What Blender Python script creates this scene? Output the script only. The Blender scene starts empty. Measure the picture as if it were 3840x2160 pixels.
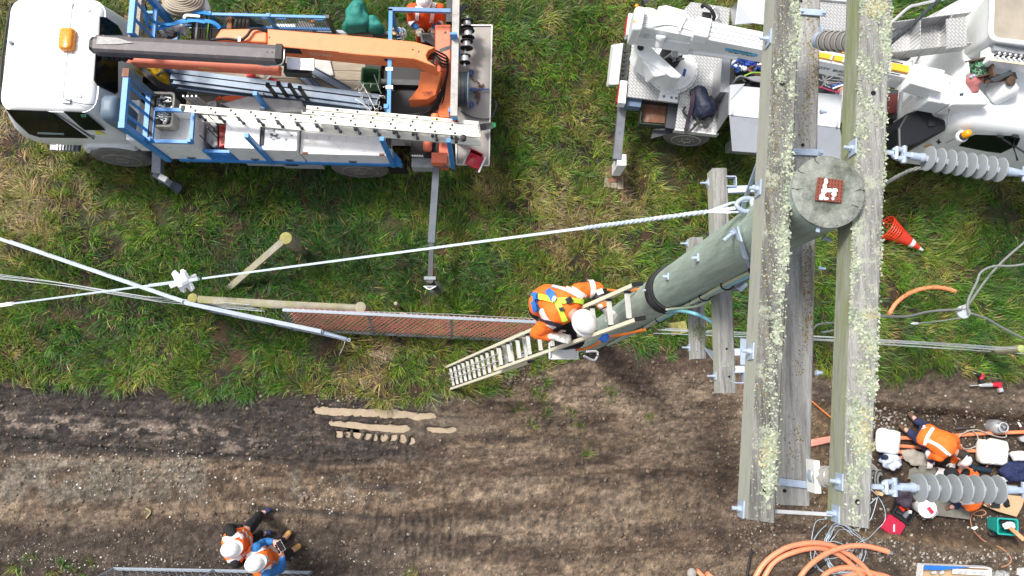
import bpy, bmesh, math, random
import numpy as np
from mathutils import Vector, Matrix, Quaternion
random.seed(7); RNG = np.random.default_rng(11)
SC = bpy.context.scene; COL = SC.collection
V = Vector
# ---------------------------------------------------------------- camera, sky, sun, exposure
CAM_H = 12.7
cd = bpy.data.cameras.new('camera'); cam = bpy.data.objects.new('camera', cd); COL.objects.link(cam)
cam.location = (0, 0, CAM_H); cam.rotation_euler = (math.radians(7.85), math.radians(-1.37), 0)
cd.sensor_width = 36; cd.lens = 36*2900/3840; cd.clip_start = 0.1; cd.clip_end = 3000
SC.camera = cam
SUN_EL, SUN_AZ = math.radians(58), math.radians(-50)       # azimuth clockwise from +Y
wd = bpy.data.worlds.new("World"); SC.world = wd; wd.use_nodes = True
nt = wd.node_tree; nt.nodes.clear()
sky = nt.nodes.new('ShaderNodeTexSky'); sky.sky_type = 'NISHITA'; sky.sun_disc = False
sky.sun_elevation = SUN_EL; sky.sun_rotation = SUN_AZ; sky.air_density = 1.0; sky.dust_density = 4.0; sky.ozone_density = 0.6
hs = nt.nodes.new('ShaderNodeHueSaturation'); hs.inputs['Saturation'].default_value = 0.42
bg = nt.nodes.new('ShaderNodeBackground'); bg.inputs['Strength'].default_value = 0.075
wo = nt.nodes.new('ShaderNodeOutputWorld')
nt.links.new(sky.outputs[0], hs.inputs['Color']); nt.links.new(hs.outputs[0], bg.inputs[0]); nt.links.new(bg.outputs[0], wo.inputs[0])
sl = bpy.data.lights.new('sun', 'SUN'); sl.energy = 1.5; sl.angle = math.radians(11); sl.color = (1, .96, .9)
so = bpy.data.objects.new('sun', sl); COL.objects.link(so)
sd = V((math.sin(SUN_AZ)*math.cos(SUN_EL), math.cos(SUN_AZ)*math.cos(SUN_EL), math.sin(SUN_EL)))
so.rotation_euler = sd.to_track_quat('Z', 'Y').to_euler()
SC.view_settings.view_transform = 'Standard'; SC.view_settings.look = 'None'
SC.view_settings.exposure = 1.4; SC.view_settings.gamma = 1; SC.view_settings.use_curve_mapping = False
# ---------------------------------------------------------------- surveying: from the photo's pixels (3840 x 2160) to places at a known height
CR = cam.rotation_euler.to_matrix(); FP = 2900.0
def ray(u, v): return CR @ V(((u-1920)/FP, -(v-1080)/FP, -1.0))
def P(u, v, z=0.0):
    d = ray(u, v); t = (z-CAM_H)/d.z
    return V((d.x*t, d.y*t, z))
def onplane(u, v, p0, n):
    d = ray(u, v); o = V((0, 0, CAM_H)); n = V(n)
    return o + d*((V(p0)-o).dot(n)/d.dot(n))
# ---------------------------------------------------------------- materials
MATS = {}
def mat(name, col, rough=.6, metal=0., var=.12, scale=7., dirt=None, damt=.35, dscale=3., bump=0., bscale=60., stretch=None, alpha=1., trans=0., emit=None):
    if name in MATS: return MATS[name]
    m = bpy.data.materials.new(name); m.use_nodes = True; n = m.node_tree.nodes; L = m.node_tree.links
    b = n['Principled BSDF']; b.inputs['Roughness'].default_value = rough; b.inputs['Metallic'].default_value = metal
    tc = n.new('ShaderNodeTexCoord'); mp = n.new('ShaderNodeMapping'); L.new(tc.outputs['Object'], mp.inputs[0])
    if stretch: mp.inputs['Scale'].default_value = stretch
    nz = n.new('ShaderNodeTexNoise'); nz.inputs['Scale'].default_value = scale; nz.inputs['Detail'].default_value = 6; nz.inputs['Roughness'].default_value = .65
    L.new(mp.outputs[0], nz.inputs['Vector'])
    mr = n.new('ShaderNodeMapRange'); mr.inputs[1].default_value = .25; mr.inputs[2].default_value = .75
    mr.inputs[3].default_value = 1-var; mr.inputs[4].default_value = 1+var; L.new(nz.outputs[0], mr.inputs[0])
    mx = n.new('ShaderNodeMix'); mx.data_type = 'RGBA'; mx.blend_type = 'MULTIPLY'; mx.inputs[0].default_value = 1
    mx.inputs[6].default_value = (*col, 1); L.new(mr.outputs[0], mx.inputs[7]); out = mx.outputs[2]
    if dirt:
        n2 = n.new('ShaderNodeTexNoise'); n2.inputs['Scale'].default_value = dscale; n2.inputs['Detail'].default_value = 9; n2.inputs['Roughness'].default_value = .75
        L.new(mp.outputs[0], n2.inputs['Vector'])
        r2 = n.new('ShaderNodeMapRange'); r2.inputs[1].default_value = .62-damt*.3; r2.inputs[2].default_value = .8-damt*.25; r2.inputs[4].default_value = min(1, .35+damt)
        L.new(n2.outputs[0], r2.inputs[0])
        m2 = n.new('ShaderNodeMix'); m2.data_type = 'RGBA'; L.new(r2.outputs[0], m2.inputs[0]); L.new(out, m2.inputs[6]); m2.inputs[7].default_value = (*dirt, 1); out = m2.outputs[2]
    L.new(out, b.inputs['Base Color'])
    if bump:
        n3 = n.new('ShaderNodeTexNoise'); n3.inputs['Scale'].default_value = bscale; n3.inputs['Detail'].default_value = 4; L.new(mp.outputs[0], n3.inputs['Vector'])
        bp = n.new('ShaderNodeBump'); bp.inputs['Strength'].default_value = bump; bp.inputs['Distance'].default_value = .01
        L.new(n3.outputs[0], bp.inputs['Height']); L.new(bp.outputs[0], b.inputs['Normal'])
    if alpha < 1: b.inputs['Alpha'].default_value = alpha
    if trans: b.inputs['Transmission Weight'].default_value = trans
    MATS[name] = m; return m
GRIME = (.16, .13, .10)
white = mat('white_paint', (.78, .79, .80), .35, dirt=(.45, .43, .38), damt=.12, dscale=5, var=.04)
whitedirty = mat('worn_white_paint', (.82, .82, .82), .45, dirt=(.22, .19, .15), damt=.22, dscale=6, var=.07)
offwhite = mat('white_plastic', (.8, .8, .79), .45, var=.04)
blue = mat('blue_paint', (.045, .25, .62), .45, dirt=(.10, .13, .18), damt=.25, dscale=7, var=.18)
orange = mat('orange_crane_paint', (.88, .23, .075), .5, dirt=(.30, .08, .03), damt=.2, dscale=6, var=.08)
redorange = mat('faded_red_crane_paint', (.78, .19, .10), .55, dirt=(.2, .07, .04), damt=.25, dscale=8, var=.1)
greybrown = mat('worn_dark_steel', (.115, .10, .105), .55, dirt=(.30, .29, .28), damt=.22, dscale=5, var=.2)
galv = mat('galvanised_steel', (.42, .50, .62), .42, metal=.25, var=.14, scale=14, dirt=(.3, .35, .42), damt=.2, dscale=12)
galvbeam = mat('painted_steel_channel', (.13, .175, .24), .45, metal=.2, var=.2, scale=9, dirt=(.33, .34, .33), damt=.2)
alu = mat('aluminium', (.56, .57, .58), .42, metal=.45, var=.1, scale=12, dirt=(.3, .29, .27), damt=.2, dscale=5)
black = mat('black_rubber', (.012, .012, .014), .6, var=.3)
darksteel = mat('dark_steel', (.045, .047, .052), .5, metal=.3, var=.3, dirt=GRIME, damt=.2)
greysteel = mat('grey_steel', (.20, .22, .25), .5, metal=.3, var=.2, dirt=GRIME, damt=.2)
rust = mat('rusty_steel', (.22, .10, .06), .8, var=.3, dirt=(.35, .28, .22), damt=.4, dscale=9)
tyre = mat('muddy_tyre', (.13, .125, .12), .85, var=.25, dirt=(.22, .19, .16), damt=.5, dscale=9)
rimm = mat('grey_wheel_rim', (.30, .29, .28), .6, var=.2, dirt=(.2, .15, .11), damt=.4, dscale=12)
glass = mat('dark_window_glass', (.006, .009, .010), .12, var=.5, scale=2); glass.node_tree.nodes['Principled BSDF'].inputs['Specular IOR Level'].default_value = .12
galvdull = mat('dull_galvanised_pipe', (.25, .29, .34), .5, metal=.25, var=.15, scale=14)
timber = mat('weathered_timber', (.34, .29, .22), .8, var=.25, scale=4, stretch=(1, 12, 12), dirt=(.16, .11, .07), damt=.35, dscale=3, bump=.3, bscale=30)
amber = mat('amber_lens', (.75, .26, .02), .2, var=.25, scale=30)
hivis = mat('hivis_orange_cloth', (.93, .16, .015), .75, var=.1, scale=20)
silver = mat('reflective_tape', (.72, .70, .70), .5, var=.08)
navy = mat('navy_cloth', (.018, .025, .075), .85, var=.25)
blackcloth = mat('black_cloth', (.010, .010, .013), .9, var=.3)
royal = mat('blue_jacket_cloth', (.02, .14, .38), .75, var=.2, scale=15)
skin = mat('skin', (.55, .30, .22), .55, var=.1)
glovew = mat('white_leather_glove', (.72, .70, .66), .7, var=.12, scale=25)
lime = mat('lime_webbing', (.55, .85, .06), .6, var=.1)
conduit = mat('orange_conduit', (.85, .26, .12), .45, var=.1, scale=10, dirt=(.55, .25, .15), damt=.25)
# ---------------------------------------------------------------- mesh builder
W = {}
def basis(d, up=(0, 0, 1)):
    d = V(d).normalized(); up = V(up)
    if abs(d.dot(up.normalized())) > .985: up = V((0, 1, 0)) if abs(d.y) < .9 else V((1, 0, 0))
    s = d.cross(up).normalized(); return d, s, s.cross(d).normalized()
class MB:
    def __init__(s): s.v = []; s.f = []
    def add(s, vs, fs):
        o = len(s.v); s.v += [tuple(p) for p in vs]; s.f += [tuple(i+o for i in f) for f in fs]; return s
    def hexa(s, b, t):
        return s.add(list(b)+list(t), [(3, 2, 1, 0), (4, 5, 6, 7), (0, 1, 5, 4), (1, 2, 6, 5), (2, 3, 7, 6), (3, 0, 4, 7)])
    def box(s, c, size, rz=0., M=None):
        x, y, z = size[0]/2, size[1]/2, size[2]/2; R = M or Matrix.Rotation(rz, 3, 'Z'); c = V(c)
        q = [c+R@V(p) for p in ((-x, -y, -z), (x, -y, -z), (x, y, -z), (-x, y, -z), (-x, -y, z), (x, -y, z), (x, y, z), (-x, y, z))]
        return s.hexa(q[:4], q[4:])
    def beam(s, p0, p1, w, h, up=(0, 0, 1), w1=None, h1=None):
        p0, p1 = V(p0), V(p1); d, a, u = basis(p1-p0, up); w1 = w if w1 is None else w1; h1 = h if h1 is None else h1
        r = lambda p, w, h: [p-a*w/2-u*h/2, p+a*w/2-u*h/2, p+a*w/2+u*h/2, p-a*w/2+u*h/2]
        return s.hexa(r(p0, w, h), r(p1, w1, h1))
    def rings(s, R, cap=True, closed=False):
        n = len(R[0]); vs = [p for r in R for p in r]; fs = []
        m = len(R)
        for i in range(m if closed else m-1):
            a, b = i*n, ((i+1) % m)*n
            fs += [(a+j, a+(j+1) % n, b+(j+1) % n, b+j) for j in range(n)]
        if cap and not closed: fs += [tuple(reversed(range(n))), tuple(range((m-1)*n, m*n))]
        return s.add(vs, fs)
    def tube(s, pts, r, n=8, closed=False, cap=True):
        pts = [V(p) for p in pts]; m = len(pts); R = []; prev = None
        for i, p in enumerate(pts):
            d = (pts[(i+1) % m]-pts[i-1]) if closed else (pts[min(i+1, m-1)]-pts[max(i-1, 0)])
            if d.length < 1e-9: d = V((0, 0, 1))
            d.normalize()
            if prev is None: _, a, u = basis(d)
            else:
                a = prev-d*prev.dot(d)
                if a.length < 1e-6: _, a, u = basis(d)
                a.normalize(); u = d.cross(a)
            prev = a; rr = r[i] if hasattr(r, '__len__') else r
            R.append([p+a*rr*math.cos(2*math.pi*k/n)+u*rr*math.sin(2*math.pi*k/n) for k in range(n)])
        return s.rings(R, cap, closed)
    def lathe(s, p0, axis, prof, n=16, cap=True):
        d, a, u = basis(axis); p0 = V(p0)
        return s.rings([[p0+d*t+(a*math.cos(2*math.pi*k/n)+u*math.sin(2*math.pi*k/n))*max(r, 1e-4) for k in range(n)] for t, r in prof], cap)
    def prism(s, poly, vec):
        poly = [V(p) for p in poly]; vec = V(vec); n = len(poly)
        return s.add(poly+[p+vec for p in poly], [tuple(range(n)), tuple(reversed(range(n, 2*n)))]+[(j, (j+1) % n, n+(j+1) % n, n+j) for j in range(n)])
    def ell(s, c, r, n=12, m=8, M=None):
        c = V(c); r = (r, r, r) if not hasattr(r, '__len__') else r; M = M or Matrix.Identity(3)
        return s.rings([[c+M@V((r[0]*math.sin(t)*math.cos(p), r[1]*math.sin(t)*math.sin(p), r[2]*math.cos(t))) for p in [2*math.pi*k/n for k in range(n)]]
                        for t in [max(.02, min(math.pi-.02, math.pi*i/m)) for i in range(m+1)]])
    def cap(s, p0, r0, p1, r1, n=10):
        p0, p1 = V(p0), V(p1); d, a, u = basis(p1-p0); L = (p1-p0).length; pr = []
        for i in range(4): t = math.pi/2*(1-i/3.); pr.append((-r0*math.sin(t), r0*math.cos(t)))
        for i in range(4): t = math.pi/2*(i/3.); pr.append((L+r1*math.sin(t), r1*math.cos(t)))
        return s.lathe(p0, d, pr, n)
    def ribbon(s, pts, nrm, w, th):
        pts = [V(p) for p in pts]; R = []; m = len(pts)
        for i, p in enumerate(pts):
            d = (pts[min(i+1, m-1)]-pts[max(i-1, 0)]).normalized(); n = V(nrm[i] if isinstance(nrm, list) else nrm)
            n = (n-d*n.dot(d)).normalized(); a = d.cross(n)
            R.append([p-a*w/2, p+a*w/2, p+a*w/2+n*th, p-a*w/2+n*th])
        return s.rings(R)
    def mesh(s, name, M, m, smooth):
        me = bpy.data.meshes.new(name)
        if M is not None:
            Mi = M.inverted(); vs = [Mi@V(p) for p in s.v]
        else: vs = s.v
        me.from_pydata(vs, [], s.f); bm = bmesh.new(); bm.from_mesh(me); bmesh.ops.recalc_face_normals(bm, faces=bm.faces); bm.to_mesh(me); bm.free()
        if smooth:
            me.shade_smooth(); me.set_sharp_from_angle(angle=math.radians(smooth if smooth > 1 else 40))
        if m: me.materials.append(m)
        return me
    def build(s, name, m, parent=None, smooth=0, **props):
        M = W[parent.name] if parent else None
        if not parent:                                     # a thing of one mesh: its origin at its base
            xs = np.array(s.v); c = (xs.min(0)+xs.max(0))/2; M = Matrix.Translation((c[0], c[1], xs[:, 2].min()))
        o = bpy.data.objects.new(name, s.mesh(name, M, m, smooth)); COL.objects.link(o); W[o.name] = M
        if parent: o.parent = parent
        else: o.matrix_world = M
        for k, x in props.items(): o[k] = x
        return o
def thing(name, label, cat, loc, rz=0., group=None):
    o = bpy.data.objects.new(name, None); o.empty_display_size = .2; COL.objects.link(o)
    M = Matrix.Translation(V(loc)) @ Matrix.Rotation(rz, 4, 'Z'); o.location = V(loc); o.rotation_euler = (0, 0, rz); W[o.name] = M
    o['label'] = label; o['category'] = cat
    if group: o['group'] = group
    return o
def one(mb, name, m, label, cat, group=None, smooth=0):
    o = mb.build(name, m, None, smooth); o['label'] = label; o['category'] = cat
    if group: o['group'] = group
    return o
def mod(o, t, **k):
    m = o.modifiers.new(t.lower(), t)
    for a, b in k.items(): setattr(m, a, b)
    return o
TEXN = {}
def crumple(o, strength, size, sub=0):
    if sub: mod(o, 'SUBSURF', levels=sub, render_levels=sub, subdivision_type='SIMPLE')
    if size not in TEXN:
        t = bpy.data.textures.new('folds', 'CLOUDS'); t.noise_scale = size; t.noise_depth = 2; TEXN[size] = t
    return mod(o, 'DISPLACE', texture=TEXN[size], strength=strength, mid_level=.5, texture_coords='LOCAL')
def text(s, name, m, parent, p, xdir, up, size, ext=.002):
    c = bpy.data.curves.new(name, 'FONT'); c.body = s; c.size = size; c.extrude = ext; c.materials.append(m)
    t0 = bpy.data.objects.new(name, c); me = bpy.data.meshes.new_from_object(t0); bpy.data.objects.remove(t0)
    o = bpy.data.objects.new(name, me); COL.objects.link(o)
    x = V(xdir).normalized(); y = V(up); y = (y-x*y.dot(x)).normalized(); z = x.cross(y)
    Mw = Matrix.Translation(V(p)) @ Matrix((x, y, z)).transposed().to_4x4()
    o.parent = parent; o.matrix_local = W[parent.name].inverted() @ Mw; return o
def arc(pts, n=8):                                         # smooth curve through points (Catmull-Rom)
    pts = [V(p) for p in pts]; out = []; q = [2*pts[0]-pts[1]]+pts+[2*pts[-1]-pts[-2]]
    for i in range(1, len(q)-2):
        for k in range(n):
            t = k/n; a, b, c, d = q[i-1:i+3]
            out.append(.5*((2*b)+(c-a)*t+(2*a-5*b+4*c-d)*t*t+(3*b-a-3*c+d)*t**3))
    return out+[pts[-1]]
# ---------------------------------------------------------------- noise on arrays
TAB = RNG.random((256, 256))
def vn(x, y, sd=0):
    x = np.asarray(x)+sd*17.3; y = np.asarray(y)+sd*9.1
    xi = np.floor(x).astype(int); yi = np.floor(y).astype(int); fx = x-xi; fy = y-yi; fx = fx*fx*(3-2*fx); fy = fy*fy*(3-2*fy)
    g = lambda a, b: TAB[a & 255, b & 255]
    return (g(xi, yi)*(1-fx)+g(xi+1, yi)*fx)*(1-fy)+(g(xi, yi+1)*(1-fx)+g(xi+1, yi+1)*fx)*fy
def fbm(x, y, s, o=4, sd=0):
    r = 0; a = .5; t = 0
    for i in range(o): r = r+a*vn(x*s, y*s, sd+i*3); t += a; a *= .55; s *= 2.03
    return r/t
def pl(pts): a = np.array([P(u, v)[:2] for u, v in pts]); return a[:, 0], a[:, 1]
# ---------------------------------------------------------------- ground
EDGE = pl([(-900, 1440), (0, 1440), (300, 1445), (700, 1482), (1000, 1478), (1250, 1492), (1480, 1502), (1700, 1490), (1830, 1478), (1960, 1420), (2120, 1345), (2300, 1300), (2560, 1290), (2780, 1300), (2960, 1390), (3330, 1408), (3600, 1415), (3840, 1440), (4500, 1450)])
def edge(x): return np.interp(x, *EDGE)
PIT_T = pl([(3020, 1500), (3320, 1505), (3500, 1530), (3840, 1555), (4500, 1570)])
PIT_B = pl([(3020, 1990), (3200, 2020), (3400, 2040), (3840, 2075), (4500, 2090)])
PITZ = -.28
def smooth(a, b, x): t = np.clip((x-a)/(b-a), 0, 1); return t*t*(3-2*t)
RUTS = [  # px polyline, half width, depth, tread period (0 = none)
    ([(-300, 1445), (0, 1462), (500, 1482), (960, 1522), (1400, 1545), (1800, 1578)], .035, -.035, 0),
    ([(-300, 1490), (0, 1495), (350, 1495), (560, 1520), (900, 1548)], .10, -.03, .062),
    ([(-300, 1530), (0, 1530), (250, 1545), (500, 1568)], .09, -.03, .062),
    ([(330, 1545), (640, 1560), (960, 1575)], .05, .03, 0),
    ([(-200, 1575), (150, 1585), (400, 1600), (700, 1622), (960, 1668)], .09, .03, .09),
    ([(-300, 1620), (0, 1642), (300, 1682), (600, 1703), (960, 1722), (1180, 1742), (1450, 1728)], .06, -.055, 0),
    ([(1150, 1536), (1300, 1546), (1560, 1558), (1650, 1562)], .085, -.115, 0),
    ([(1205, 1588), (1420, 1606), (1560, 1606)], .075, -.105, 0),
    ([(1570, 1604), (1640, 1612), (1735, 1612)], .07, -.11, 0),
    ([(1225, 1618), (1400, 1640), (1580, 1655)], .085, -.11, .15),
    ([(1050, 1690), (1300, 1700), (1600, 1700)], .10, -.02, .1),
    ([(1180, 1785), (1320, 1802), (1430, 1835), (1540, 1815)], .06, -.05, 0),
    ([(1350, 1962), (1600, 1958), (1900, 1948), (2200, 1945)], .11, -.04, .115),
    ([(1450, 2010), (1800, 2025), (2150, 2045)], .11, -.04, .115),
    ([(1350, 2060), (1700, 2075), (2300, 2105)], .10, -.035, .115), ([(1900, 1560), (2150, 1590), (2350, 1640)], .10, -.035, .115), ([(1750, 1690), (2050, 1700), (2420, 1690)], .09, -.03, .115), ([(1900, 1790), (2250, 1800), (2550, 1790)], .10, -.03, .115), ([(2050, 1990), (2450, 1985), (2750, 1960)], .10, -.03, .115),
    ([(1780, 1640), (1950, 1650), (2200, 1655)], .10, -.025, .12),
    ([(1850, 1735), (2100, 1745), (2300, 1735)], .10, -.03, .12),
    ([(900, 1905), (1200, 1925), (1500, 1950)], .05, -.03, 0),
    ([(1900, 1850), (2150, 1870), (2450, 1880)], .10, -.025, .12)]
def rut_fields(X, Y):
    h = np.zeros_like(X); wet = np.zeros_like(X)
    for pts, hw, dp, per in RUTS:
        rx_, ry_ = pl(pts); yl = np.interp(X, rx_, ry_)+.02*(vn(X*3, X*0+.5, int(hw*900))-.5)
        d = np.abs(Y-yl)/hw/(.55+.9*fbm(X, Y, 6, 3, int(hw*700)+3)); m = np.clip(1-d**2, 0, 1)*(.75+.5*vn(X*9, Y*9, 2))*smooth(rx_[0], rx_[0]+.2, X)*(1-smooth(rx_[-1]-.2, rx_[-1], X))
        if per:
            ph = (X+np.abs(Y-yl)*(.7 if per < .07 else .15)+.16*(fbm(X, Y, 4, 3, 17)-.5)*(per > .12)+.03*(fbm(X, Y, 9, 2, 18)-.5)*(per > .07))/per; m = (m*(.45+.55*np.clip(2.2*np.sin(ph*2*math.pi)+1.2, -1, 1))*(.72+.5*fbm(X, Y, 7, 3, 91)) if per > .12 else m*(.55+.45*np.sin(ph*2*math.pi)*np.clip(1.4-d, 0, 1))) if dp < 0 else m*(.6+.8*(vn(X/per, Y/per*1.5, 4)-.3))
        h += dp*m; wet = np.maximum(wet, np.clip(m, 0, 1)*(1 if dp < 0 else .2))
    # cleat tracks that cross the picture vertically by the pole
    for u in (2330, 2420, 2480, 2640):
        a, b = P(u, 1640), P(u-15, 2080); xl = np.interp(Y, [b.y, a.y], [b.x, a.x]); d = np.abs(X-xl)/.045
        m = np.clip(1-d**2, 0, 1)*smooth(b.y, b.y+.3, Y)*(1-smooth(a.y-.3, a.y, Y)); h -= .03*m*vn(Y*7, X*3, 5); wet = np.maximum(wet, m*.35)
    return h, wet
def zone(X, Y):
    e = edge(X); g = smooth(-.10, .12, Y-e+.34*(fbm(X, Y, 2.4, 3, 3)-.5)+.16*(fbm(X, Y, 9, 2, 5)-.5))
    xp = P(3260, 1700).x
    pit = smooth(-.03, .13, np.interp(X, *PIT_T)-Y+.10*(fbm(X, Y, 4, 3, 9)-.5))*smooth(-.03, .16, Y-np.interp(X, *PIT_B)+.10*(fbm(X, Y, 4, 3, 8)-.5))*smooth(P(2950, 1700).x, xp, X)
    return e, g, pit
def height(X, Y):
    e, g, pit = zone(X, Y); rh, wet = rut_fields(X, Y); mud = 1-g
    h = g*(.035*(fbm(X, Y, 2, 3, 1)-.5)+.01)+mud*(-.03+.04*(fbm(X, Y, 3, 3, 2)-.5)+.085*(fbm(X, Y, 9, 3, 6)-.5)+.03*(fbm(X*.35, Y*2.2, 5, 3, 12)-.5))
    h = h+mud*rh+pit*(PITZ+.05*(fbm(X, Y, 7, 3, 7)-.5))
    return h
def ground_z(x, y): return float(height(np.array([x]), np.array([y]))[0])
def axis_lines(a, b, step, far):
    mid = np.arange(a, b+step/2, step); out = []; d = step; x = b
    while x < far: d *= 1.5; x += d; out.append(x)
    inn = []; d = step; x = a
    while x > -far: d *= 1.5; x -= d; inn.append(x)
    return np.concatenate([np.array(inn[::-1]), mid, np.array(out)])
def refine(g, a, b, step): return np.concatenate([g[g < a], np.arange(a, b, step), g[g >= b]])
gx = refine(axis_lines(-9.5, 10.5, .034, 900), -8.6, -.6, .019); gy = refine(axis_lines(-3.6, 8.2, .034, 900), -1.25, .25, .017)
GX, GY = np.meshgrid(gx, gy); GZ = height(GX, GY)
ny, nx = GX.shape
def np_mesh(name, verts, loops_n, loops_v, cols=None, m=None):
    me = bpy.data.meshes.new(name); nv = len(verts)
    me.vertices.add(nv); me.vertices.foreach_set('co', verts.astype(np.float32).ravel())
    me.loops.add(len(loops_v)); me.loops.foreach_set('vertex_index', loops_v.astype(np.int32))
    me.polygons.add(len(loops_n)); st = np.concatenate([[0], np.cumsum(loops_n)[:-1]]).astype(np.int32)
    me.polygons.foreach_set('loop_start', st); me.update(calc_edges=True)
    if cols is not None:
        at = me.attributes.new('tint', 'FLOAT_COLOR', 'POINT'); at.data.foreach_set('color', cols.astype(np.float32).ravel())
    if m: me.materials.append(m)
    return me
ii = np.arange(ny*nx).reshape(ny, nx)
quads = np.stack([ii[:-1, :-1], ii[:-1, 1:], ii[1:, 1:], ii[1:, :-1]], -1).reshape(-1, 4)
def mixc(c, col, w): return c*(1-w[..., None])+np.array(col)*w[..., None]
e_, g_, pit_ = zone(GX, GY); rh_, wet_ = rut_fields(GX, GY)
n1 = fbm(GX, GY, 1.3, 4, 21); n2 = fbm(GX, GY, 6, 4, 22); n3 = fbm(GX, GY, 17, 3, 23)
col = np.ones(GX.shape+(3,))*np.array((.185, .132, .088))
nst = fbm(GX*.45, GY*2.6, 2.2, 4, 31); col = mixc(col, (.26, .195, .138), smooth(.42, .62, n1)*.8); col = mixc(col, (.085, .056, .038), smooth(.50, .64, nst)*.85)
yy = lambda v: P(1850, v).y
left = 1-smooth(P(1300, 1600).x, P(1900, 1600).x, GX)
strip = smooth(yy(1745), yy(1690), GY+.02*(GX+4))*left                         # the churned wet strip along the grass
col = mixc(col, (.036, .029, .026), np.clip(strip*(.80+.9*(n2-.3)), 0, 1)); n6 = fbm(GX*.7, GY*1.6, 9, 4, 71); rx5, ry5 = pl(RUTS[4][0]); rid = np.exp(-((GY-np.interp(GX, rx5, ry5))/.13)**2)*smooth(rx5[0], rx5[0]+.4, GX)*(1-smooth(rx5[-1]-.3, rx5[-1]+.3, GX)); col = mixc(col, (.27, .215, .175), np.clip(rid*smooth(.48, .6, n6)*1.2, 0, 1)); col = mixc(col, (.17, .13, .105), strip*smooth(.56, .66, n6)*.5)
grav = left*smooth(yy(1900), yy(1850), GY)*(1-smooth(yy(1745), yy(1700), GY))
col = mixc(col, (.165, .140, .108), np.clip(grav*1.0*smooth(.35, .6, n1+.25*(n2-.5)), 0, 1))
low = left*(1-smooth(yy(2010), yy(1900), GY)); col = mixc(col, (.050, .038, .031), low*.85)
px_, py_ = P(2480, 1340)[:2]; nearpole = np.exp(-(((GX-px_)/1.3)**2+((GY-py_)/.42)**2)); col = mixc(col, (.085, .055, .040), np.clip(nearpole*1.1*(.5+n2), 0, 1))
px_, py_ = P(2700, 1700)[:2]; np2 = np.exp(-(((GX-px_)/.35)**2+((GY-py_)/1.1)**2)); col = mixc(col, (.085, .055, .038), np.clip(np2*(.3+n2*1.2), 0, 1))
rightz = smooth(P(2950, 1700).x, P(3150, 1700).x, GX); col = mixc(col, (.10, .075, .055), rightz*.75)
bank = pit_*(1-pit_)*4; col = mixc(col, (.17, .115, .065), np.clip(bank, 0, 1)); col = mixc(col, (.072, .048, .033), smooth(.6, 1, pit_)*.85)
col = mixc(col, (.04, .033, .03), np.clip(wet_*.8*(.62+.38*left), 0, 1)); col = col*(.52+.95*n3)[..., None]*(.58+.84*n2)[..., None]*1.08
soil = np.ones(GX.shape+(3,))*np.array((.028, .022, .012)); soil = mixc(soil, (.070, .036, .018), smooth(.45, .6, n2)); soil = mixc(soil, (.05, .07, .02), smooth(.5, .62, n1)*.6)  # soil colour darkened to deepen the shade between the blades
far = smooth(9, 14, np.maximum(np.abs(GX), np.abs(GY-2))); soil = mixc(soil, (.085, .11, .03), far)
gcol = g_[..., None]; col = col*(1-gcol)+soil*gcol
n7 = fbm(GX, GY, 24, 3, 81); n8 = fbm(GX*.5, GY*1.7, 15, 3, 82); mot = (.74+.38*smooth(.40, .60, n7))*(.74+.4*smooth(.42, .58, n8)); mot = mot*(1-gcol[..., 0])+gcol[..., 0]; col = col*mot[..., None]
pm = lambda u, v, a, b: np.exp(-((GX-P(u, v).x)/a)**2-((GY-P(u, v).y)/b)**2); slick = np.clip(pm(1700, 1590, .55, .16)+pm(1450, 1625, .7, .10)*.8, 0, 1)*(1-gcol[..., 0]); col = mixc(col, (.185, .145, .110), slick*.7)
rgba = np.concatenate([col, np.clip(.95-.35*wet_-.25*strip*n2, .35, 1)[..., None]], -1).reshape(-1, 4)
def ground_mat():
    m = bpy.data.materials.new('ground_soil'); m.use_nodes = True; n = m.node_tree.nodes; L = m.node_tree.links; b = n['Principled BSDF']
    at = n.new('ShaderNodeAttribute'); at.attribute_name = 'tint'; tc = n.new('ShaderNodeTexCoord')
    nz = n.new('ShaderNodeTexNoise'); nz.inputs['Scale'].default_value = 28; nz.inputs['Detail'].default_value = 8; nz.inputs['Roughness'].default_value = .75; L.new(tc.outputs['Object'], nz.inputs['Vector'])
    mr = n.new('ShaderNodeMapRange'); mr.inputs[1].default_value = .3; mr.inputs[2].default_value = .72; mr.inputs[3].default_value = .45; mr.inputs[4].default_value = 1.6; L.new(nz.outputs[0], mr.inputs[0])
    mx = n.new('ShaderNodeMix'); mx.data_type = 'RGBA'; mx.blend_type = 'MULTIPLY'; mx.inputs[0].default_value = 1; L.new(at.outputs['Color'], mx.inputs[6]); L.new(mr.outputs[0], mx.inputs[7])
    L.new(mx.outputs[2], b.inputs['Base Color']); L.new(at.outputs['Alpha'], b.inputs['Roughness'])
    n3_ = n.new('ShaderNodeTexNoise'); n3_.inputs['Scale'].default_value = 55; n3_.inputs['Detail'].default_value = 6; L.new(tc.outputs['Object'], n3_.inputs['Vector'])
    bp = n.new('ShaderNodeBump'); bp.inputs['Strength'].default_value = 1; bp.inputs['Distance'].default_value = .045; L.new(n3_.outputs[0], bp.inputs['Height']); L.new(bp.outputs[0], b.inputs['Normal'])
    return m
me = np_mesh('ground', np.stack([GX, GY, GZ], -1).reshape(-1, 3), np.full(len(quads), 4), quads.ravel(), rgba, ground_mat()); me.shade_smooth()
gr = bpy.data.objects.new('ground', me); COL.objects.link(gr); gr['kind'] = 'structure'; gr['label'] = 'muddy farm track with rough grass verge'
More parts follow.
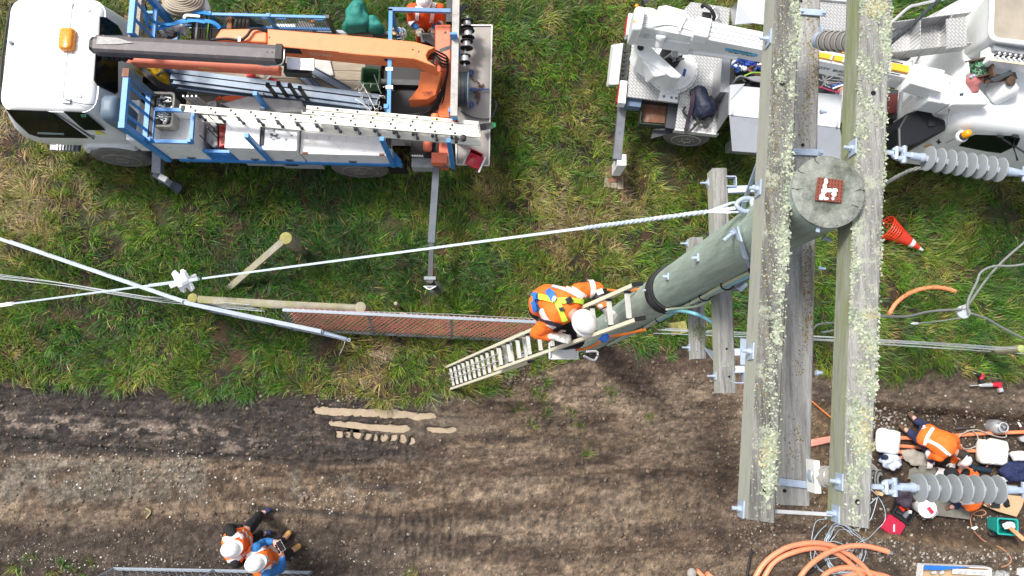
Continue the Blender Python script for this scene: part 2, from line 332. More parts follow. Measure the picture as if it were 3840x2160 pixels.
# ---------------------------------------------------------------- puddles lie in the ruts
water = mat('muddy_water', (.37, .29, .20), .12, var=.16, scale=5, dirt=(.24, .185, .13), damt=.4, dscale=6)
for pts, hw, lev in [([(1150, 1536), (1300, 1546), (1560, 1558), (1680, 1566)], .10, -.088), ([(1205, 1588), (1420, 1606), (1600, 1606), (1745, 1612)], .10, -.088), ([(1225, 1618), (1400, 1640), (1580, 1655)], .10, -.088)]:
    c = [P(u, v, lev) for u, v in pts]; mb = MB()
    mb.add([p+V((0, -hw, 0)) for p in c]+[p+V((0, hw, 0)) for p in c], [(i, i+1, len(c)+i+1, len(c)+i) for i in range(len(c)-1)])
    o = mb.build('puddle', water); o['kind'] = 'structure'
# ---------------------------------------------------------------- grass
CTRL = np.array([(100, 700, .3), (300, 800, .45), (600, 800, .5), (900, 750, .6), (700, 900, .8), (1100, 900, .95), (500, 1150, .95), (200, 1100, .75), (300, 1300, .85), (900, 1250, .8), (1100, 1400, .5), (600, 1420, .55), (100, 1400, .35), (1400, 900, .9), (1300, 1050, .9), (1750, 1080, .95), (1600, 750, .4), (1900, 700, .35), (2100, 800, .3), (2300, 750, .35), (2200, 900, .4), (2000, 1000, .4), (2300, 1000, .6), (1900, 300, .45), (2100, 200, .6), (2000, 500, .5), (2200, 550, .5), (3500, 50, .7), (3600, 750, .55), (3700, 850, .7), (3500, 950, .4), (3300, 1000, .45), (3750, 1000, .8), (3450, 1150, .7), (3650, 1250, .7), (3400, 1300, .6), (3400, 1400, .2), (3700, 1400, .25), (3100, 1150, .75), (3100, 950, .5), (1500, 1400, .3), (1700, 1300, .45), (2050, 1380, .6), (2600, 1050, .75), (1300, 1300, .3), (50, 100, .4), (1300, 30, .7), (2200, 60, .55)])
CW = np.array([P(u, v)[:2] for u, v, _ in CTRL]); CG = CTRL[:, 2]
def greenness(x, y):
    d = (x[:, None]-CW[None, :, 0])**2+(y[:, None]-CW[None, :, 1])**2; w = np.exp(-d/(2*.62**2))+1e-6
    return (w*CG).sum(1)/w.sum(1)
NT = 19500
tx = RNG.uniform(-9.6, 10.6, NT*3); ty = RNG.uniform(-.6, 8.2, NT*3)
_, gz, _ = zone(tx, ty); bare = fbm(tx, ty, 1.9, 3, 41); keep = (gz > .45) & (RNG.random(NT*3) < np.clip(1.45-1.5*smooth(.54, .70, bare), .3, 1))
tx, ty = tx[keep][:NT], ty[keep][:NT]
extra = [(2050, 1560), (2060, 1440), (2150, 1545), (2030, 1500), (2440, 1565), (2180, 1605), (2000, 1470), (1990, 1590), (2190, 1705), (60, 2130), (230, 2120), (280, 2140), (330, 2110), (120, 2095), (200, 2150), (2290, 1470), (1900, 1470), (1950, 1540), (1540, 2140), (2600, 1320), (2520, 1330), (2450, 1310)]
ex = np.array([P(u+random.uniform(-15, 15), v+random.uniform(-8, 8))[:2] for u, v in extra for _ in range(3)])
tx = np.concatenate([tx, ex[:, 0]]); ty = np.concatenate([ty, ex[:, 1]]); nT = len(tx)
gn = np.clip(greenness(tx, ty)+.75*(fbm(tx, ty, 1.7, 3, 51)-.5)+.35*(fbm(tx, ty, 6, 2, 52)-.5)+RNG.normal(0, .10, nT), 0, 1)
PAL = np.array([(0, .13, .062, .028), (.16, .29, .20, .085), (.34, .22, .20, .035), (.52, .105, .205, .009), (.72, .044, .150, .006), (.88, .020, .098, .006), (1.0, .020, .065, .014)])
lay = fbm(tx, ty, .55, 3, 61)*4*math.pi+RNG.normal(0, .5, nT)
per = np.where(RNG.random(nT) < .15, 32, 18); per[-len(ex):] = 16; ti = np.repeat(np.arange(nT), per); N = len(ti)
size = np.exp(RNG.normal(0, .28, nT))*(.8+.4*gn)
ang = RNG.uniform(0, 2*math.pi, N); dx = np.cos(ang)*.75+np.cos(lay[ti])*.8; dy = np.sin(ang)*.75+np.sin(lay[ti])*.8; nn = np.hypot(dx, dy)+1e-6; dx /= nn; dy /= nn
size[-len(ex):] *= .7; L_ = RNG.uniform(.075, .225, N)*size[ti]; rad = np.abs(RNG.normal(0, .045, N)); bx_ = tx[ti]+np.cos(ang)*rad; by_ = ty[ti]+np.sin(ang)*rad; bz_ = height(bx_, by_)-.008
ln = RNG.uniform(.35, 1.25, N); ln = np.where(gn[ti] < .3, ln*.4+.95, ln); ln = np.minimum(ln, 1.42)
w_ = RNG.uniform(.005, .0095, N); sx, sy = -dy*w_/2, dx*w_/2
m1 = np.stack([bx_+dx*L_*.5*np.sin(ln*.8), by_+dy*L_*.5*np.sin(ln*.8), bz_+L_*.5*np.cos(ln*.8)], -1)
t1 = m1+np.stack([dx*L_*.5*np.sin(np.minimum(ln*1.35, 1.75)), dy*L_*.5*np.sin(np.minimum(ln*1.35, 1.75)), L_*.5*np.cos(np.minimum(ln*1.35, 1.75))], -1)
b0 = np.stack([bx_, by_, bz_], -1); sv = np.stack([sx, sy, sx*0], -1)
VV = np.stack([b0-sv, b0+sv, m1-sv*.85, m1+sv*.85, t1], 1).reshape(-1, 3)
bi = np.arange(N)*5; lv = np.stack([bi, bi+1, bi+3, bi+2, bi+2, bi+3, bi+4], 1).ravel(); lnn = np.tile([4, 3], N)
gb = np.clip(gn[ti]+RNG.normal(0, .09, N), 0, 1); dead = RNG.random(N) < .10; gb = np.where(dead, RNG.uniform(0, .3, N), gb)
bc = np.stack([np.interp(gb, PAL[:, 0], PAL[:, k]) for k in (1, 2, 3)], -1)*(RNG.uniform(.36, 1.42, N)*np.exp(RNG.normal(0, .30, nT))[ti])[:, None]
bc = np.repeat(np.concatenate([bc, np.ones((N, 1))], -1)[:, None, :], 5, 1).reshape(-1, 4)
gm = bpy.data.materials.new('grass_blades'); gm.use_nodes = True; n = gm.node_tree.nodes; b = n['Principled BSDF']; b.inputs['Roughness'].default_value = .5
at = n.new('ShaderNodeAttribute'); at.attribute_name = 'tint'; gm.node_tree.links.new(at.outputs['Color'], b.inputs['Base Color'])
go = bpy.data.objects.new('grass', np_mesh('grass', VV, lnn, lv, bc, gm)); COL.objects.link(go); go['kind'] = 'stuff'; go['label'] = 'rough tussocky grass of the verge'
# ---------------------------------------------------------------- loose stones and clods
def scatter(name, n, gen, smin, smax, mats, label):
    base = bmesh.new(); bmesh.ops.create_icosphere(base, subdivisions=1, radius=1); bv = np.array([v.co[:] for v in base.verts]); bf = np.array([[q.index for q in f.verts] for f in base.faces]); base.free()
    xy = np.array([gen() for _ in range(n)]); s = smin*(smax/smin)**(RNG.random(n)**2.2)
    sc = np.stack([s*RNG.uniform(.8, 1.5, n), s*RNG.uniform(.7, 1.1, n), s*RNG.uniform(.5, .8, n)], -1); a = RNG.uniform(0, 6.28, n)
    v = bv[None]*sc[:, None]*(1+RNG.normal(0, .09, (n, len(bv), 1))); x = v[..., 0]*np.cos(a)[:, None]-v[..., 1]*np.sin(a)[:, None]; y = v[..., 0]*np.sin(a)[:, None]+v[..., 1]*np.cos(a)[:, None]
    z = height(xy[:, 0], xy[:, 1]); vv = np.stack([x+xy[:, :1], y+xy[:, 1:2], v[..., 2]+z[:, None]+s[:, None]*.25], -1).reshape(-1, 3)
    f = (bf[None]+(np.arange(n)*len(bv))[:, None, None]).reshape(-1, 3)
    c = np.array(mats)[RNG.integers(0, len(mats), n)]*RNG.uniform(.7, 1.25, (n, 1)); c = np.repeat(np.concatenate([c, np.ones((n, 1))], -1)[:, None], len(bv), 1).reshape(-1, 4)
    m = bpy.data.materials.get('loose_stone')
    if not m:
        m = bpy.data.materials.new('loose_stone'); m.use_nodes = True; q = m.node_tree.nodes; at = q.new('ShaderNodeAttribute'); at.attribute_name = 'tint'
        m.node_tree.links.new(at.outputs['Color'], q['Principled BSDF'].inputs['Base Color']); q['Principled BSDF'].inputs['Roughness'].default_value = .75
    me = np_mesh(name, vv, np.full(len(f), 3), f.ravel(), c, m); me.shade_smooth(); o = bpy.data.objects.new(name, me); COL.objects.link(o); o['kind'] = 'stuff'; o['label'] = label
PALE = [(.42, .40, .35), (.50, .49, .45), (.36, .34, .30), (.30, .27, .23), (.55, .54, .50)]; BROWN = [(.16, .12, .085), (.12, .085, .06), (.2, .16, .12), (.09, .065, .05)]
def blob(cs):
    def g():
        u, v, su, sv = cs[RNG.integers(0, len(cs))]; p = P(u+RNG.normal(0, su), v+RNG.normal(0, sv)); return p.x, p.y
    return g
scatter('gravel', 1100, blob([(1250, 1850, 130, 45), (1330, 1860, 110, 35), (1180, 1880, 90, 30), (700, 1790, 90, 60), (620, 1760, 60, 60), (350, 1730, 160, 60), (200, 1780, 130, 60), (100, 2090, 90, 25), (300, 2110, 120, 25), (900, 1800, 120, 80), (1250, 1475, 120, 12), (1500, 1510, 150, 12), (520, 1980, 250, 120), (620, 2115, 150, 20), (1450, 2110, 220, 35)]), .005, .020, PALE, 'pale river pebbles strewn over the track')
scatter('gravel', 1500, blob([(3500, 2090, 250, 16), (3650, 2100, 200, 20), (3300, 2050, 60, 20), (3500, 1960, 200, 40), (3150, 1960, 120, 60), (3700, 1650, 150, 80), (3600, 1560, 150, 25), (3350, 1570, 40, 40), (3700, 2140, 150, 12)]), .006, .030, [(.33, .31, .28), (.40, .38, .33), (.22, .18, .14), (.28, .24, .19)], 'pale pebbles and spoil round the pit')
scatter('soil_debris', 5200, lambda: (lambda p: (p.x, p.y))(P(RNG.uniform(-100, 3900), RNG.uniform(1450, 2200))), .006, .030, BROWN, 'clods of mud on the track')
scatter('soil_debris', 1900, blob([(2500, 1400, 260, 70), (2350, 1500, 250, 90), (2750, 1650, 80, 160), (2500, 2060, 300, 60), (2850, 2000, 60, 60), (1950, 1420, 80, 30)]), .008, .036, BROWN, 'dug earth clods near the pole')
# ================================================================ the utility pole with its crossarms
PB, PT = P(2195, 1283, -.3), P(3108, 718, 9.45)
def paxis(z): t = (z-PB.z)/(PT.z-PB.z); return PB.lerp(PT, t), float(np.interp(z, [-.3, 5, 8.3, 9.45], [.2, .18, .157, .16]))
def onpole(u, v, off=0.):
    o = V((0, 0, CAM_H)); d = ray(u, v).normalized(); t = 2.9
    while t < 15:
        q = o+d*t; c, r = paxis(q.z)
        if q.z < 9.4 and math.hypot(q.x-c.x, q.y-c.y) <= r+off: return q
        t += .004
    t = min((math.hypot((o+d*k*.01-paxis((o+d*k*.01).z)[0]).x, (o+d*k*.01-paxis((o+d*k*.01).z)[0]).y), k*.01) for k in range(290, 1300))[1]
    return o+d*t
polem = mat('green_treated_pole', (.31, .39, .335), .78, var=.30, scale=4, stretch=(7, 7, .6), dirt=(.33, .33, .30), damt=.4, dscale=3, bump=.5, bscale=50)
endgrain = mat('pole_end_grain', (.23, .245, .215), .85, var=.4, scale=22, dirt=(.055, .065, .045), damt=.6, dscale=7, bump=.7, bscale=70)
armm = mat('grey_weathered_hardwood', (.30, .295, .28), .85, var=.35, scale=5, stretch=(9, .7, 9), dirt=(.055, .055, .042), damt=.5, dscale=3.2, bump=.7, bscale=40)
armgreen = mat('algae_covered_hardwood', (.36, .365, .33), .85, var=.3, scale=5, stretch=(9, .6, 9), dirt=(.22, .26, .05), damt=.35, dscale=5, bump=.4, bscale=40)
pole = thing('utility_pole', 'tall green treated timber pole with weathered grey crossarms on both sides', 'utility pole', (PB.x, PB.y, 0))
mb = MB(); rr = []
for i in range(25):
    c, r = paxis(PB.z+(PT.z-.006-PB.z)*i/24)
    rr.append([c+V((math.cos(a), math.sin(a), 0))*r*(1+.012*math.sin(3*a+i*.4)) for a in [2*math.pi*k/40 for k in range(40)]])
mb.rings(rr, False); mb.build('trunk', polem, pole, 50)
c, r = paxis(PT.z); mb = MB(); NR = 40                     # domed, checked end grain
mb.add([c+V((0, 0, .004))]+[c+V((math.cos(2*math.pi*k/NR)*r*q, math.sin(2*math.pi*k/NR)*r*q, -.006*(q > .95)+random.uniform(-.0015, .0015))) for q in (.35, .7, .93, 1.008) for k in range(NR)]+[c+V((math.cos(2*math.pi*k/NR)*r*1.008, math.sin(2*math.pi*k/NR)*r*1.008, -.02)) for k in range(NR)],
       [(0, 1+k, 1+(k+1) % NR) for k in range(NR)]+[(1+j*NR+k, 1+(j+1)*NR+k, 1+(j+1)*NR+(k+1) % NR, 1+j*NR+(k+1) % NR) for j in range(4) for k in range(NR)])
top = mb.build('pole_top', endgrain, pole, 50)
for a, l in ((3.05, .045), (.03, .05), (2.5, .03), (-.55, .05), (1.9, .03)):
    d = V((math.cos(a), math.sin(a), 0)); mb = MB(); q_ = V((-d.y, d.x, 0)); mb.tube([c+d*(r*1.0)+V((0, 0, -.004)), c+d*(r-l*.5)+q_*.005+V((0, 0, .003)), c+d*(r-l)-q_*.003+V((0, 0, .0035))], [.0022, .0014, .0005], 5); mb.build('crack', mat('dark_crack', (.015, .015, .012), .9), top)
mb = MB(); q = [P(3068, 664, 9.462), P(3163, 676, 9.462), P(3157, 760, 9.462), P(3057, 750, 9.462)]; mb.prism(q, V((0, 0, -.006)))
plate = mb.build('nail_plate', mat('rusty_red_plate', (.21, .055, .035), .8, var=.25, scale=60, dirt=(.10, .04, .03), damt=.4, dscale=60), pole)
mb = MB()
for i in range(8):
    for j in range(6):
        p = q[0].lerp(q[1], (i+.5)/8).lerp(q[3].lerp(q[2], (i+.5)/8), (j+.5)/6)
        mb.box(p+V((0, 0, .0005)), (.0022, .009, .003), .1)
mb.build('nail_slot', mat('dark_slot', (.03, .012, .01), .9), plate)
mb = MB()                                                  # the white daubed mark
def daub(u, v, ru, rv): mb.ell(P(u, v, 9.4635), (ru*3.24/2900, rv*3.24/2900, .003), 14, 6)
for u, v, ru, rv in ((3098, 680, 8, 12), (3093, 700, 8, 14), (3090, 717, 11, 12), (3110, 714, 16, 8), (3131, 714, 12, 9), (3128, 728, 10, 11), (3084, 735, 11, 10), (3080, 744, 9, 7), (3098, 745, 11, 6), (3124, 745, 6, 7)): daub(u, v, ru, rv)
mb.build('painted_mark', offwhite, plate, 60)
LICH = [bpy.data.materials.new('lichen')]
def lichmat():
    m = LICH[0]; m.use_nodes = True; n = m.node_tree.nodes; b = n['Principled BSDF']; b.inputs['Roughness'].default_value = .85
    at = n.new('ShaderNodeAttribute'); at.attribute_name = 'tint'; m.node_tree.links.new(at.outputs['Color'], b.inputs['Base Color']); return m
lichmat()
def lichen(arm, F, patches, pal, zoff=.0, name='lichen', n0=1.25):
    """curled flakes standing on a face: F(s, t) -> point on the top face; patches (s, t, ss, st, count, size)"""
    vs, cs = [], []
    for s0, t0, ss, st, cnt, sz in patches:
        cnt = cnt*random.choice((0, .25, .7, 1.1, 1.6)) if sz > .012 else cnt
        for _ in range(int(cnt*n0)):
            p = F(s0+random.gauss(0, ss*.42), min(1.0, max(0.0, t0+random.gauss(0, st)))); a = random.uniform(0, 6.28); d = V((math.cos(a), math.sin(a), 0)); n = V((-d.y, d.x, 0))
            L = sz*random.uniform(.22, .95); w = L*random.uniform(.3, .6); h = L*random.uniform(.12, .5)
            vs += [p-n*w/2+V((0, 0, .0005)), p+n*w/2+V((0, 0, .0005)), p+d*L*.55-n*w*.7+V((0, 0, h*.75)), p+d*L*.55+n*w*.7+V((0, 0, h*.75)), p+d*L-n*w*.35+V((0, 0, h*.8)), p+d*L+n*w*.35+V((0, 0, h*.55))]
            c = random.choice(pal); f = random.uniform(.55, 1.15); cs += [(c[0]*f, c[1]*f, c[2]*f, 1)]*6
    if not vs: return
    Mi = W[arm.name].inverted(); vv = np.array([(Mi@p)[:] for p in vs]); N = len(vv)//6; b = np.arange(N)*6
    lv = np.stack([b, b+1, b+3, b+2, b+2, b+3, b+5, b+4], 1).ravel()
    o = bpy.data.objects.new(name, np_mesh(name, vv, np.full(2*N, 4), lv, np.array(cs), LICH[0])); COL.objects.link(o); o.parent = arm; o['kind'] = 'stuff'
PG = [(.33, .38, .26), (.42, .46, .34), (.27, .33, .22), (.46, .48, .36), (.36, .38, .31)]; PY = [(.44, .41, .22), (.48, .45, .28), (.38, .36, .2)]; PO = [(.24, .16, .03), (.33, .22, .03), (.18, .14, .03), (.13, .11, .04)]
arml1 = mat('dark_stained_hardwood', (.19, .185, .172), .85, var=.35, scale=5, stretch=(9, .7, 9), dirt=(.05, .05, .04), damt=.6, dscale=3.5, bump=.7, bscale=40); armlt = mat('pale_weathered_hardwood', (.34, .335, .32), .85, var=.35, scale=5, stretch=(9, .7, 9), dirt=(.10, .09, .07), damt=.45, dscale=3.2, bump=.7, bscale=40)
def crust(m, thr, c1):
    n = m.node_tree.nodes; L = m.node_tree.links; b = n['Principled BSDF']; src = b.inputs['Base Color'].links[0].from_socket
    tc = n.new('ShaderNodeTexCoord'); nz = n.new('ShaderNodeTexNoise'); nz.inputs['Scale'].default_value = 7; nz.inputs['Detail'].default_value = 12; nz.inputs['Roughness'].default_value = .78; L.new(tc.outputs['Object'], nz.inputs['Vector'])
    r = n.new('ShaderNodeMapRange'); r.inputs[1].default_value = thr; r.inputs[2].default_value = thr+.05; r.inputs[4].default_value = .85; L.new(nz.outputs[0], r.inputs[0]); x = n.new('ShaderNodeMix'); x.data_type = 'RGBA'; L.new(r.outputs[0], x.inputs[0]); L.new(src, x.inputs[6]); x.inputs[7].default_value = (*c1, 1); L.new(x.outputs[2], b.inputs['Base Color'])
crust(arml1, .555, (.36, .39, .30)); armr = mat('lichen_crusted_hardwood', (.30, .295, .28), .85, var=.35, scale=5, stretch=(9, .7, 9), dirt=(.07, .07, .06), damt=.5, dscale=3.2, bump=.7, bscale=40); crust(armr, .54, (.40, .42, .33)); armrg = mat('green_algae_hardwood', (.30, .315, .25), .85, var=.3, scale=5, stretch=(9, .6, 9), dirt=(.20, .25, .03), damt=.5, dscale=2.2, bump=.4, bscale=40)
def crossarm(tl, tr, bl, br, z, h, label, seg=26, wood=None, side=None):
    """top-face corners in the photo at height z"""
    A, B, Cc, D = P(*tl, z), P(*tr, z), P(*bl, z), P(*br, z); mb = MB(); R = []
    for i in range(seg+1):
        t = i/seg; l = A.lerp(Cc, t); r = B.lerp(D, t); j = lambda k: random.uniform(-k, k)
        cs = .008; w = (r-l).normalized()
        R.append([l+V((0, 0, -h)), r+V((0, 0, -h)), r+V((j(.001), 0, -cs)), r-w*cs+V((0, 0, j(.001))), l.lerp(r, .55)+V((0, 0, j(.0015))), l+w*cs+V((0, 0, j(.001))), l+V((j(.001), 0, -cs))])
    mb.rings(R); o = mb.build('crossarm', wood or armm, pole, 30); o['label'] = label
    me = o.data; me.materials.append(side or armgreen)
    for p in me.polygons:
        if p.normal.x < -.6 and abs(p.normal.z) < .5: p.material_index = 1
    F = lambda s, t: A.lerp(Cc, s).lerp(B.lerp(D, s), t)
    return o, F
# s = 0 at the upper end (beyond the frame), so photo row v is s = (v+260)/(len)
aL, FL = crossarm((2922, -260), (3017, -260), (2807, 1948), (2908, 1962), 9.40, .155, 'top left crossarm with patches of pale lichen', 26, arml1)
sL = lambda v: (v+260)/2215
lichen(aL, FL, [(sL(v), t, .03, .11, c, .017) for v, t, c in [(60, .8, 60), (120, .9, 60), (180, .75, 70), (260, .75, 60), (330, .3, 30), (430, .8, 60), (540, .8, 60), (460, .45, 40), (650, .75, 70), (720, .9, 60), (820, .8, 110), (880, .82, 110), (940, .75, 120), (980, .8, 80), (1040, .85, 80), (1110, .6, 60), (1150, .7, 60), (1230, .75, 90), (1290, .7, 70), (1360, .6, 90), (1430, .55, 90), (1500, .6, 80), (1560, .7, 90), (1620, .65, 90), (1680, .7, 120), (1740, .65, 120), (1800, .7, 110), (1850, .6, 60), (230, .82, 90), (380, .78, 80), (300, .6, 50)]]
       + [(sL(v), .5, .12, .3, 90, .009) for v in range(0, 1950, 130)], PG, n0=1.25)
lichen(aL, FL, [(sL(v), t, .02, .14, c, .017) for v, t, c in [(215, .62, 60), (160, .7, 40), (1700, .6, 60), (1750, .5, 60)]], PY)
lichen(aL, FL, [(sL(v), .25, .06, .12, 30, .009) for v in (100, 300, 450, 560, 650, 720, 780, 850, 1100, 1300, 1500)], PO)
aR, FR = crossarm((3238, -260), (3358, -260), (3161, 1968), (3263, 1983), 9.40, .155, 'top right crossarm overgrown with pale lichen along its right edge', 26, armr, armrg)
lichen(aR, FR, [(sL(v), t, .022, .12, c, .017) for v, t, c in [(20, .1, 60), (20, .7, 120), (70, .5, 120), (110, .85, 80), (150, .1, 50), (160, .8, 60), (210, .95, 60), (230, .15, 90), (280, .15, 80), (320, .6, 60), (380, .1, 80), (430, .3, 70), (480, .8, 70), (540, .15, 60), (620, .1, 50), (900, .1, 40), (1010, .95, 50), (1050, .15, 60), (1090, .1, 50), (1180, .9, 60), (1240, .2, 80), (1290, .5, 120), (1340, .75, 120), (1390, .2, 60), (1430, .5, 140), (1470, .85, 90), (1530, .3, 60), (1580, .5, 150), (1630, .35, 150), (1680, .5, 150), (1730, .6, 150), (1780, .3, 120), (1830, .45, 120), (1880, .4, 100), (1920, .35, 60)]]
       + [(sL(v), .98, .05, .03, 40, .014) for v in range(20, 1700, 120)] + [(sL(v), .03, .06, .03, 45, .013) for v in range(0, 1300, 120)] + [(sL(v), .5, .12, .3, 60, .009) for v in range(0, 1950, 150)], PG, n0=1.3)
lichen(aR, FR, [(sL(v), t, .02, .16, c, .017) for v, t, c in [(50, .55, 70), (80, .4, 60), (1620, .55, 90), (1680, .6, 90), (1330, .6, 60), (1440, .6, 60), (1220, .8, 50), (1560, .7, 60)]], PY)
aM, FM = crossarm((2984, -260), (3083, -260), (2930, 1893), (3039, 1898), 8.55, .13, 'lower crossarm between the two top ones, flecked with ochre lichen', 26, armlt)
sM = lambda v: (v+260)/2155
lichen(aM, FM, [(sM(v), t, .035, .12, c, .010) for v, t, c in [(100, .6, 60), (200, .6, 60), (260, .85, 90), (330, .8, 80), (400, .6, 80), (480, .5, 50), (560, .4, 30), (900, .5, 30), (1000, .8, 50), (1060, .7, 80), (1130, .75, 90), (1240, .8, 90), (1300, .7, 60), (1400, .5, 50), (1650, .5, 50), (1720, .3, 30)]], PO, n0=1.5)
lichen(aM, FM, [(sM(v), .25, .05, .15, 45, .011) for v in (20, 120, 250, 350, 460, 1000, 1200)], PG)
aA, FA = crossarm((2672, 630), (2727, 630), (2700, 1474), (2762, 1474), 7.1, .15, 'short left crossarm passing behind the pole')
aB, FB = crossarm((2589, 889), (2637, 889), (2601, 1346), (2650, 1344), 6.4, .15, 'shortest and lowest crossarm, mossy green at one end', 14)
lichen(aB, FB, [(.78, .5, .12, .25, 260, .012)], [(.16, .20, .03), (.20, .22, .05), (.13, .16, .03)])
lichen(aA, FA, [(.88, .55, .02, .2, 40, .012), (.95, .6, .02, .2, 20, .012)], PG)
text('CONNETICS', 'lettering', mat('pale_lettering', (.42, .42, .38), .8), aA, onplane(2686, 1320, FA(0, 0), (1, 0, 0)), FA(0, 0)-FA(1, 0), (1, 0, 1), .11, .0015)
for F, s, t, r in ((FL, sL(1847), .55, .009), (FL, sL(361), .42, .009), (FR, sL(393), .5, .009), (FR, sL(1872), .5, .009), (FM, sM(30), .25, .008), (FM, sM(597), .45, .008), (FM, sM(1847), .1, .008), (FA, .81, .5, .007), (FA, .93, .6, .007)):
    mb = MB(); mb.lathe(F(s, t)+V((0, 0, -.004)), (0, 0, 1), [(0, r*1.3), (.006, r*1.25)], 14); mb.build('bolt_hole', mat('hole', (.004, .004, .004), .9), pole)
def bolt(p, ax, parent, r=.013, l=.03, plate=.038, name='bolt'):
    mb = MB(); d, a, u = basis(ax); p = V(p)
    if plate: mb.beam(p, p+d*.006, plate*2, plate*2, up=(0, 1, 0) if abs(d.y) < .7 else (0, 0, 1))
    mb.lathe(p+d*.006, d, [(0, r), (.013, r)], 6); mb.lathe(p+d*.019, d, [(0, r*.6), (l, r*.6), (l+.002, r*.45)], 10); return mb.build(name, galv, parent, 30)
for px_, arm in (((2884, 146), aL), ((2846, 708), aL), ((2819, 1318), aL), ((2783, 1908), aL), ((3200, 555), aR), ((3150, 1806), aR), ((3137, 1926), aR)):
    F = FL if arm is aL else FR; e0, e1 = F(0, 0), F(1, 0); n = V((e1-e0).cross(V((0, 0, 1)))).normalized(); n = -n if n.x > 0 else n
    o = bolt(onplane(*px_, e0, n)+n*.001, n, pole, .014, .022, .036, 'washer_bolt')
for px_, F, z in (((2655, 686), FA, 7.06), ((2682, 1410), FA, 7.06), ((2578, 913), FB, 6.36), ((2585, 1303), FB, 6.36)):
    e0, e1 = F(0, 0), F(1, 0); n = V((e1-e0).cross(V((0, 0, 1)))).normalized(); n = -n if n.x > 0 else n
    bolt(onplane(*px_, e0, n), n, pole, .013, .04, .03, 'washer_bolt')
def strap(u0, v0, u1, v1, z0, z1, w=.036, th=.009):
    mb = MB(); a, b = P(u0, v0, z0), P(u1, v1, z1); mb.beam(a, b, w, th); o = mb.build('strap', galv, pole)
    for t in (.1, .9): mb = MB(); p = a.lerp(b, t)+V((0, 0, th/2)); mb.lathe(p, (0, 0, 1), [(0, .016), (.004, .016)], 16); mb.lathe(p, (0, 0, 1), [(.004, .011), (.014, .011)], 6); mb.build('nut', galv, o, 30)
strap(2992, 42, 3096, 50, 8.562, 8.565); strap(2972, 568, 3086, 573, 8.562, 8.565); strap(2922, 1806, 3062, 1822, 8.562, 8.565)
mb = MB(); mb.tube([P(2905, 1917, 9.33), P(3130, 1930, 9.33)], .008, 10); mb.build('tie_rod', alu, pole, 40)
# galvanised steel between the arms and the pole
def bar(name, pts, w, th, up=(0, 0, 1), m=galv):
    mb = MB()
    for a, b in zip(pts, pts[1:]): mb.beam(P(*a), P(*b), w, th, up)
    return mb.build(name, m, pole)
bar('bracket', [(2722, 714, 7.06), (2850, 708, 7.1)], .05, .05); bar('bracket', [(2745, 1321, 7.06), (2830, 1319, 7.1)], .05, .05); bar('bracket', [(2752, 1386, 7.06), (2815, 1385, 7.1)], .05, .05)
def channel(u, v, z, s=.075):
    c = P(u, v, z); mb = MB()
    for d, sz in (((0, s/2, 0), (s, .008, .06)), ((0, -s/2, 0), (s, .008, .06)), ((s/2, 0, 0), (.008, s-.009, .06))): mb.box(c+V(d), sz)
    mb.build('channel_end', galv, pole)
channel(2738, 683, 7.08); channel(2768, 1416, 7.08)
bar('angle_plate', [(2792, 1270, 7.3), (2792, 1368, 7.3)], .06, .008); bar('angle_plate', [(2814, 1262, 7.32), (2808, 1300, 7.32)], .03, .008)
def pbar(name, pts, w, th, off=.02, m=galv):
    q = [onpole(u, v, off) for u, v in pts]; mb = MB(); mb.ribbon(q, [((p-paxis(p.z)[0])*V((1, 1, 0))).normalized() for p in q], w, th); return mb.build(name, m, pole)
pbar('brace', [(2766, 852), (2780, 900), (2798, 965), (2818, 1032)], .03, .01); bar('brace', [(2862, 560, 9.0), (2800, 730, 8.6), (2768, 850, 8.35)], .024, .010)
bar('brace', [(2640, 930, 6.35), (2672, 845, 6.9)], .07, .008, m=galvbeam); bar('brace', [(2655, 1310, 6.4), (2700, 1370, 6.95)], .07, .008)
bar('brace', [(2750, 1090, 7.1), (2810, 1040, 7.5)], .03, .008, m=galvbeam); bar('angle_plate', [(2768, 1085, 7.2), (2792, 1058, 7.25)], .06, .008)
bolt(onpole(2752, 870, .01), (-.6, -.5, .1), pole, .018, .06, .024)
bolt(P(3066, 1005, 8.0), (1, -.1, 0), pole, .014, .03, 0); bolt(P(3080, 890, 9.2), (1, -.3, 0), pole, .012, .03, 0); bolt(P(3055, 1398, 8.6), (1, 0, 0), pole, .016, .02, 0); bolt(P(3075, 110, 8.6), (1, 0, 0), pole, .012, .03, .02); bolt(P(3072, 420, 8.6), (1, 0, 0), pole, .012, .02, 0)
for u, v in ((2613, 968), (2502, 1038), (2426, 1090), (3065, 842)):   # step tabs on the trunk
    q = onpole(u, v, .004); c, r = paxis(q.z); d = ((q-c)*V((1, 1, 0))).normalized(); a = math.atan2(d.y, d.x); mb = MB(); mb.box(q, (.05, .012, .065), a+math.pi/2); mb.box(q+d*.02+V((0, 0, .02)), (.016, .04, .008), a+math.pi/2); mb.build('step_bracket', galv, pole)
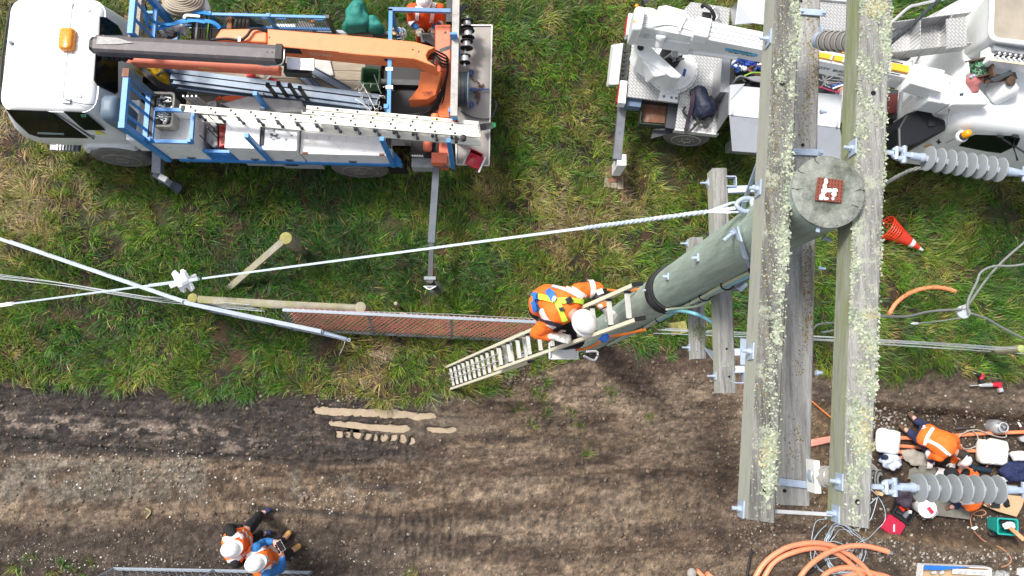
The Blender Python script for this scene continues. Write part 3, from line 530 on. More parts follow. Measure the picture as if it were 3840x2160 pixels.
# black straps round the trunk at the ladder head
for z, dr in ((6.42, .012), (6.34, .016), (6.26, .012), (6.18, .01)):
    c, r = paxis(z); mb = MB(); mb.tube([c+V((math.cos(a)*(r+dr), math.sin(a)*(r+dr), .05*math.sin(a+.8))) for a in [2*math.pi*k/36 for k in range(36)]], .014, 8, True); mb.build('band', black, pole, 50)
for k, (cc, r0, zt) in enumerate((((.50, .55, .38), .013, 8.6), ((.20, .50, .62), .016, 8.6), ((.42, .48, .36), .012, 8.3), ((.30, .44, .44), .014, 7.6), ((.16, .28, .27), .012, 6.2))):
    pts = []
    for i in range(24):
        z = 2.2+(zt-2.2)*i/23; c, r = paxis(z); a = -1.30+.10*(k-1.5)+.05*math.sin(z*1.7+k); pts.append(c+V((math.cos(a), math.sin(a), 0))*(r+.016+.008*math.sin(z*3+k*2)))
    mb = MB(); mb.tube(pts, r0, 8); mb.build('cable', mat('cable_sheath_%d' % k, cc, .5, var=.08), pole, 50)
mb = MB(); mb.tube(arc([onpole(2500, 1170, .02), onpole(2530, 1165, .03), P(2590, 1172, 6.9), P(2640, 1190, 6.9), P(2685, 1218, 6.9)]), .014, 8); mb.build('cable', mat('cable_sheath_1', (.2, .5, .62)), pole, 50)
mb = MB(); mb.tube(arc([onpole(2500, 1160, .02), P(2600, 1150, 6.9), P(2640, 1135, 7.0), P(2690, 1112, 7.0)]), .011, 8); mb.build('cable', mat('cable_sheath_2', (.42, .48, .36)), pole, 50)
for z in (8.35, 7.75, 7.2, 6.9, 5.6, 4.9):                 # ties on the cables
    c, r = paxis(z); a = -1.3; d = V((math.cos(a), math.sin(a), 0)); mb = MB(); mb.tube([c+d*(r+.012)+V((math.cos(b)*.045*-d.y, math.cos(b)*.045*d.x, 0))+d*math.sin(b)*.035 for b in [2*math.pi*k/14 for k in range(14)]], .006 if z < 8.3 else .014, 6, True); mb.build('cable_tie', black, pole)
mb = MB(); mb.box(P(2170, 1298, 3.1), (.02, .14, .3), .5); mb.build('cable_guard', mat('green_guard', (.2, .28, .25), .6), pole)
# ================================================================ guy wire
ga, gb_ = P(2815, 772, 8.72), P(-40, 1150, 4.15)
dirg = (gb_-ga).normalized(); gend = ga+dirg*((ga.z)/-dirg.z); guy = thing('guy_wire', 'taut pale steel stay wire running from a hook on the pole across the grass', 'guy wire', (gend.x, gend.y, 0))
wirem = mat('stranded_steel_wire', (.50, .58, .66), .45, metal=.3, var=.25, scale=60, stretch=(1, 1, 1))
def gp(u):                                                 # point on the wire that shows at photo column u
    lo, hi = 0., 1.
    for _ in range(40):
        m = (lo+hi)/2; p = ga.lerp(gb_, m); c = CR.transposed()@(p-V((0, 0, CAM_H))); x = 1920-c.x/c.z*FP
        if x > u: lo = m
        else: hi = m
    return ga.lerp(gb_, lo)
mb = MB(); mb.tube([gp(2760), gp(760)], .0085, 8); mb.build('wire', wirem, guy, 50)
mb = MB(); mb.tube([gp(640), gend], .0095, 8); mb.build('wire', wirem, guy, 50)
mb = MB()                                                  # helical grip near the pole
a, b = gp(2650), gp(2190)
for k in range(3): mb.tube([a.lerp(b, i/60)+(lambda th: V((0, math.cos(th), math.sin(th))))(i*.9+k*2.1)*.0085 for i in range(61)], .0055, 5)
mb.build('grip', wirem, guy, 50)
mb = MB(); mb.tube([gp(2660), gp(2740)+V((0, .03, 0)), P(2838, 748, 8.75)], .007, 6); mb.tube([gp(2660), gp(2740)+V((0, -.02, 0)), P(2835, 796, 8.75)], .007, 6); mb.build('grip', wirem, guy, 50)
mb = MB(); mb.tube(arc([P(2842, 748, 8.78), P(2790, 745, 8.78), P(2762, 768, 8.78), P(2790, 792, 8.78), P(2838, 788, 8.78)]), .013, 10); mb.tube(arc([P(2850, 742, 8.8), P(2822, 752, 8.8), P(2826, 775, 8.8), P(2850, 772, 8.8)]), .014, 10); mb.build('shackle', galv, guy, 50)
gi = gp(687); d = dirg; mb = MB(); mb.lathe(gi-d*.085, d, [(0, .02), (.02, .035), (.085, .028), (.15, .035), (.17, .02)], 16)
_, s1, s2 = basis(d)
for k in range(4):
    a = k*math.pi/2+.6; n = s1*math.cos(a)+s2*math.sin(a); t_ = s1*math.cos(a+1.57)+s2*math.sin(a+1.57); R = []
    for x, hh in ((-.085, .085), (-.05, .105), (-.02, .06), (.02, .06), (.05, .105), (.085, .085)): R.append([gi+d*x+t_*.017, gi+d*x-t_*.017, gi+d*x-t_*.013+n*hh, gi+d*x+t_*.013+n*hh])
    mb.rings(R)
mb.build('strain_insulator', mat('white_porcelain', (.8, .82, .84), .25, var=.03), guy, 50)
mb = MB(); mb.tube([gp(745), gp(700)], .014, 8); mb.tube([gp(672), gp(560)], .014, 8); mb.build('grip', wirem, guy, 50)
mb = MB(); mb.tube([gp(48), gp(-60)], .02, 10); mb.build('sleeve', offwhite, guy, 50)
# ================================================================ strings of insulator discs
disc = mat('grey_silicone', (.26, .285, .30), .6, var=.1)
def string(name, label, pa, pb, f0, f1, nd, D=.058, first=.008):
    a, b = P(*pa), P(*pb); d = (b-a).normalized(); L = (b-a).length; r = thing(name, label, 'insulator', (a.x, a.y, a.z-.06), group='strings of grey discs')
    mb = MB(); mb.tube([a+d*(f0-.02), a+d*(f1+.02)], .0135, 12); mb.build('core', mat('grey_core', (.36, .39, .45), .5), r, 50)
    for k in range(nd):
        p = a+d*(f0+(f1-f0)*k/(nd-1)); mb = MB(); mb.lathe(p, d, [(-.006, .014), (-.004, D*.8), (-.003, D-.002), (0, D), (.003, D-.001), (.010, D*.55), (.022, .022), (.03, .0145)], 40); mb.build('shed', disc, r, 35)
    mb = MB(); mb.lathe(a+d*(f0-.09), d, [(0, .016), (.002, .018), (.05, .018), (.052, .021), (.066, .022), (.07, .016)], 16); mb.build('end_fitting', galv, r, 35)
    _, s, u = basis(d); mb = MB(); mb.tube([a-d*.06, a+d*.03], .011, 10); mb.tube(arc([a+d*.03+s*.005, a+d*.045+s*.02, a+d*.085+s*.022]), .012, 10); mb.tube(arc([a+d*.03-s*.005, a+d*.045-s*.02, a+d*.085-s*.022]), .012, 10); mb.lathe(a+d*.085-s*.04, s, [(0, .013), (.08, .013)], 10); mb.lathe(a+d*.045+u*.005-s*.03, s, [(0, .010), (.06, .010)], 8); mb.beam(a+d*.075, a+d*(f0-.088), .022, .026); mb.build('clevis', galv, r, 40)
    mb = MB(); mb.lathe(a+d*(f1+.02), d, [(0, .016), (.004, .020), (.02, .021), (.07, .018), (.072, .013)], 16); mb.beam(a+d*(f1+.085), a+d*(f1+.16), .024, .026); mb.lathe(a+d*(f1+.13)-s*.035, s, [(0, .014), (.07, .014)], 10); mb.build('end_fitting', galv, r, 35)
    return r
string('insulator_string', 'string of eight grey discs hanging above the white truck cab', (3325, 570, 9.3), (3840, 652, 9.24), .205, .560, 8)
string('insulator_string', 'string of eight grey discs hanging above the digging crew', (3285, 1825, 9.3), (3840, 1838, 9.24), .200, .568, 8, .062)
porc = mat('grey_porcelain', (.34, .33, .31), .3, var=.06)
def post_ins(label, pa, pb, n, D):
    a, b = P(*pa), P(*pb); d = (b-a).normalized(); L = (b-a).length; r = thing('post_insulator', label, 'insulator', (a.x, a.y, a.z-D), group='ribbed porcelain insulators')
    mb = MB(); mb.tube([a, b], D*.42, 14); mb.build('core', mat('gap_shade_black', (.03, .03, .03), .4), r, 50)  # core coloured near black so the gaps between sheds look shaded
    for k in range(n):
        p = a.lerp(b, (k+.6)/n); mb = MB(); w = L/n; mb.lathe(p, d, [(-w*.16, D), (-w*.12, D*1.01), (-w*.02, D*.9), (w*.07, D*.62), (w*.11, D*.44)], 26, False); mb.build('shed', porc, r, 35); mb = MB(); mb.lathe(p-d*w*.07, d, [(0, .001), (0, D*.90), (.003, D*.90), (.003, .001)], 26, False); mb.build('shed_shade_disc', mat('gap_shade_black', (.03, .03, .03)), r, 35)  # black disc in each shed paints the shade inside its cup
    mb = MB(); mb.lathe(a-d*.03, d, [(0, D*.8), (.03, D*.85)], 12); mb.build('cap', galv, r, 30)
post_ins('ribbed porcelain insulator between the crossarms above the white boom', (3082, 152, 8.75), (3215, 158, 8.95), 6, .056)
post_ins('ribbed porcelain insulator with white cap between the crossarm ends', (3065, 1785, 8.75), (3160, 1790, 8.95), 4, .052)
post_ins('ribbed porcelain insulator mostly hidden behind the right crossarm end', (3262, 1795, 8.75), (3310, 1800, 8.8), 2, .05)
mb = MB(); o0 = P(3050, 1785, 8.74); mb.box(o0, (.03, .16, .1), 0); one(mb, 'mounting_cap', offwhite, 'white mounting block at the lower crossarm end by a ribbed insulator', 'cap')
# ================================================================ loose conductors near the pole
greyw = mat('grey_cable', (.20, .21, .20), .6, var=.25, scale=50); darkw = mat('dark_cable', (.045, .055, .06), .55, var=.4, scale=90)
def twist(name, pts, r, m, label, cat='cable', tw=3, n=70, pitch=.16):
    pts = arc(pts, 10); c = [V(p) for p in pts]; mb = MB()
    for k in range(tw):
        q = []
        for i, p in enumerate(c):
            d = (c[min(i+1, len(c)-1)]-c[max(i-1, 0)]).normalized(); _, s, u = basis(d); th = i*.9+k*2*math.pi/tw; q.append(p+(s*math.cos(th)+u*math.sin(th))*r*.55)
        mb.tube(q, r*.62, 5)
    return one(mb, name, m, label, cat, smooth=50)
def cable(pts, r, m, label, name='cable', cat='cable', n=8, group=None):
    mb = MB(); mb.tube(arc(pts, n), r, 8); return one(mb, name, m, label, cat, group, 50)
twist('cable', [P(3325, 172, 9.1), P(3410, 100, 9.0), P(3520, 0, 8.8), P(3640, -110, 8.6)], .011, darkw, 'dark twisted cable climbing from the right crossarm to the top edge', n=40)
twist('cable', [P(3310, 695, 9.0), P(3370, 660, 9.05), P(3440, 632, 9.1), P(3560, 628, 9.0), P(3700, 650, 8.6)], .009, greyw, 'grey twisted cable passing under the string of discs by the cab')
o = thing('cable_joint', 'clear disc joint where thin grey cables meet above the grass', 'joint', (P(3612, 1170, 5.9).x, P(3612, 1170, 5.9).y, 5.88))
c0 = P(3612, 1170, 5.9); mb = MB(); mb.lathe(c0+V((0, 0, -.015)), (0, 0, 1), [(0, .05), (.005, .06), (.025, .06), (.03, .05)], 20); mb.build('disc', mat('cloudy_plastic', (.45, .5, .52), .25, var=.2), o, 30)
mb = MB(); mb.box(c0+V((.0, .045, .02)), (.05, .03, .03), .4); mb.build('clamp', alu, o)
cable([P(3300, 1185, 6.6), P(3400, 1187, 6.4), P(3490, 1168, 6.1), P(3605, 1160, 5.92)], .011, greyw, 'grey cable from the right crossarm to the clear disc joint')
cable([P(3625, 1150, 5.93), P(3740, 1000, 5.7), P(3900, 860, 5.5)], .011, greyw, 'straight grey cable rising from the disc joint to the right edge')
cable([P(3632, 1180, 5.93), P(3630, 1130, 5.95), P(3662, 1060, 5.9), P(3680, 1020, 5.9), P(3730, 998, 5.9), P(3800, 997, 5.9), P(3900, 980, 5.9)], .011, greyw, 'wavy grey cable looping up from the disc joint')
cable([P(3630, 1172, 5.9), P(3700, 1195, 5.8), P(3760, 1230, 5.7), P(3900, 1300, 5.5)], .011, greyw, 'grey cable sloping down to the right from the disc joint')
cable([P(3600, 1192, 5.9), P(3520, 1205, 5.9), P(3440, 1213, 5.9)], .006, greyw, 'thin grey tail with a metal tip under the disc joint'); 
mb = MB(); mb.lathe(P(3442, 1213, 5.9), P(3412, 1214, 5.9)-P(3442, 1213, 5.9), [(0, .012), (.04, .014), (.065, .004)], 10); one(mb, 'cable_tip', alu, 'pointed metal tip on the thin tail below the disc joint', 'cable tip', smooth=40)
cable([P(3048, 1235, 7.2), P(3075, 1215, 7.2), P(3160, 1210, 7.1)], .008, greyw, 'upper of two thin cable ends between the crossarms')
cable([P(3080, 1247, 7.2), P(3120, 1240, 7.2), P(3160, 1225, 7.1)], .008, greyw, 'lower of two thin cable ends between the crossarms')
# ================================================================ fences and gates on the verge
postm = mat('old_fence_timber', (.30, .28, .22), .85, var=.3, scale=6, dirt=(.26, .27, .04), damt=.5, dscale=5, bump=.4)
mossm = mat('yellow_lichen_wood', (.27, .25, .08), .9, var=.3, scale=25, dirt=(.24, .24, .14), damt=.4, dscale=14)
def fpost(u, v, h, r, label, tm=mossm, lean=(0, 0)):
    t = P(u, v, h); c = V((t.x-lean[0], t.y-lean[1], -.1)); mb = MB(); mb.tube([c, c.lerp(t, .5), t], [r*1.05, r, r], 16); root = thing('fence_post', label, 'fence post', (c.x, c.y, 0), group='round timber fence posts')
    mb.build('post', postm, root, 50); mb = MB(); mb.lathe(t+V((0, 0, -.005)), (t-c), [(0, r*1.01), (.012, r*.97), (.018, r*.6), (.02, 0.001)], 16); mb.build('post_top', tm, root, 50); return t
fpost(1072, 893, 1.12, .095, 'stout round post with yellow lichen on its split top')
fpost(1352, 1152, .8, .085, 'round post at the right end of the mossy rail', postm)
fpost(722, 1118, 1.0, .075, 'post with bright yellow lichen top at the left end of the rail')
fpost(3830, 1308, 1.0, .06, 'grey round post at the right edge beside the wires', mat('green_post_top', (.35, .42, .12), .8))
fpost(1484, 1138, .55, .03, 'thin stub post above the orange mesh gate', postm, (-.0, .0))
mb = MB(); mb.beam(P(1062, 905, 1.0), P(856, 1084, .02), .10, .06); one(mb, 'stay_rail', postm, 'sloping timber stay leaning on the lichen topped post', 'rail')
mb = MB(); mb.tube([P(740, 1122, .95), P(1050, 1142, .9), P(1345, 1156, .72)], [.055, .062, .06], 12); one(mb, 'fence_rail', postm, 'long mossy round rail lying between two posts above the orange gate', 'rail', smooth=50)
mb = MB(); mb.tube([P(2515, 1236, .1), P(2570, 1225, .1)], [.11, .1], 12); one(mb, 'log_stub', mossm, 'mossy log end in the grass under the cables', 'log', smooth=50)
mb = MB(); mb.beam(P(1505, 1180, .3), P(1530, 1185, .3), .06, .25); one(mb, 'peg', timber, 'square timber peg behind the orange mesh gate', 'peg')
gwire = mat('galvanised_fence_wire', (.42, .45, .48), .5, metal=.3)
def netting(name, quad, n1_, r, m, parent, ang=1.0):
    """diamond mesh of round wires on a quad (corners a, b, c, d)"""
    a, b, c, d = [V(p) for p in quad]; L = (b-a).length; Hh = (d-a).length; mb = MB(); sp = L/n1_; k = Hh/ang
    S = lambda x, y: a.lerp(b, x/L).lerp(d.lerp(c, x/L), y/Hh)
    for s in (1, -1):
        x0 = -k
        while x0 < L+k:
            q = []
            for i in range(2):
                y = Hh*i; x = x0+(k*i if s > 0 else -k*i); q.append((x, y))
            (xa, ya), (xb, yb) = q
            f = lambda x: ya+(yb-ya)*(x-xa)/(xb-xa)
            l, h = max(0, min(xa, xb)), min(L, max(xa, xb))
            if h-l > .01: mb.beam(S(l, f(l)), S(h, f(h)), r, r)
            x0 += sp
    o = mb.build(name, m, parent); o['kind'] = 'stuff'; return o
# orange-netted pipe gate, leaning
g = thing('pipe_gate', 'leaning galvanised pipe gate backed with orange barrier mesh', 'gate', P(1500, 1260, .03)[:])
tl, tr_, bl, br_ = P(1062, 1162, 1.02), P(2010, 1207, 1.02), P(1100, 1236, .06), P(1990, 1280, .06)
mb = MB(); mb.tube([tl, tr_], .024, 10); mb.build('top_rail', galvdull, g, 50); mb = MB(); mb.tube([bl, br_], .022, 10); mb.build('bottom_rail', galvdull, g, 50)
for t in (.0, .335, .665, 1): mb = MB(); mb.tube([tl.lerp(tr_, t), bl.lerp(br_, t)], .018, 8); mb.build('upright', galvdull, g, 50)
netting('wire_mesh', [tl, tr_, br_, bl], 56, .0065, mat('pale_mesh_wire', (.66, .52, .40), .6), g, 2.0)
n_ = (tr_-tl).cross(bl-tl).normalized(); n_ = n_ if n_.z < 0 else -n_
netting('barrier_mesh', [p+n_*.03 for p in (tl.lerp(tr_, .02), tr_, br_, bl.lerp(br_, .02))], 46, .013, mat('red_barrier_mesh', (.92, .22, .19), .6, var=.25, scale=3), g, 2.3)
def edge_gate(label, a, b, h, r, n, wr=.006):
    a, b = V(a), V(b); g = thing('mesh_gate', label, 'gate', (a.lerp(b, .5).x, a.lerp(b, .5).y, 0), group='pipe gates with chain mesh'); dn = V((0, 0, -h))
    mb = MB(); mb.tube([a, b], r, 10); mb.build('top_rail', galvdull, g, 50); mb = MB(); mb.tube([a+dn, b+dn], r, 10); mb.build('bottom_rail', galvdull, g, 50)
    for t in (0, .5, 1): mb = MB(); p = a.lerp(b, t); mb.tube([p, p+dn], r*.9, 8); mb.build('upright', galvdull, g, 50)
    netting('wire_mesh', [a, b, b+dn, a+dn], n, wr, gwire, g, 2.0); return g
edge_gate('long pipe gate seen edge on, running in from the left edge', P(-120, 855, 1.12), P(686, 1131, 1.12), 1.0, .024, 40)
g2 = edge_gate('pipe gate seen edge on below the mossy rail, with spring at its end', P(696, 1136, 1.15), P(1205, 1243, 1.15), 1.0, .03, 40)
mb = MB(); a, b = P(1205, 1246, 1.1), P(1298, 1272, 1.05); d, s, u = basis(b-a); L = (b-a).length
mb.tube([a.lerp(b, i/130)+(s*math.cos(i*1.05)+u*math.sin(i*1.05))*.028 for i in range(131)], .006, 5); mb.tube(arc([b, b+d*.05+s*.02, b+d*.06, b+d*.05-s*.02, b]), .007, 6); mb.build('latch_spring', galv, g2, 50)
mb = MB(); mb.ribbon(arc([P(1292, 1285, .6), P(1285, 1305, .35), P(1272, 1330, .02)]), V((1, 0, .5)), .05, .004); one(mb, 'strap_end', offwhite, 'white strap end hanging below the gate spring', 'strap')
edge_gate('chain mesh gate along the bottom edge behind the two bystanders', P(425, 2133, .1)+V((0, 0, 1.05)), P(1168, 2147, .1)+V((0, 0, 1.05)), 1.05, .024, 26, .0035)
def wires(label, pts, hs, r, group=None):
    mb = MB()
    t = thing('wire_fence', label, 'fence', (P(*pts[0], 0).x, P(*pts[0], 0).y, 0))
    base = [P(u, v, 0) for u, v in pts]
    for h in hs: mb = MB(); mb.tube([p+V((random.uniform(-.01, .01), random.uniform(-.025, .025), h)) for p in base], r, 5); mb.build('wire', gwire, t)
wires('fence of thin parallel wires passing under the crossarms to the right edge', [(2440, 1250), (3020, 1278), (3400, 1303), (4100, 1350)], (.15, .35, .55, .75, .95, 1.1), .0045)
wires('fence of thin wires running from the left edge to the mossy rail', [(-150, 1030), (300, 1082), (640, 1142), (1000, 1170)], (.1, .25, .4, .6, .8, .95), .004)
wires('single thin wire above the orange mesh gate', [(1340, 1186), (1700, 1206), (2000, 1220)], (.95,), .004)
from mathutils.bvhtree import BVHTree
# ================================================================ people
def hand(mb, wrist, d, n, s=1., curl=.5, side=1, fat=1.):
    """palm, four unequal bent fingers and a thumb; d along the hand, n out of the back of the hand"""
    w = V(wrist); d = V(d).normalized(); n = V(n); n = (n-d*n.dot(d)).normalized(); a = d.cross(n)*side
    mb.cap(w-d*.03*s, .026*s*fat, w+d*.02*s, .028*s*fat, 10)
    for k in range(4): mb.cap(w+d*.015*s+a*(k-1.5)*.013*s, .016*s*fat, w+d*.082*s+a*(k-1.5)*.020*s, .0135*s*fat, 8)
    for k, (L, r) in enumerate(((.074, .0092), (.084, .0098), (.078, .0094), (.060, .0082))):
        p = w+d*.085*s+a*(1.5-k)*.0205*s; e = (d+a*(1.5-k)*.09).normalized()
        for j, q in enumerate((.42, .32, .26)):
            c = curl*(j+.4)*.8; f = e*math.cos(c)-n*math.sin(c); p2 = p+f*L*q*s; mb.cap(p, r*s*fat*(1-.06*j), p2, r*s*fat*(.94-.06*j), 8); p = p2
    t = w+d*.02*s+a*.028*s; t2 = t+(d*.55+a*.75-n*.25).normalized()*.045*s; mb.cap(t, .0135*s*fat, t2, .0115*s*fat, 8); mb.cap(t2, .0115*s*fat, t2+(d*.85+a*.25-n*.35).normalized()*.036*s, .009*s*fat, 8)
def torso_rings(pelvis, chest, neck, lat, grow=0.):
    lat = V(lat).normalized(); pelvis, chest, neck = V(pelvis), V(chest), V(neck)
    pts = arc([pelvis-(chest-pelvis)*.22, pelvis, pelvis.lerp(chest, .5), chest, chest.lerp(neck, .62), neck], 3); m = len(pts); R = []
    A = np.interp(np.linspace(0, 1, m), [0, .08, .22, .42, .62, .78, .9, 1], [.11, .165, .178, .165, .195, .205, .12, .065]); B = np.interp(np.linspace(0, 1, m), [0, .08, .22, .42, .62, .78, .9, 1], [.08, .115, .125, .115, .13, .12, .085, .06])
    out = []
    for i, p in enumerate(pts):
        d = (pts[min(i+1, m-1)]-pts[max(i-1, 0)]).normalized(); l = (lat-d*lat.dot(d)).normalized(); f = l.cross(d)
        out.append((p, l, f, A[i]+grow, B[i]+grow)); R.append([p+l*(A[i]+grow)*math.cos(t)+f*(B[i]+grow)*math.sin(t) for t in [2*math.pi*k/20 for k in range(20)]])
    return R, out
def remeshed(o, vox, it=5, fold=.0, fs=.06):
    mod(o, 'REMESH', mode='VOXEL', voxel_size=vox, use_smooth_shade=True); mod(o, 'SMOOTH', factor=.5, iterations=it)
    if fold: crumple(o, fold, fs)
    return o
def hard_hat(parent, c, up, fwd, m=None, s=1.):
    u = V(up).normalized(); f = V(fwd); f = (f-u*f.dot(u)).normalized(); l = u.cross(f); c = V(c); n = 32
    mb = MB(); R = []
    for h, rx, ry, off in ((-.012, .118, .094, .0), (-.006, .150, .118, .014), (.0, .152, .120, .015), (.006, .146, .116, .014), (.010, .128, .104, .004), (.04, .122, .100, 0), (.075, .105, .088, 0), (.1, .078, .066, 0), (.116, .04, .035, 0), (.120, .002, .002, 0)):
        R.append([c+u*h*s+f*(off+rx*math.cos(t))*s+l*ry*math.sin(t)*s for t in [2*math.pi*k/n for k in range(n)]])
    mb.rings(R)
    for y in (-.022, 0, .022): mb.tube([c+u*(z+.002)*s+f*x*s+l*y*s for x, z in ((.11, .055), (.09, .084), (.05, .11), (0, .119), (-.05, .11), (-.09, .084), (-.11, .055))], .006*s, 6)
    return mb.build('hard_hat', m or offwhite, parent, 50)
def person(label, base, J, C):
    """J: pelvis, chest, neck, head, up (of the head), fwd, lat, arms [(shoulder, elbow, wrist, hand dir, back of hand, side)], legs [(hip, knee, ankle, toe dir)]; C: materials"""
    r = thing('person', label, 'person', base); arms, legs = J['arms'], J['legs']; up = V(J['up']).normalized(); f = V(J['fwd']).normalized(); s = J.get('s', 1.)
    hd = V(J['head']); mb = MB(); R, TR = torso_rings(J['pelvis'], J['chest'], J['neck'], J['lat'], -.02); mb.rings(R)
    fh = (f-up*f.dot(up)).normalized(); lh = up.cross(fh); Mh = Matrix((fh, lh, up)).transposed()
    mb.ell(hd, (.098, .076, .118), 16, 12, Mh); mb.ell(hd+fh*.045-up*.07, (.055, .052, .05), 12, 8, Mh); mb.cap(V(J['neck'])-(hd-V(J['neck']))*.3, .06, hd-up*.05, .056)
    mb.cap(hd+fh*.09-up*.0, .012, hd+fh*.112-up*.035, .016, 8)
    for q in (1, -1): mb.ell(hd+lh*q*.078-up*.015, (.028, .012, .034), 8, 6, Mh)
    for sh, el, wr, hdir, hn, sd_ in arms: mb.cap(sh, .058, el, .046); mb.cap(el, .046, wr, .030); hand(mb, wr, hdir, hn, .95, J.get('curl', .6), sd_)
    for hp, kn, an, td in legs: mb.cap(hp, .085, kn, .06); mb.cap(kn, .058, an, .04); mb.cap(an, .045, V(an)+V(td).normalized()*.13-V((0, 0, .04)), .035)
    body = remeshed(mb.build('body', skin, r, 50), .0095, 3)
    mb = MB()
    for q in (1, -1): mb.ell(hd+fh*.088+lh*q*.031+up*.008, .0125, 8, 6)
    mb.build('eyes', mat('eye_white', (.6, .6, .58), .3), r, 50)['kind'] = 'stuff'
    mb = MB(); mb.cap(hd+fh*.098-up*.062+lh*.02, .006, hd+fh*.098-up*.062-lh*.02, .006, 6); mb.build('mouth', mat('lips', (.36, .13, .11), .5), r, 50)
    if C.get('hair'): mb = MB(); mb.ell(hd-fh*.012+up*.012, (.104, .083, .115), 16, 10, Mh); mb.build('hair', C['hair'], r, 50)
    mb = MB(); R, TR = torso_rings(J['pelvis'], J['chest'], J['neck'], J['lat'], J.get('grow', .012)); mb.rings(R)
    if not C.get('vest'):
        for sh, el, wr, *_ in arms: mb.cap(sh, .085, el, .070); mb.cap(el, .070, V(el).lerp(V(wr), .86), .052); mb.cap(V(J['chest']).lerp(V(J['neck']), .45), .09, sh, .085)
    jk = remeshed(mb.build('vest' if C.get('vest') else 'jacket', C['jacket'], r, 50), .015, 5, .028, .09)
    if C.get('vest'):
        mb = MB(); R2, _ = torso_rings(J['pelvis'], J['chest'], J['neck'], J['lat'], J.get('grow', .012)-.016); mb.rings(R2)
        for sh, el, wr, *_ in arms: mb.cap(sh, .082, el, .066); mb.cap(el, .066, V(el).lerp(V(wr), .9), .046); mb.cap(V(J['chest']).lerp(V(J['neck']), .45), .085, sh, .082)
        mb.cap(V(J['neck'])-(hd-V(J['neck']))*.35, .085, V(J['neck']).lerp(hd, .28), .08)
        remeshed(mb.build('jacket', C['vest'], r, 50), .015, 5, .028, .09)
    mb = MB(); p = V(J['pelvis'])
    for hp, kn, an, td in legs: mb.cap(p.lerp(V(hp), .6), .12, hp, .105); mb.cap(hp, .108, kn, .082); mb.cap(kn, .08, V(an).lerp(V(kn), .02), .070)
    remeshed(mb.build('trousers', C['trousers'], r, 50), .015, 4, .03, .1)
    for hp, kn, an, td in legs:
        an = V(an); t = V(td).normalized(); mb = MB(); mb.cap(an+(V(kn)-an).normalized()*.11, .058, an, .056); mb.cap(an-V((0, 0, .03))-t*.03, .05, an+t*.15-V((0, 0, .045)), .046)
        o = remeshed(mb.build('boot', C['boots'], r, 50), .011, 3); mb = MB(); mb.cap(an-V((0, 0, .078))-t*.04, .018, an+t*.16-V((0, 0, .078)), .018, 8); sl_ = mb.build('sole', C.get('sole', black), o, 50)
    if C.get('gloves'):
        for sh, el, wr, hdir, hn, sd_ in arms:
            mb = MB(); hand(mb, wr, hdir, hn, 1.08, J.get('curl', .6), sd_, 1.22); mb.cap(V(wr)-V(hdir).normalized()*.05, .046, V(wr), .038, 12); remeshed(mb.build('glove', C['gloves'], r, 50), .0075, 2)
    if C.get('hat', 1): hard_hat(r, hd+up*.045, up, f)
    DG = bpy.context.evaluated_depsgraph_get(); ev = jk.evaluated_get(DG); tm_ = ev.to_mesh(); Mj = W[r.name]
    bvh = BVHTree.FromPolygons([Mj@v.co for v in tm_.vertices], [tuple(p.vertices) for p in tm_.polygons]); ev.to_mesh_clear()
    def tape(pts, w, m=silver, name='reflective_tape', off=.007, th=.005):
        """a strip of given width laid on the garment along a traced line"""
        q = arc([V((p[0], p[1], 0)) for p in pts], 6); z = pts[0][2]; k_ = FP/(CAM_H-z)*w/2; rows = []
        for i, p in enumerate(q):
            d = (q[min(i+1, len(q)-1)]-q[max(i-1, 0)]).normalized(); n = V((-d.y, d.x, 0)); row = []
            for s_ in (-1, -.33, .33, 1):
                c = p+n*k_*s_; h = bvh.ray_cast(V((0, 0, CAM_H)), ray(c.x, c.y).normalized())
                row.append((h[0], h[1] if h[1].z > 0 else -h[1]) if h[0] else None)
            rows.append(row)
        vs, fs, idx = [], [], {}
        def vid(i, j, top):
            if (i, j, top) not in idx: h = rows[i][j]; idx[(i, j, top)] = len(vs); vs.append(h[0]+h[1]*(off+(th if top else 0)))
            return idx[(i, j, top)]
        for i in range(len(rows)-1):
            for j in range(3):
                if all(rows[a][b] for a, b in ((i, j), (i, j+1), (i+1, j+1), (i+1, j))):
                    for top in (0, 1): fs.append((vid(i, j, top), vid(i, j+1, top), vid(i+1, j+1, top), vid(i+1, j, top)))
        if not fs: return
        mb = MB(); mb.add(vs, fs); return mb.build(name, m, r, 60)
    def ring(p0, p1, rad, m=silver, name='reflective_tape'):
        mb = MB(); p0, p1 = V(p0), V(p1); mb.lathe(p0, p1-p0, [(0, rad), (.003, rad+.004), ((p1-p0).length-.003, rad+.004), ((p1-p0).length, rad)], 20, False); return mb.build(name, m, r, 50)
    return r, tape, ring, TR
# --- the line worker on the ladder
ladder_w, tape, ring, TR = person('worker on the ladder in orange jacket with lime harness and white hard hat', P(2060, 1250, 4.3)[:], dict(
    pelvis=P(2040, 1125, 5.0), chest=P(2098, 1140, 5.36), neck=P(2150, 1178, 5.5), head=P(2182, 1205, 5.52), up=(.35, -.28, .9), fwd=(.72, -.62, -.35), lat=(.74, .70, 0), curl=.7,
    arms=[(P(2165, 1092, 5.4), P(2238, 1082, 5.35), P(2272, 1160, 5.4), (.62, -.55, -.15), (.2, .2, 1), 1), (P(2062, 1205, 5.32), P(2012, 1248, 5.15), P(2083, 1262, 5.2), (.9, -.18, 0), (0, .1, 1), -1)],
    legs=[(P(2080, 1120, 4.92), P(2150, 1200, 4.65), P(2060, 1225, 4.22), (.8, -.3, 0)), (P(2020, 1160, 4.92), P(2165, 1278, 4.8), P(2085, 1290, 4.4), (.8, -.3, 0))]),
    dict(jacket=hivis, trousers=blackcloth, boots=blackcloth, gloves=glovew))
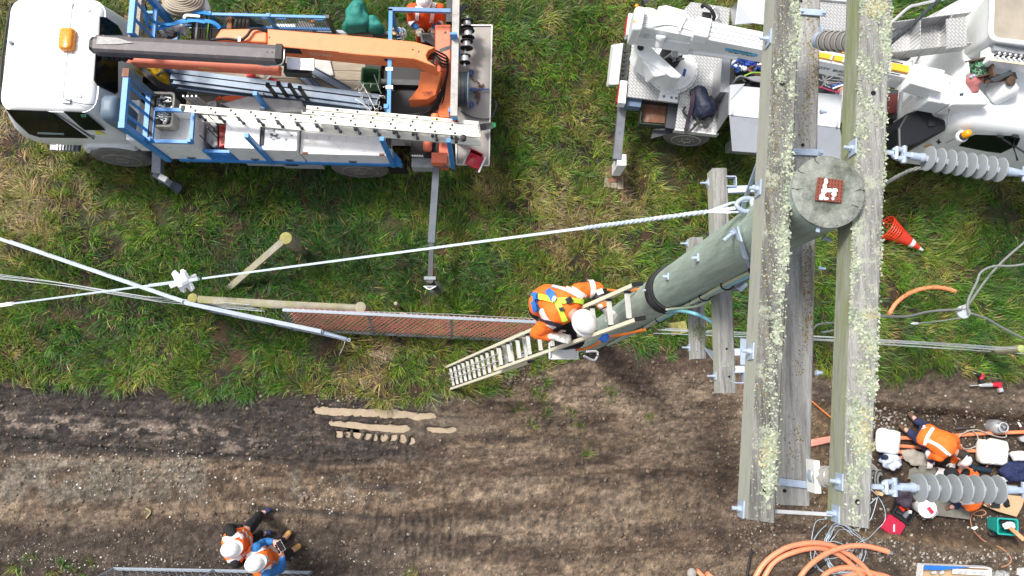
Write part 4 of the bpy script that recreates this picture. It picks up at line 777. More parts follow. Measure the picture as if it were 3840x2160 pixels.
tape([(2072, 1066, 5), (2110, 1075, 5), (2150, 1092, 5), (2192, 1118, 5)], .075)
tape([(2030, 1160, 5), (2042, 1185, 5), (2056, 1205, 5)], .05); tape([(2056, 1208, 5), (2080, 1222, 5), (2105, 1232, 5)], .06)
tape([(2005, 1112, 5), (2050, 1120, 5), (2090, 1130, 5), (2140, 1128, 5), (2182, 1132, 5)], .052, lime, 'harness_strap', off=.014); tape([(2090, 1130, 5), (2102, 1160, 5), (2118, 1200, 5)], .052, lime, 'harness_strap', off=.014)
tape([(2005, 1195, 5), (2040, 1200, 5), (2080, 1210, 5), (2120, 1222, 5)], .03, mat('purple_black_strap', (.03, .015, .03), .7), 'harness_strap', off=.02)
bpad = mat('blue_harness_pad', (.03, .16, .5), .6); tape([(2060, 1098, 5), (2074, 1112, 5), (2082, 1130, 5)], .06, bpad, 'back_pad', off=.022, th=.02); tape([(2012, 1105, 5), (2018, 1130, 5)], .05, bpad, 'back_pad', off=.02, th=.02); tape([(2010, 1132, 5), (2022, 1165, 5)], .045, bpad, 'back_pad', off=.02, th=.02)
tape([(2080, 1126, 5), (2092, 1132, 5)], .05, alu, 'd_ring', off=.045, th=.006); tape([(2126, 1122, 5), (2138, 1140, 5)], .055, black, 'buckle', off=.03, th=.01); tape([(2098, 1160, 5), (2114, 1158, 5)], .03, black, 'buckle', off=.03, th=.01)
el, wr = P(2238, 1082, 5.35), P(2272, 1160, 5.4); d = wr-el
for a, b, r0, r1, m in ((.18, .55, .085, .078, black), (.55, .95, .08, .062, hivis)): mb = MB(); mb.rings([[p for p in rr_] for rr_ in [[el+d*t+(basis(d)[1]*math.cos(q)+basis(d)[2]*math.sin(q))*r for q in [2*math.pi*k/20 for k in range(20)]] for t, r in ((a, r0), (b, r1))]]); mb.build('gauntlet', m, ladder_w, 40)
ring(el+d*.17, el+d*.2, .087, mat('yellow_rim', (.6, .5, .2), .6), 'gauntlet_rim'); ring(el+d*.94, el+d*1.0, .055, black, 'wrist_strap')
mb = MB(); c_ = basis(d); p = el+d*.3+c_[2]*.084; mb.beam(p-c_[1]*.03, p+c_[1]*.03, .05, .004, up=c_[2]); mb.build('label_patch', offwhite, ladder_w)
ring(P(2205, 1084, 5.37), P(2225, 1083, 5.36), .086)
# --- two bystanders with a phone
byA, tape, ring, TR = person('bystander in black with orange vest and white hard hat, left of the phone user', P(985, 1965, 0)[:], dict(
    pelvis=P(905, 2028, .95), chest=P(882, 2048, 1.28), neck=P(872, 2056, 1.47), head=P(868, 2058, 1.60), up=(.1, .02, 1), fwd=(.9, .25, 0), lat=(-.25, .95, 0), grow=.045,
    arms=[(P(868, 2002, 1.38), P(858, 1978, 1.10), P(905, 1978, 1.0), (.7, -.2, -.3), (0, .5, 1), 1), (P(882, 2110, 1.38), P(900, 2110, 1.08), P(945, 2070, 1.0), (.8, .3, -.2), (0, -.3, 1), -1)],
    legs=[(P(915, 2000, .9), P(960, 1950, .5), P(972, 1930, .1), (.85, .4, 0)), (P(915, 2050, .9), P(955, 2020, .5), P(972, 2003, .1), (.9, .1, 0))]),
    dict(jacket=hivis, vest=blackcloth, trousers=blackcloth, boots=navy))
tape([(838, 2025, 1.4), (880, 2012, 1.4), (915, 1995, 1.4)], .07); tape([(915, 1998, 1.4), (938, 2025, 1.4), (932, 2060, 1.4), (912, 2085, 1.4)], .05); tape([(850, 2108, 1.4), (880, 2100, 1.4), (905, 2085, 1.4)], .06); tape([(900, 2012, 1.4), (912, 2018, 1.4)], .05)
byB, tape, ring, TR = person('bystander in blue jacket and orange vest holding a phone, in tan boots', P(1085, 2038, 0)[:], dict(
    pelvis=P(1005, 2088, .95), chest=P(975, 2100, 1.28), neck=P(962, 2108, 1.47), head=P(957, 2112, 1.60), up=(.12, .02, 1), fwd=(.85, .35, -.25), lat=(-.42, .9, 0), grow=.04, curl=1.0,
    arms=[(P(962, 2056, 1.38), P(992, 2034, 1.12), P(1026, 2030, 1.22), (.9, -.15, .25), (.2, .6, .7), 1), (P(1000, 2150, 1.38), P(1055, 2132, 1.12), P(1060, 2085, 1.22), (-.1, .9, .25), (.9, .1, .3), -1)],
    legs=[(P(1010, 2065, .9), P(1050, 2040, .5), P(1056, 2030, .1), (.62, .75, 0)), (P(1020, 2105, .9), P(1075, 2082, .5), P(1086, 2072, .1), (.8, .55, 0))]),
    dict(jacket=hivis, vest=royal, trousers=blackcloth, boots=mat('tan_suede_boot', (.50, .27, .08), .8, var=.15), sole=mat('brown_sole', (.12, .07, .04), .8)))
tape([(922, 2090, 1.4), (960, 2068, 1.4), (1010, 2050, 1.4)], .05); tape([(1010, 2050, 1.4), (1040, 2070, 1.4)], .045); tape([(985, 2150, 1.4), (1010, 2130, 1.4), (1035, 2108, 1.4)], .07); tape([(990, 2085, 1.4), (1003, 2110, 1.4)], .07, mat('grey_zip_panel', (.35, .36, .38), .7), 'panel')
mb = MB(); pc = P(1052, 2047, 1.30); mb.box(pc, (.075, .15, .009), .55); ph = one(mb, 'phone', mat('phone_screen', (.01, .006, .006), .12), 'dark phone held out by the bystander in blue', 'phone')
mb = MB(); mb.box(pc+V((0, 0, -.003)), (.080, .157, .009), .55); mb.build('case', offwhite, ph)
mb = MB(); mb.cap(P(1075, 2072, .33), .055, P(1078, 2070, .22), .06); mb.build('sock', mat('pale_sock', (.5, .5, .48), .8), byB, 50)
# --- crane operator behind the flatbed
op, tape, ring, TR = person('crane operator in orange overalls and white hard hat behind the flatbed', P(1598, 190, 0)[:], dict(
    pelvis=P(1598, 92, .98), chest=P(1594, 48, 1.30), neck=P(1592, 18, 1.45), head=P(1592, 2, 1.58), up=(0, -.12, 1), fwd=(0, -1, -.3), lat=(1, 0, 0), curl=.9,
    arms=[(P(1648, 32, 1.38), P(1655, 72, 1.15), P(1628, 100, 1.12), (-.1, -.9, -.2), (.2, 0, 1), 1), (P(1543, 32, 1.38), P(1543, 78, 1.15), P(1566, 104, 1.12), (.25, -.9, -.2), (-.2, 0, 1), -1)],
    legs=[(P(1618, 100, .92), P(1620, 150, .5), P(1620, 185, .1), (0, -1, 0)), (P(1578, 100, .92), P(1578, 150, .5), P(1578, 185, .1), (0, -1, 0))]),
    dict(jacket=mat('dark_orange_overall', (.62, .085, .01), .8, var=.15, scale=15), trousers=mat('dark_orange_overall', (0, 0, 0)), boots=blackcloth, gloves=mat('grey_glove', (.38, .36, .30), .8)))
tape([(1562, 25, 1.4), (1566, 50, 1.4), (1564, 75, 1.4)], .05); tape([(1630, 12, 1.4), (1622, 45, 1.4), (1616, 85, 1.4)], .055)
ring(P(1544, 76, 1.16), P(1554, 88, 1.15), .079); ring(P(1652, 80, 1.14), P(1645, 88, 1.14), .076)
for a, b in ((P(1555, 90, 1.14), P(1564, 102, 1.12)), (P(1640, 90, 1.13), P(1630, 100, 1.12))): mb = MB(); mb.cap(a, .062, b, .054); mb.build('cuff', royal, op, 50)
# --- worker crouching in the pit
PZ = -.26
cr, tape, ring, TR = person('worker crouching in the pit, back turned, in orange jacket with white stripes', P(3450, 1640, PZ)[:], dict(
    pelvis=P(3468, 1628, .16), chest=P(3535, 1662, .36), neck=P(3580, 1690, .38), head=P(3606, 1706, .36), up=(.75, -.35, .3), fwd=(.55, -.45, -.6), lat=(.5, .86, 0), curl=.8,
    arms=[(P(3575, 1645, .32), P(3590, 1690, .05), P(3575, 1735, -.05), (-.1, -.8, -.3), (0, 0, 1), 1), (P(3520, 1712, .30), P(3488, 1705, .08), P(3488, 1728, .0), (.1, -.9, -.3), (0, 0, 1), -1)],
    legs=[(P(3470, 1610, .1), P(3510, 1625, -.12), P(3440, 1580, PZ+.1), (-.3, .4, 0)), (P(3455, 1650, .1), P(3490, 1690, -.12), P(3412, 1622, PZ+.1), (-.3, .25, 0))]),
    dict(jacket=hivis, trousers=navy, boots=mat('brown_work_boot', (.11, .065, .04), .8), gloves=glovew, hat=0, hair=mat('dark_hair', (.03, .02, .015), .8)))
hard_hat(cr, P(3612, 1722, .36), (.62, -.45, .25), (.3, -.5, -.8), s=1.0)
tape([(3500, 1605, .5), (3480, 1635, .5), (3468, 1668, .5)], .055); tape([(3478, 1650, .5), (3520, 1672, .5), (3562, 1708, .5)], .05); tape([(3450, 1610, .5), (3470, 1600, .5)], .04)
a, b = P(3488, 1703, .1), P(3489, 1714, .05); mb = MB(); mb.cap(P(3487, 1700, .12), .07, P(3487, 1712, .06), .06); mb.build('cuff', silver, cr, 50); mb = MB(); mb.cap(P(3488, 1714, .06), .056, P(3490, 1728, 0), .05); mb.build('cuff', navy, cr, 50)
# --- worker kneeling below the string of discs
kn, tape, ring, TR = person('worker kneeling under the string of discs, in orange jacket and black beanie', P(3630, 1870, PZ)[:], dict(
    pelvis=P(3648, 1878, .12), chest=P(3618, 1838, .36), neck=P(3588, 1802, .40), head=P(3568, 1780, .38), up=(-.55, .55, .5), fwd=(-.2, .6, -.7), lat=(.6, .62, 0), curl=.9,
    arms=[(P(3640, 1812, .34), P(3655, 1780, .12), P(3632, 1762, .08), (-.5, .6, -.1), (0, 0, 1), -1), (P(3560, 1840, .34), P(3545, 1800, .12), P(3600, 1765, .08), (.3, .6, -.1), (0, 0, 1), 1)],
    legs=[(P(3665, 1870, .08), P(3660, 1815, -.1), P(3690, 1870, PZ+.1), (.3, -.4, 0)), (P(3625, 1890, .08), P(3590, 1840, -.1), P(3585, 1895, PZ+.1), (-.5, -.2, 0))]),
    dict(jacket=hivis, trousers=navy, boots=mat('brown_work_boot', (.11, .065, .04)), hat=0))
mb = MB(); mb.ell(P(3568, 1776, .45), (.115, .10, .10), 16, 10); mb.build('beanie', blackcloth, kn, 50)
for c_ in ((3625, 1770, .1), (3650, 1775, .12)): mb = MB(); mb.cap(P(c_[0], c_[1], c_[2]), .058, P(c_[0]-8, c_[1]+16, c_[2]), .06); mb.build('cuff', blackcloth, kn, 50)
tape([(3600, 1885, .5), (3640, 1882, .5), (3680, 1872, .5)], .055)
# ================================================================ the ladder against the pole, with its tools
fib = mat('cream_fibreglass', (.66, .62, .48), .5, var=.08, scale=4, stretch=(4, 4, 4), dirt=(.3, .27, .2), damt=.2, dscale=12); rung = mat('pale_rung', (.60, .60, .57), .5, var=.1, dirt=(.3, .28, .24), damt=.2, dscale=20)
LB = (P(1680, 1375, 0), P(1695, 1457, 0)); LT = (P(2427, 1047, 6.35), P(2443, 1202, 6.3))
lad = thing('extension_ladder', 'cream fibreglass extension ladder leaning up against the green pole', 'ladder', LB[0].lerp(LB[1], .5)[:])
ln_ = (LT[0]-LB[0]).cross(LB[1]-LB[0]).normalized(); ln_ = ln_ if ln_.z > 0 else -ln_
def lsec(t0, t1, off, n, ins):
    w = (LB[1]-LB[0]).normalized()*ins
    A0, A1 = LB[0].lerp(LT[0], t0)+ln_*off+w, LB[0].lerp(LT[0], t1)+ln_*off+w; B0, B1 = LB[1].lerp(LT[1], t0)+ln_*off-w, LB[1].lerp(LT[1], t1)+ln_*off-w
    for a, b in ((A0, A1), (B0, B1)):
        mb = MB(); mb.beam(a, b, .032, .085, up=ln_); s = mb.build('stile', fib, lad); mb = MB(); mb.beam(b, b+(b-a).normalized()*.03, .036, .09, up=ln_); mb.build('stile_cap', black, s)
    for i in range(n):
        t = (i+.5)/n; a, b = A0.lerp(A1, t), B0.lerp(B1, t); mb = MB(); mb.beam(a, b, .034, .034, up=ln_); o = mb.build('rung', rung, lad)
        mb = MB(); d = (b-a).normalized(); mb.beam(a+d*.018, a+d*.038, .042, .042, up=ln_); o2 = mb.build('rung_collar', darksteel, o); mb = MB(); mb.beam(b-d*.038, b-d*.018, .042, .042, up=ln_); mb.build('rung_collar', darksteel, o)
lsec(0, .56, 0, 15, 0); lsec(.42, 1.0, .11, 11, .03)
mb = MB(); a = LB[0].lerp(LB[1], .35); b = LT[0].lerp(LT[1], .35); mb.tube([a.lerp(b, t)+ln_*(.04+.01*math.sin(t*40)) for t in np.linspace(.02, .46, 30)], .009, 6); mb.build('rope', mat('grey_rope', (.36, .35, .33), .8), lad, 50)
mb = MB(); a = LB[0].lerp(LB[1], .6); b = LT[0].lerp(LT[1], .6); mb.tube([a.lerp(b, t)+ln_*(.04+.01*math.sin(t*33)) for t in np.linspace(.02, .46, 30)], .009, 6); mb.build('rope', mat('grey_rope', (.36, .35, .33)), lad, 50)
p = P(1962, 1330, 3.0); mb = MB(); mb.tube([p+V((.05*math.cos(k*1.9)*(1+k*.02), .045*math.sin(k*1.5), .012*k)) for k in range(18)], .012, 6); mb.build('rope_knot', mat('grey_rope', (.36, .35, .33)), lad, 50)
mb = MB(); c = P(2112, 1316, 4.45); M_ = Matrix.Rotation(0.0, 3, 'Z'); mb.box(c, (.30, .17, .02)); mb.box(c+V((-.15, 0, .03)), (.012, .17, .07)); mb.box(c+V((.15, 0, .03)), (.012, .17, .07)); mb.box(c+V((0, -.085, .02)), (.30, .012, .05)); mb.box(c+V((-.06, .14, .0)), (.02, .2, .03)); one(mb, 'step_platform', offwhite, 'white step platform clipped to the ladder beside the worker', 'platform')
rop = mat('orange_rope', (.75, .20, .03), .7, var=.2, scale=80)
o = cable([P(2158, 1312, 4.7), P(2200, 1306, 4.72), P(2240, 1290, 4.8), P(2262, 1270, 4.85), P(2290, 1262, 4.9), P(2350, 1252, 5.2), P(2418, 1236, 5.6)], .014, rop, 'orange lanyard rope running from the worker across the ladder', 'lanyard', 'rope')
mb = MB(); c = P(2266, 1266, 4.9); mb.box(c, (.10, .06, .03), .7); mb.tube([c+V((.03*math.cos(t), .045*math.sin(t), .02)) for t in [2*math.pi*k/14 for k in range(14)]], .008, 6, True); one(mb, 'rope_grab', mat('blue_anodised', (.03, .15, .55), .35, metal=.3), 'blue rope grab on the orange lanyard', 'rope grab')
cable([P(2178, 1290, 4.75), P(2186, 1272, 4.8), P(2182, 1258, 4.82)], .014, mat('yellow_green_strap', (.45, .5, .05), .7), 'short yellow strap below the white hard hat of the worker', 'strap', 'strap')
cable([P(2265, 1085, 4.9), P(2330, 1092, 5.3), P(2390, 1085, 5.6)], .014, rop, 'short orange rope between the gauntlet and the ladder top', 'rope', 'rope')
mb = MB()
for k in range(4): mb.tube(arc([P(2170+k*22, 1320+4*k, 3.6), P(2180+k*22, 1345-3*k, 3.4), P(2196+k*22, 1335, 3.3)]), .008, 6)
one(mb, 'wire_hooks', darksteel, 'row of dark wire hooks hanging below the step platform', 'hooks', smooth=50)
mb = MB(); mb.tube(arc([P(2200, 1318, 3.6), P(2240, 1320, 3.5), P(2230, 1350, 3.5), P(2190, 1335, 3.6)]), .013, 8); one(mb, 'hook', offwhite, 'pale bent hook below the ladder at the pole foot', 'hook', smooth=50)
# ================================================================ the flatbed crane truck
YA = math.radians(-1.0); TO = V((0, 3.53, 0)); TX = V((math.cos(YA), math.sin(YA), 0)); TY = V((-math.sin(YA), math.cos(YA), 0))
def T(x, y, z): return TO+TX*x+TY*y+V((0, 0, z))
def L1(u, v, z): p = P(u, v, z)-TO; return p.dot(TX), p.dot(TY)
def tx1(u, v, z): return L1(u, v, z)[0]
DK = .95
truck = thing('crane_truck', 'white cab flatbed truck with orange folding crane, blue racks and white lockers', 'truck', T(-3.6, 1.1, 0)[:], YA)
def tbox(name, x0, x1, y0, y1, z0, z1, m, parent=None, smooth=0, bev=0):
    mb = MB(); mb.hexa([T(x0, y0, z0), T(x1, y0, z0), T(x1, y1, z0), T(x0, y1, z0)], [T(x0, y0, z1), T(x1, y0, z1), T(x1, y1, z1), T(x0, y1, z1)]); o = mb.build(name, m, parent or truck, smooth)
    if bev: mod(o, 'BEVEL', width=bev, segments=2, limit_method='ANGLE')
    return o
def rrect(x0, x1, y0, y1, z, r, fn, k=5):
    out = []
    for cx, cy, a0 in ((x1-r, y1-r, 0), (x0+r, y1-r, 90), (x0+r, y0+r, 180), (x1-r, y0+r, 270)):
        for i in range(k): a = math.radians(a0+90*i/(k-1)); out.append(fn(cx+r*math.cos(a), cy+r*math.sin(a), z))
    return out
# chassis first
tbox('chassis_shade_panel', tx1(1440, 300, .6), tx1(1650, 300, .6), .42, 2.1, .55, .62, black)  # black panel painted in for the shade of the open chassis
for y in (.62, 1.4): tbox('chassis_rail', -6.9, -.35, y, y+.09, .50, .74, darksteel)
for x in (-6.1, -4.6, -3.4, -2.2, -1.0): tbox('cross_member', x, x+.12, .71, 1.4, .55, .70, darksteel)
tbox('fuel_tank', -4.6, -3.7, .15, .6, .35, .74, darksteel); tbox('gearbox', -5.6, -4.9, .75, 1.38, .4, .68, black)
def wheel(name, c, ax, R, w, parent, rimm=rimm):
    c = V(c); ax = V(ax).normalized(); o = MB(); o.lathe(c-ax*w/2, ax, [(0, R*.60), (.01, R*.66), (.02, R*.90), (.05, R*.985), (.09, R), (w-.09, R), (w-.05, R*.985), (w-.02, R*.90), (w-.01, R*.66), (w, R*.60)], 40)
    wh = o.build(name, tyre, parent, 30)
    mb = MB(); mb.lathe(c-ax*(w/2-.005), ax, [(.03, .01), (.0, R*.16), (-.01, R*.2), (.035, R*.24), (.05, R*.42), (.02, R*.56), (-.008, R*.61), (-.004, R*.63), (.03, R*.6)], 40, False); rm = mb.build('rim', rimm, wh, 35)
    _, s, u = basis(ax)
    for k in range(8): a = k*math.pi/4; mb = MB(); mb.lathe(c-ax*(w/2-.02)+(s*math.cos(a)+u*math.sin(a))*R*.33, -ax, [(0, .016), (.022, .014)], 6); mb.build('wheel_nut', rimm, wh)
    return wh
wheel('wheel', T(tx1(460, 588, .47), .235, .47), TY, .47, .26, truck); wheel('wheel', T(tx1(460, 588, .47), 1.95, .47), TY, .47, .26, truck)
wheel('wheel', T(tx1(1352, 632, .46), .145, .46), TY, .47, .27, truck); wheel('wheel', T(tx1(1352, 632, .46), 1.9, .46), TY, .47, .27, truck)
# cab
secs = [(.80, -7.08, -5.63, .24, 2.06, .12), (1.0, -7.18, -5.62, .21, 2.09, .15), (1.25, -7.2, -5.61, .19, 2.11, .18), (1.45, -7.18, -5.61, .205, 2.1, .2), (1.75, -7.08, -5.62, .25, 2.05, .2), (2.02, -6.98, -5.63, .30, 2.0, .2), (2.10, -6.95, -5.64, .32, 1.98, .2), (2.15, -6.88, -5.68, .37, 1.93, .2), (2.185, -6.7, -5.78, .50, 1.8, .2)]
mb = MB(); mb.rings([rrect(x0, x1, y0, y1, z, r, T, 6) for z, x0, x1, y0, y1, r in secs]); cab = mb.build('cab', white, truck, 60)
gut = MB(); gut.tube(rrect(-6.96, -5.63, .312, 1.99, 2.085, .2, T, 6), .009, 6, True); gut.build('roof_gutter', white, cab, 60)
xs_ = tx1(250, 200, 2.19)
tbox('roof_step', xs_-.012, xs_+.012, .42, 1.9, 2.17, 2.197, mat('shaded_seam_paint', (.6, .62, .64), .5), cab)
for k in range(11): y = .50+k*.128; tbox('roof_rib', xs_+.05, -5.80, y, y+.035, 2.17, 2.192, white, cab)
mb = MB(); mb.tube([T(-7.03, .34, 1.99), T(-7.06, .7, 2.0), T(-7.07, 1.1, 2.0), T(-7.06, 1.6, 2.0), T(-7.03, 1.96, 1.99)], .02, 8); mb.build('windscreen_trim', black, cab, 50)
bc = P(257, 152, 2.2); mb = MB(); mb.rings([rrect(-.10*s, .10*s, -.165*s2, .165*s2, z, .05, lambda x, y, z: bc+TX*x+TY*y+V((0, 0, z)), 5) for z, s, s2 in ((-.02, 1, 1), (.05, 1.0, 1.0), (.085, .9, .94), (.1, .7, .86))]); bcn = mb.build('beacon', amber, truck, 40)
for i in range(5):
    for j in (-1, 1): mb = MB(); mb.ell(bc+TX*j*.045+TY*(i-2)*.06+V((0, 0, .088)), (.024, .018, .02), 8, 6); mb.build('lamp', mat('amber_lamp', (.95, .42, .05), .15), bcn, 50)
mb = MB(); mb.tube(arc([P(273, 195, 2.21), P(275, 225, 2.21), P(270, 250, 2.21), P(259, 272, 2.2)]), .004, 5); mb.build('beacon_wire', black, truck, 50)
mb = MB(); mb.lathe(P(44, 162, 2.165), (0, 0, 1), [(0, .028), (.03, .026), (.035, .01)], 14); mb.build('roof_plug', mat('blue_grey_plastic', (.12, .17, .22), .5), cab, 40)
mb = MB(); mb.prism([P(222, 367, 2.17), P(268, 372, 2.17), P(266, 390, 2.17), P(238, 388, 2.17)], V((0, 0, .025))); mb.build('aerial_base', greysteel, cab); mb = MB(); mb.tube(arc([P(245, 373, 2.2), P(300, 388, 2.2), P(355, 393, 2.15)]), .005, 5); mb.build('aerial', black, cab, 50)
mb = MB(); mb.ell(P(6, 362, 2.0), (.07, .12, .09), 12, 8); mb.build('mirror', darksteel, truck, 50)
SP0, SN = T(0, .166, 1.25), (T(0, .166, 1.25)-T(0, .278, 2.02)).cross(TX).normalized(); SN = SN if SN.y < 0 else -SN
def side(poly, name, m, off=.006, th=.008, parent=None):
    q = [onplane(u, v, SP0+SN*off, SN) for u, v in poly]; mb = MB(); mb.prism(q, -SN*th); return mb.build(name, m, parent or cab)
for poly in ([(30, 416), (170, 421), (198, 428), (222, 446), (320, 514), (150, 511), (112, 500), (62, 455)], [(241, 421), (305, 424), (326, 432), (392, 486), (318, 485), (300, 472)]):
    c = np.mean(poly, 0); side([(c[0]+(u-c[0])*1.06, c[1]+(v-c[1])*1.10) for u, v in poly], 'window_seal', black, .004); w_ = side(poly, 'side_window', glass, .010)
side([(302, 428), (324, 430), (322, 440), (305, 439)], 'window_sticker', mat('green_sticker', (.1, .3, .22), .5), .012, .002)
side([(140, 496), (240, 500), (240, 506), (140, 503)], 'window_sticker', mat('pale_sticker', (.25, .38, .4), .5), .012, .002)
side([(355, 490), (372, 492), (398, 505), (362, 504)], 'yellow_label', mat('yellow_label', (.75, .68, .12), .6), .006, .003)
side([(208, 424), (212, 424), (355, 520), (352, 524)], 'door_seam', darksteel, .003, .002); side([(338, 512), (356, 512), (352, 516), (340, 516)], 'door_handle', greysteel, .016, .012)
for poly in ([(380, 66), (400, 68), (440, 95), (458, 128), (378, 128)], [(365, 210), (440, 210), (440, 340), (430, 346), (372, 318), (359, 300)]):
    n = TX; q = [onplane(u, v, T(-5.615, 0, 0)+TX*.008, n) for u, v in poly]; c = sum(q, V())/len(q); mb = MB(); mb.prism([c+(p-c)*1.12-TX*.004 for p in q], -TX*.006); mb.build('window_seal', black, cab); mb = MB(); mb.prism(q, -TX*.008); mb.build('rear_window', glass, cab)
zi_ = min((abs(tx1(405, 398, k*.02)+5.44), k*.02) for k in range(30, 120))[1]; IN_ = P(405, 398, zi_)
mb = MB(); mb.rings([rrect(-.125*s, .125*s, -.19*s, .19*s, z, .07*s, lambda x, y, z: IN_+TX*(x+.02*y)+TY*y+V((0, 0, z)), 5) for z, s in ((-.7, .9), (-.2, 1), (-.05, .95), (.02, .7), (.035, .3))]); mb.build('air_intake', mat('blue_grey_plastic', (.12, .17, .22)), truck, 50)
mb = MB(); mb.tube([P(352, 392, 1.9), P(368, 382, 1.85), P(382, 384, 1.75)], .035, 8); mb.build('intake_bracket', black, truck, 50)
# fender, step
xa, xb = tx1(280, 545, .95), tx1(500, 545, .95); mb = MB(); mb.rings([[T(x, y, z) for x, y, z in ((xa+d, y, .62), (xa+.05+d, y, .80), (xa+.22, y, .95), (xb-.22, y, .97), (xb-.03-d, y, .84), (xb-d, y, .70), (xb-.1, y, .70), (xb-.25, y, .86), (xa+.25, y, .84), (xa+.1, y, .62))] for y, d in ((.17, .03), (.20, 0), (.5, 0))]); mb.build('mudguard', white, truck, 40)
tbox('fender_skirt', xa+.2, xb-.22, .155, .172, .82, .90, mat('pale_grey_plastic', (.42, .45, .5), .5), truck)
xa, xb = tx1(203, 540, .6), tx1(272, 540, .6); tbox('step_frame', xa-.12, xb+.04, .25, .45, .42, .5, greysteel)
for k in range(6): x = xa+(xb-xa)*k/6; tbox('step_tread', x, x+.022, .24, .43, .5, .53, alu)
tbox('side_reflector', tx1(420, 562, .75), tx1(475, 562, .75), .14, .155, .80, .84, mat('orange_reflector', (.7, .12, .02), .3))
# headboard: blue tube frame behind the cab
def rail(name, pts, s, m=blue, parent=None, s2=None):
    mb = MB()
    for a, b in zip(pts, pts[1:]): mb.beam(a, b, s, s2 or s)
    return mb.build(name, m, parent or truck)
HX = tx1(467, 390, 2.42)
hb = rail('headboard_rail', [T(HX, .0, 2.42), T(HX, .72, 2.42)], .075); rail('headboard_rail', [T(HX, .0, 1.72), T(HX, .78, 1.72)], .07); rail('headboard_rail', [T(HX, 1.34, 2.42), T(HX, 2.2, 2.42)], .075); rail('headboard_rail', [T(HX, 0, 1.0), T(HX, 2.15, 1.0)], .08)
rail('headboard_rail', [T(HX, 1.3, 1.75), T(HX, 2.2, 1.75)], .06)
rail('headboard_post', [T(HX, .02, .88), T(HX, .02, 2.46)], .085); rail('headboard_post', [T(HX, .76, .9), T(HX, .76, 2.46)], .08, mat('worn_blue_paint', (.10, .17, .26), .6, var=.3)); rail('headboard_post', [T(HX, 1.36, .9), T(HX, 1.36, 2.40)], .06); rail('headboard_post', [T(HX, 2.12, .9), T(HX, 2.12, 2.46)], .085)
for y in (.2, .42, .62): rail('headboard_bar', [T(HX, y, 1.72), T(HX, y, 2.40)], .032)
for y in (1.6, 1.85): rail('headboard_bar', [T(HX, y, 1.72), T(HX, y, 2.40)], .032)
tbox('post_cap', HX-.045, HX+.045, .70, .82, 2.465, 2.475, rust)
tbox('rest_timber', HX-.25, HX-.1, 1.5, 2.3, 1.9, 2.0, timber)
tbox('roller', HX+.04, HX+.09, .1, .7, 1.68, 1.74, black)
# deck planks
npl = 11
for k in range(npl):
    y0 = .42+k*(2.15-.42)/npl; x0 = -4.85 if k < 11 else -4.0
    tbox('deck_plank', x0, -1.98, y0+.004, y0+(2.15-.42)/npl-.004, DK-.05, DK+random.uniform(-.003, .003), timber)
tbox('deck_edge', -4.9, -1.5, 2.15, 2.2, DK-.12, DK+.005, greysteel); tbox('deck_edge', -4.9, -1.45, -.005, .06, .86, .945, blue)
tbox('sub_deck', -4.85, -2.0, .06, .42, DK-.08, DK-.01, greysteel)
# lockers along the near side
def locker(x0, x1, z1, lid=True, m=whitedirty, hinge=()):
    l = tbox('locker', x0+.006, x1-.006, .02, .50, DK-.03, z1, m, None, 0, .006)
    if lid: tbox('locker_lid', x0, x1, .005, .52, z1+.003, z1+.03, m, l, 0, .008)
    xm = x0+(x1-x0)*.55; tbox('latch', xm-.06, xm+.06, .004, .019, DK+.05, DK+.10, greysteel, l); tbox('latch_handle', xm-.03, xm+.03, -.004, .004, DK+.06, DK+.085, darksteel, l)
    return l
XB = [tx1(u, 592, DK) for u in (640, 795, 895, 1018, 1022, 1148, 1152, 1470)]
lA = locker(XB[0], XB[1], 1.40, False); tbox('locker_front', XB[0]+.006, XB[1]-.006, .022, .04, 1.40, 1.68, whitedirty, lA); tbox('locker_back', XB[0]+.006, XB[1]-.006, .50, .515, 1.40, 1.68, whitedirty, lA); tbox('locker_side', XB[0]+.006, XB[0]+.02, .042, .498, 1.40, 1.68, whitedirty, lA); tbox('locker_side', XB[1]-.02, XB[1]-.006, .042, .498, 1.40, 1.68, whitedirty, lA); lB = locker(XB[2], XB[3], 1.56); lC = locker(XB[4], XB[5], 1.50); lD = locker(XB[6], XB[7], 1.36)
for t in (.06, .93): x = XB[6]+(XB[7]-XB[6])*t; tbox('hinge', x-.035, x+.035, .002, .03, 1.375, 1.42, rust, lD)
for k in range(22):
    x, y = XB[4]+random.uniform(.08, .42), random.uniform(.12, .42); tbox('paint_chip', x, x+random.uniform(.02, .06), y, y+random.uniform(.015, .04), 1.531, 1.5325, greysteel, lC)['kind'] = 'stuff'
# blue rim and mesh basket
z = 1.69
for a, b in (((XB[0], .04), (XB[1], .04)), ((XB[0], .52), (XB[1], .52)), ((XB[0]+.03, .04), (XB[0]+.03, .52)), ((XB[1]-.03, .04), (XB[1]-.03, .52))): rail('locker_rim', [T(*a, z+.02), T(*b, z+.02)], .05, blue)
for x in (XB[0]+.03, XB[1]-.03): rail('rim_post', [T(x, .04, z), T(x, .04, z+.12)], .055, blue)
bx0, bx1 = XB[1]+.01, XB[2]-.01
for z in (DK+.02, 1.32): rail('basket_rail', [T(bx0, .03, z), T(bx1, .03, z)], .045)
for x in (bx0+.02, bx1-.02): rail('basket_upright', [T(x, .03, DK+.05), T(x, .03, 1.30)], .03)
mb = MB()
for k in range(16): x = bx0+.03+(bx1-bx0-.06)*k/15; mb.beam(T(x, .035, DK+.04), T(x, .035, 1.3), .008, .008)
for k in range(9): zz = DK+.06+.03*k*1.0; mb.beam(T(bx0+.03, .03, zz), T(bx1-.03, .03, zz), .008, .008)
mb.build('basket_mesh', blue, truck)['kind'] = 'stuff'
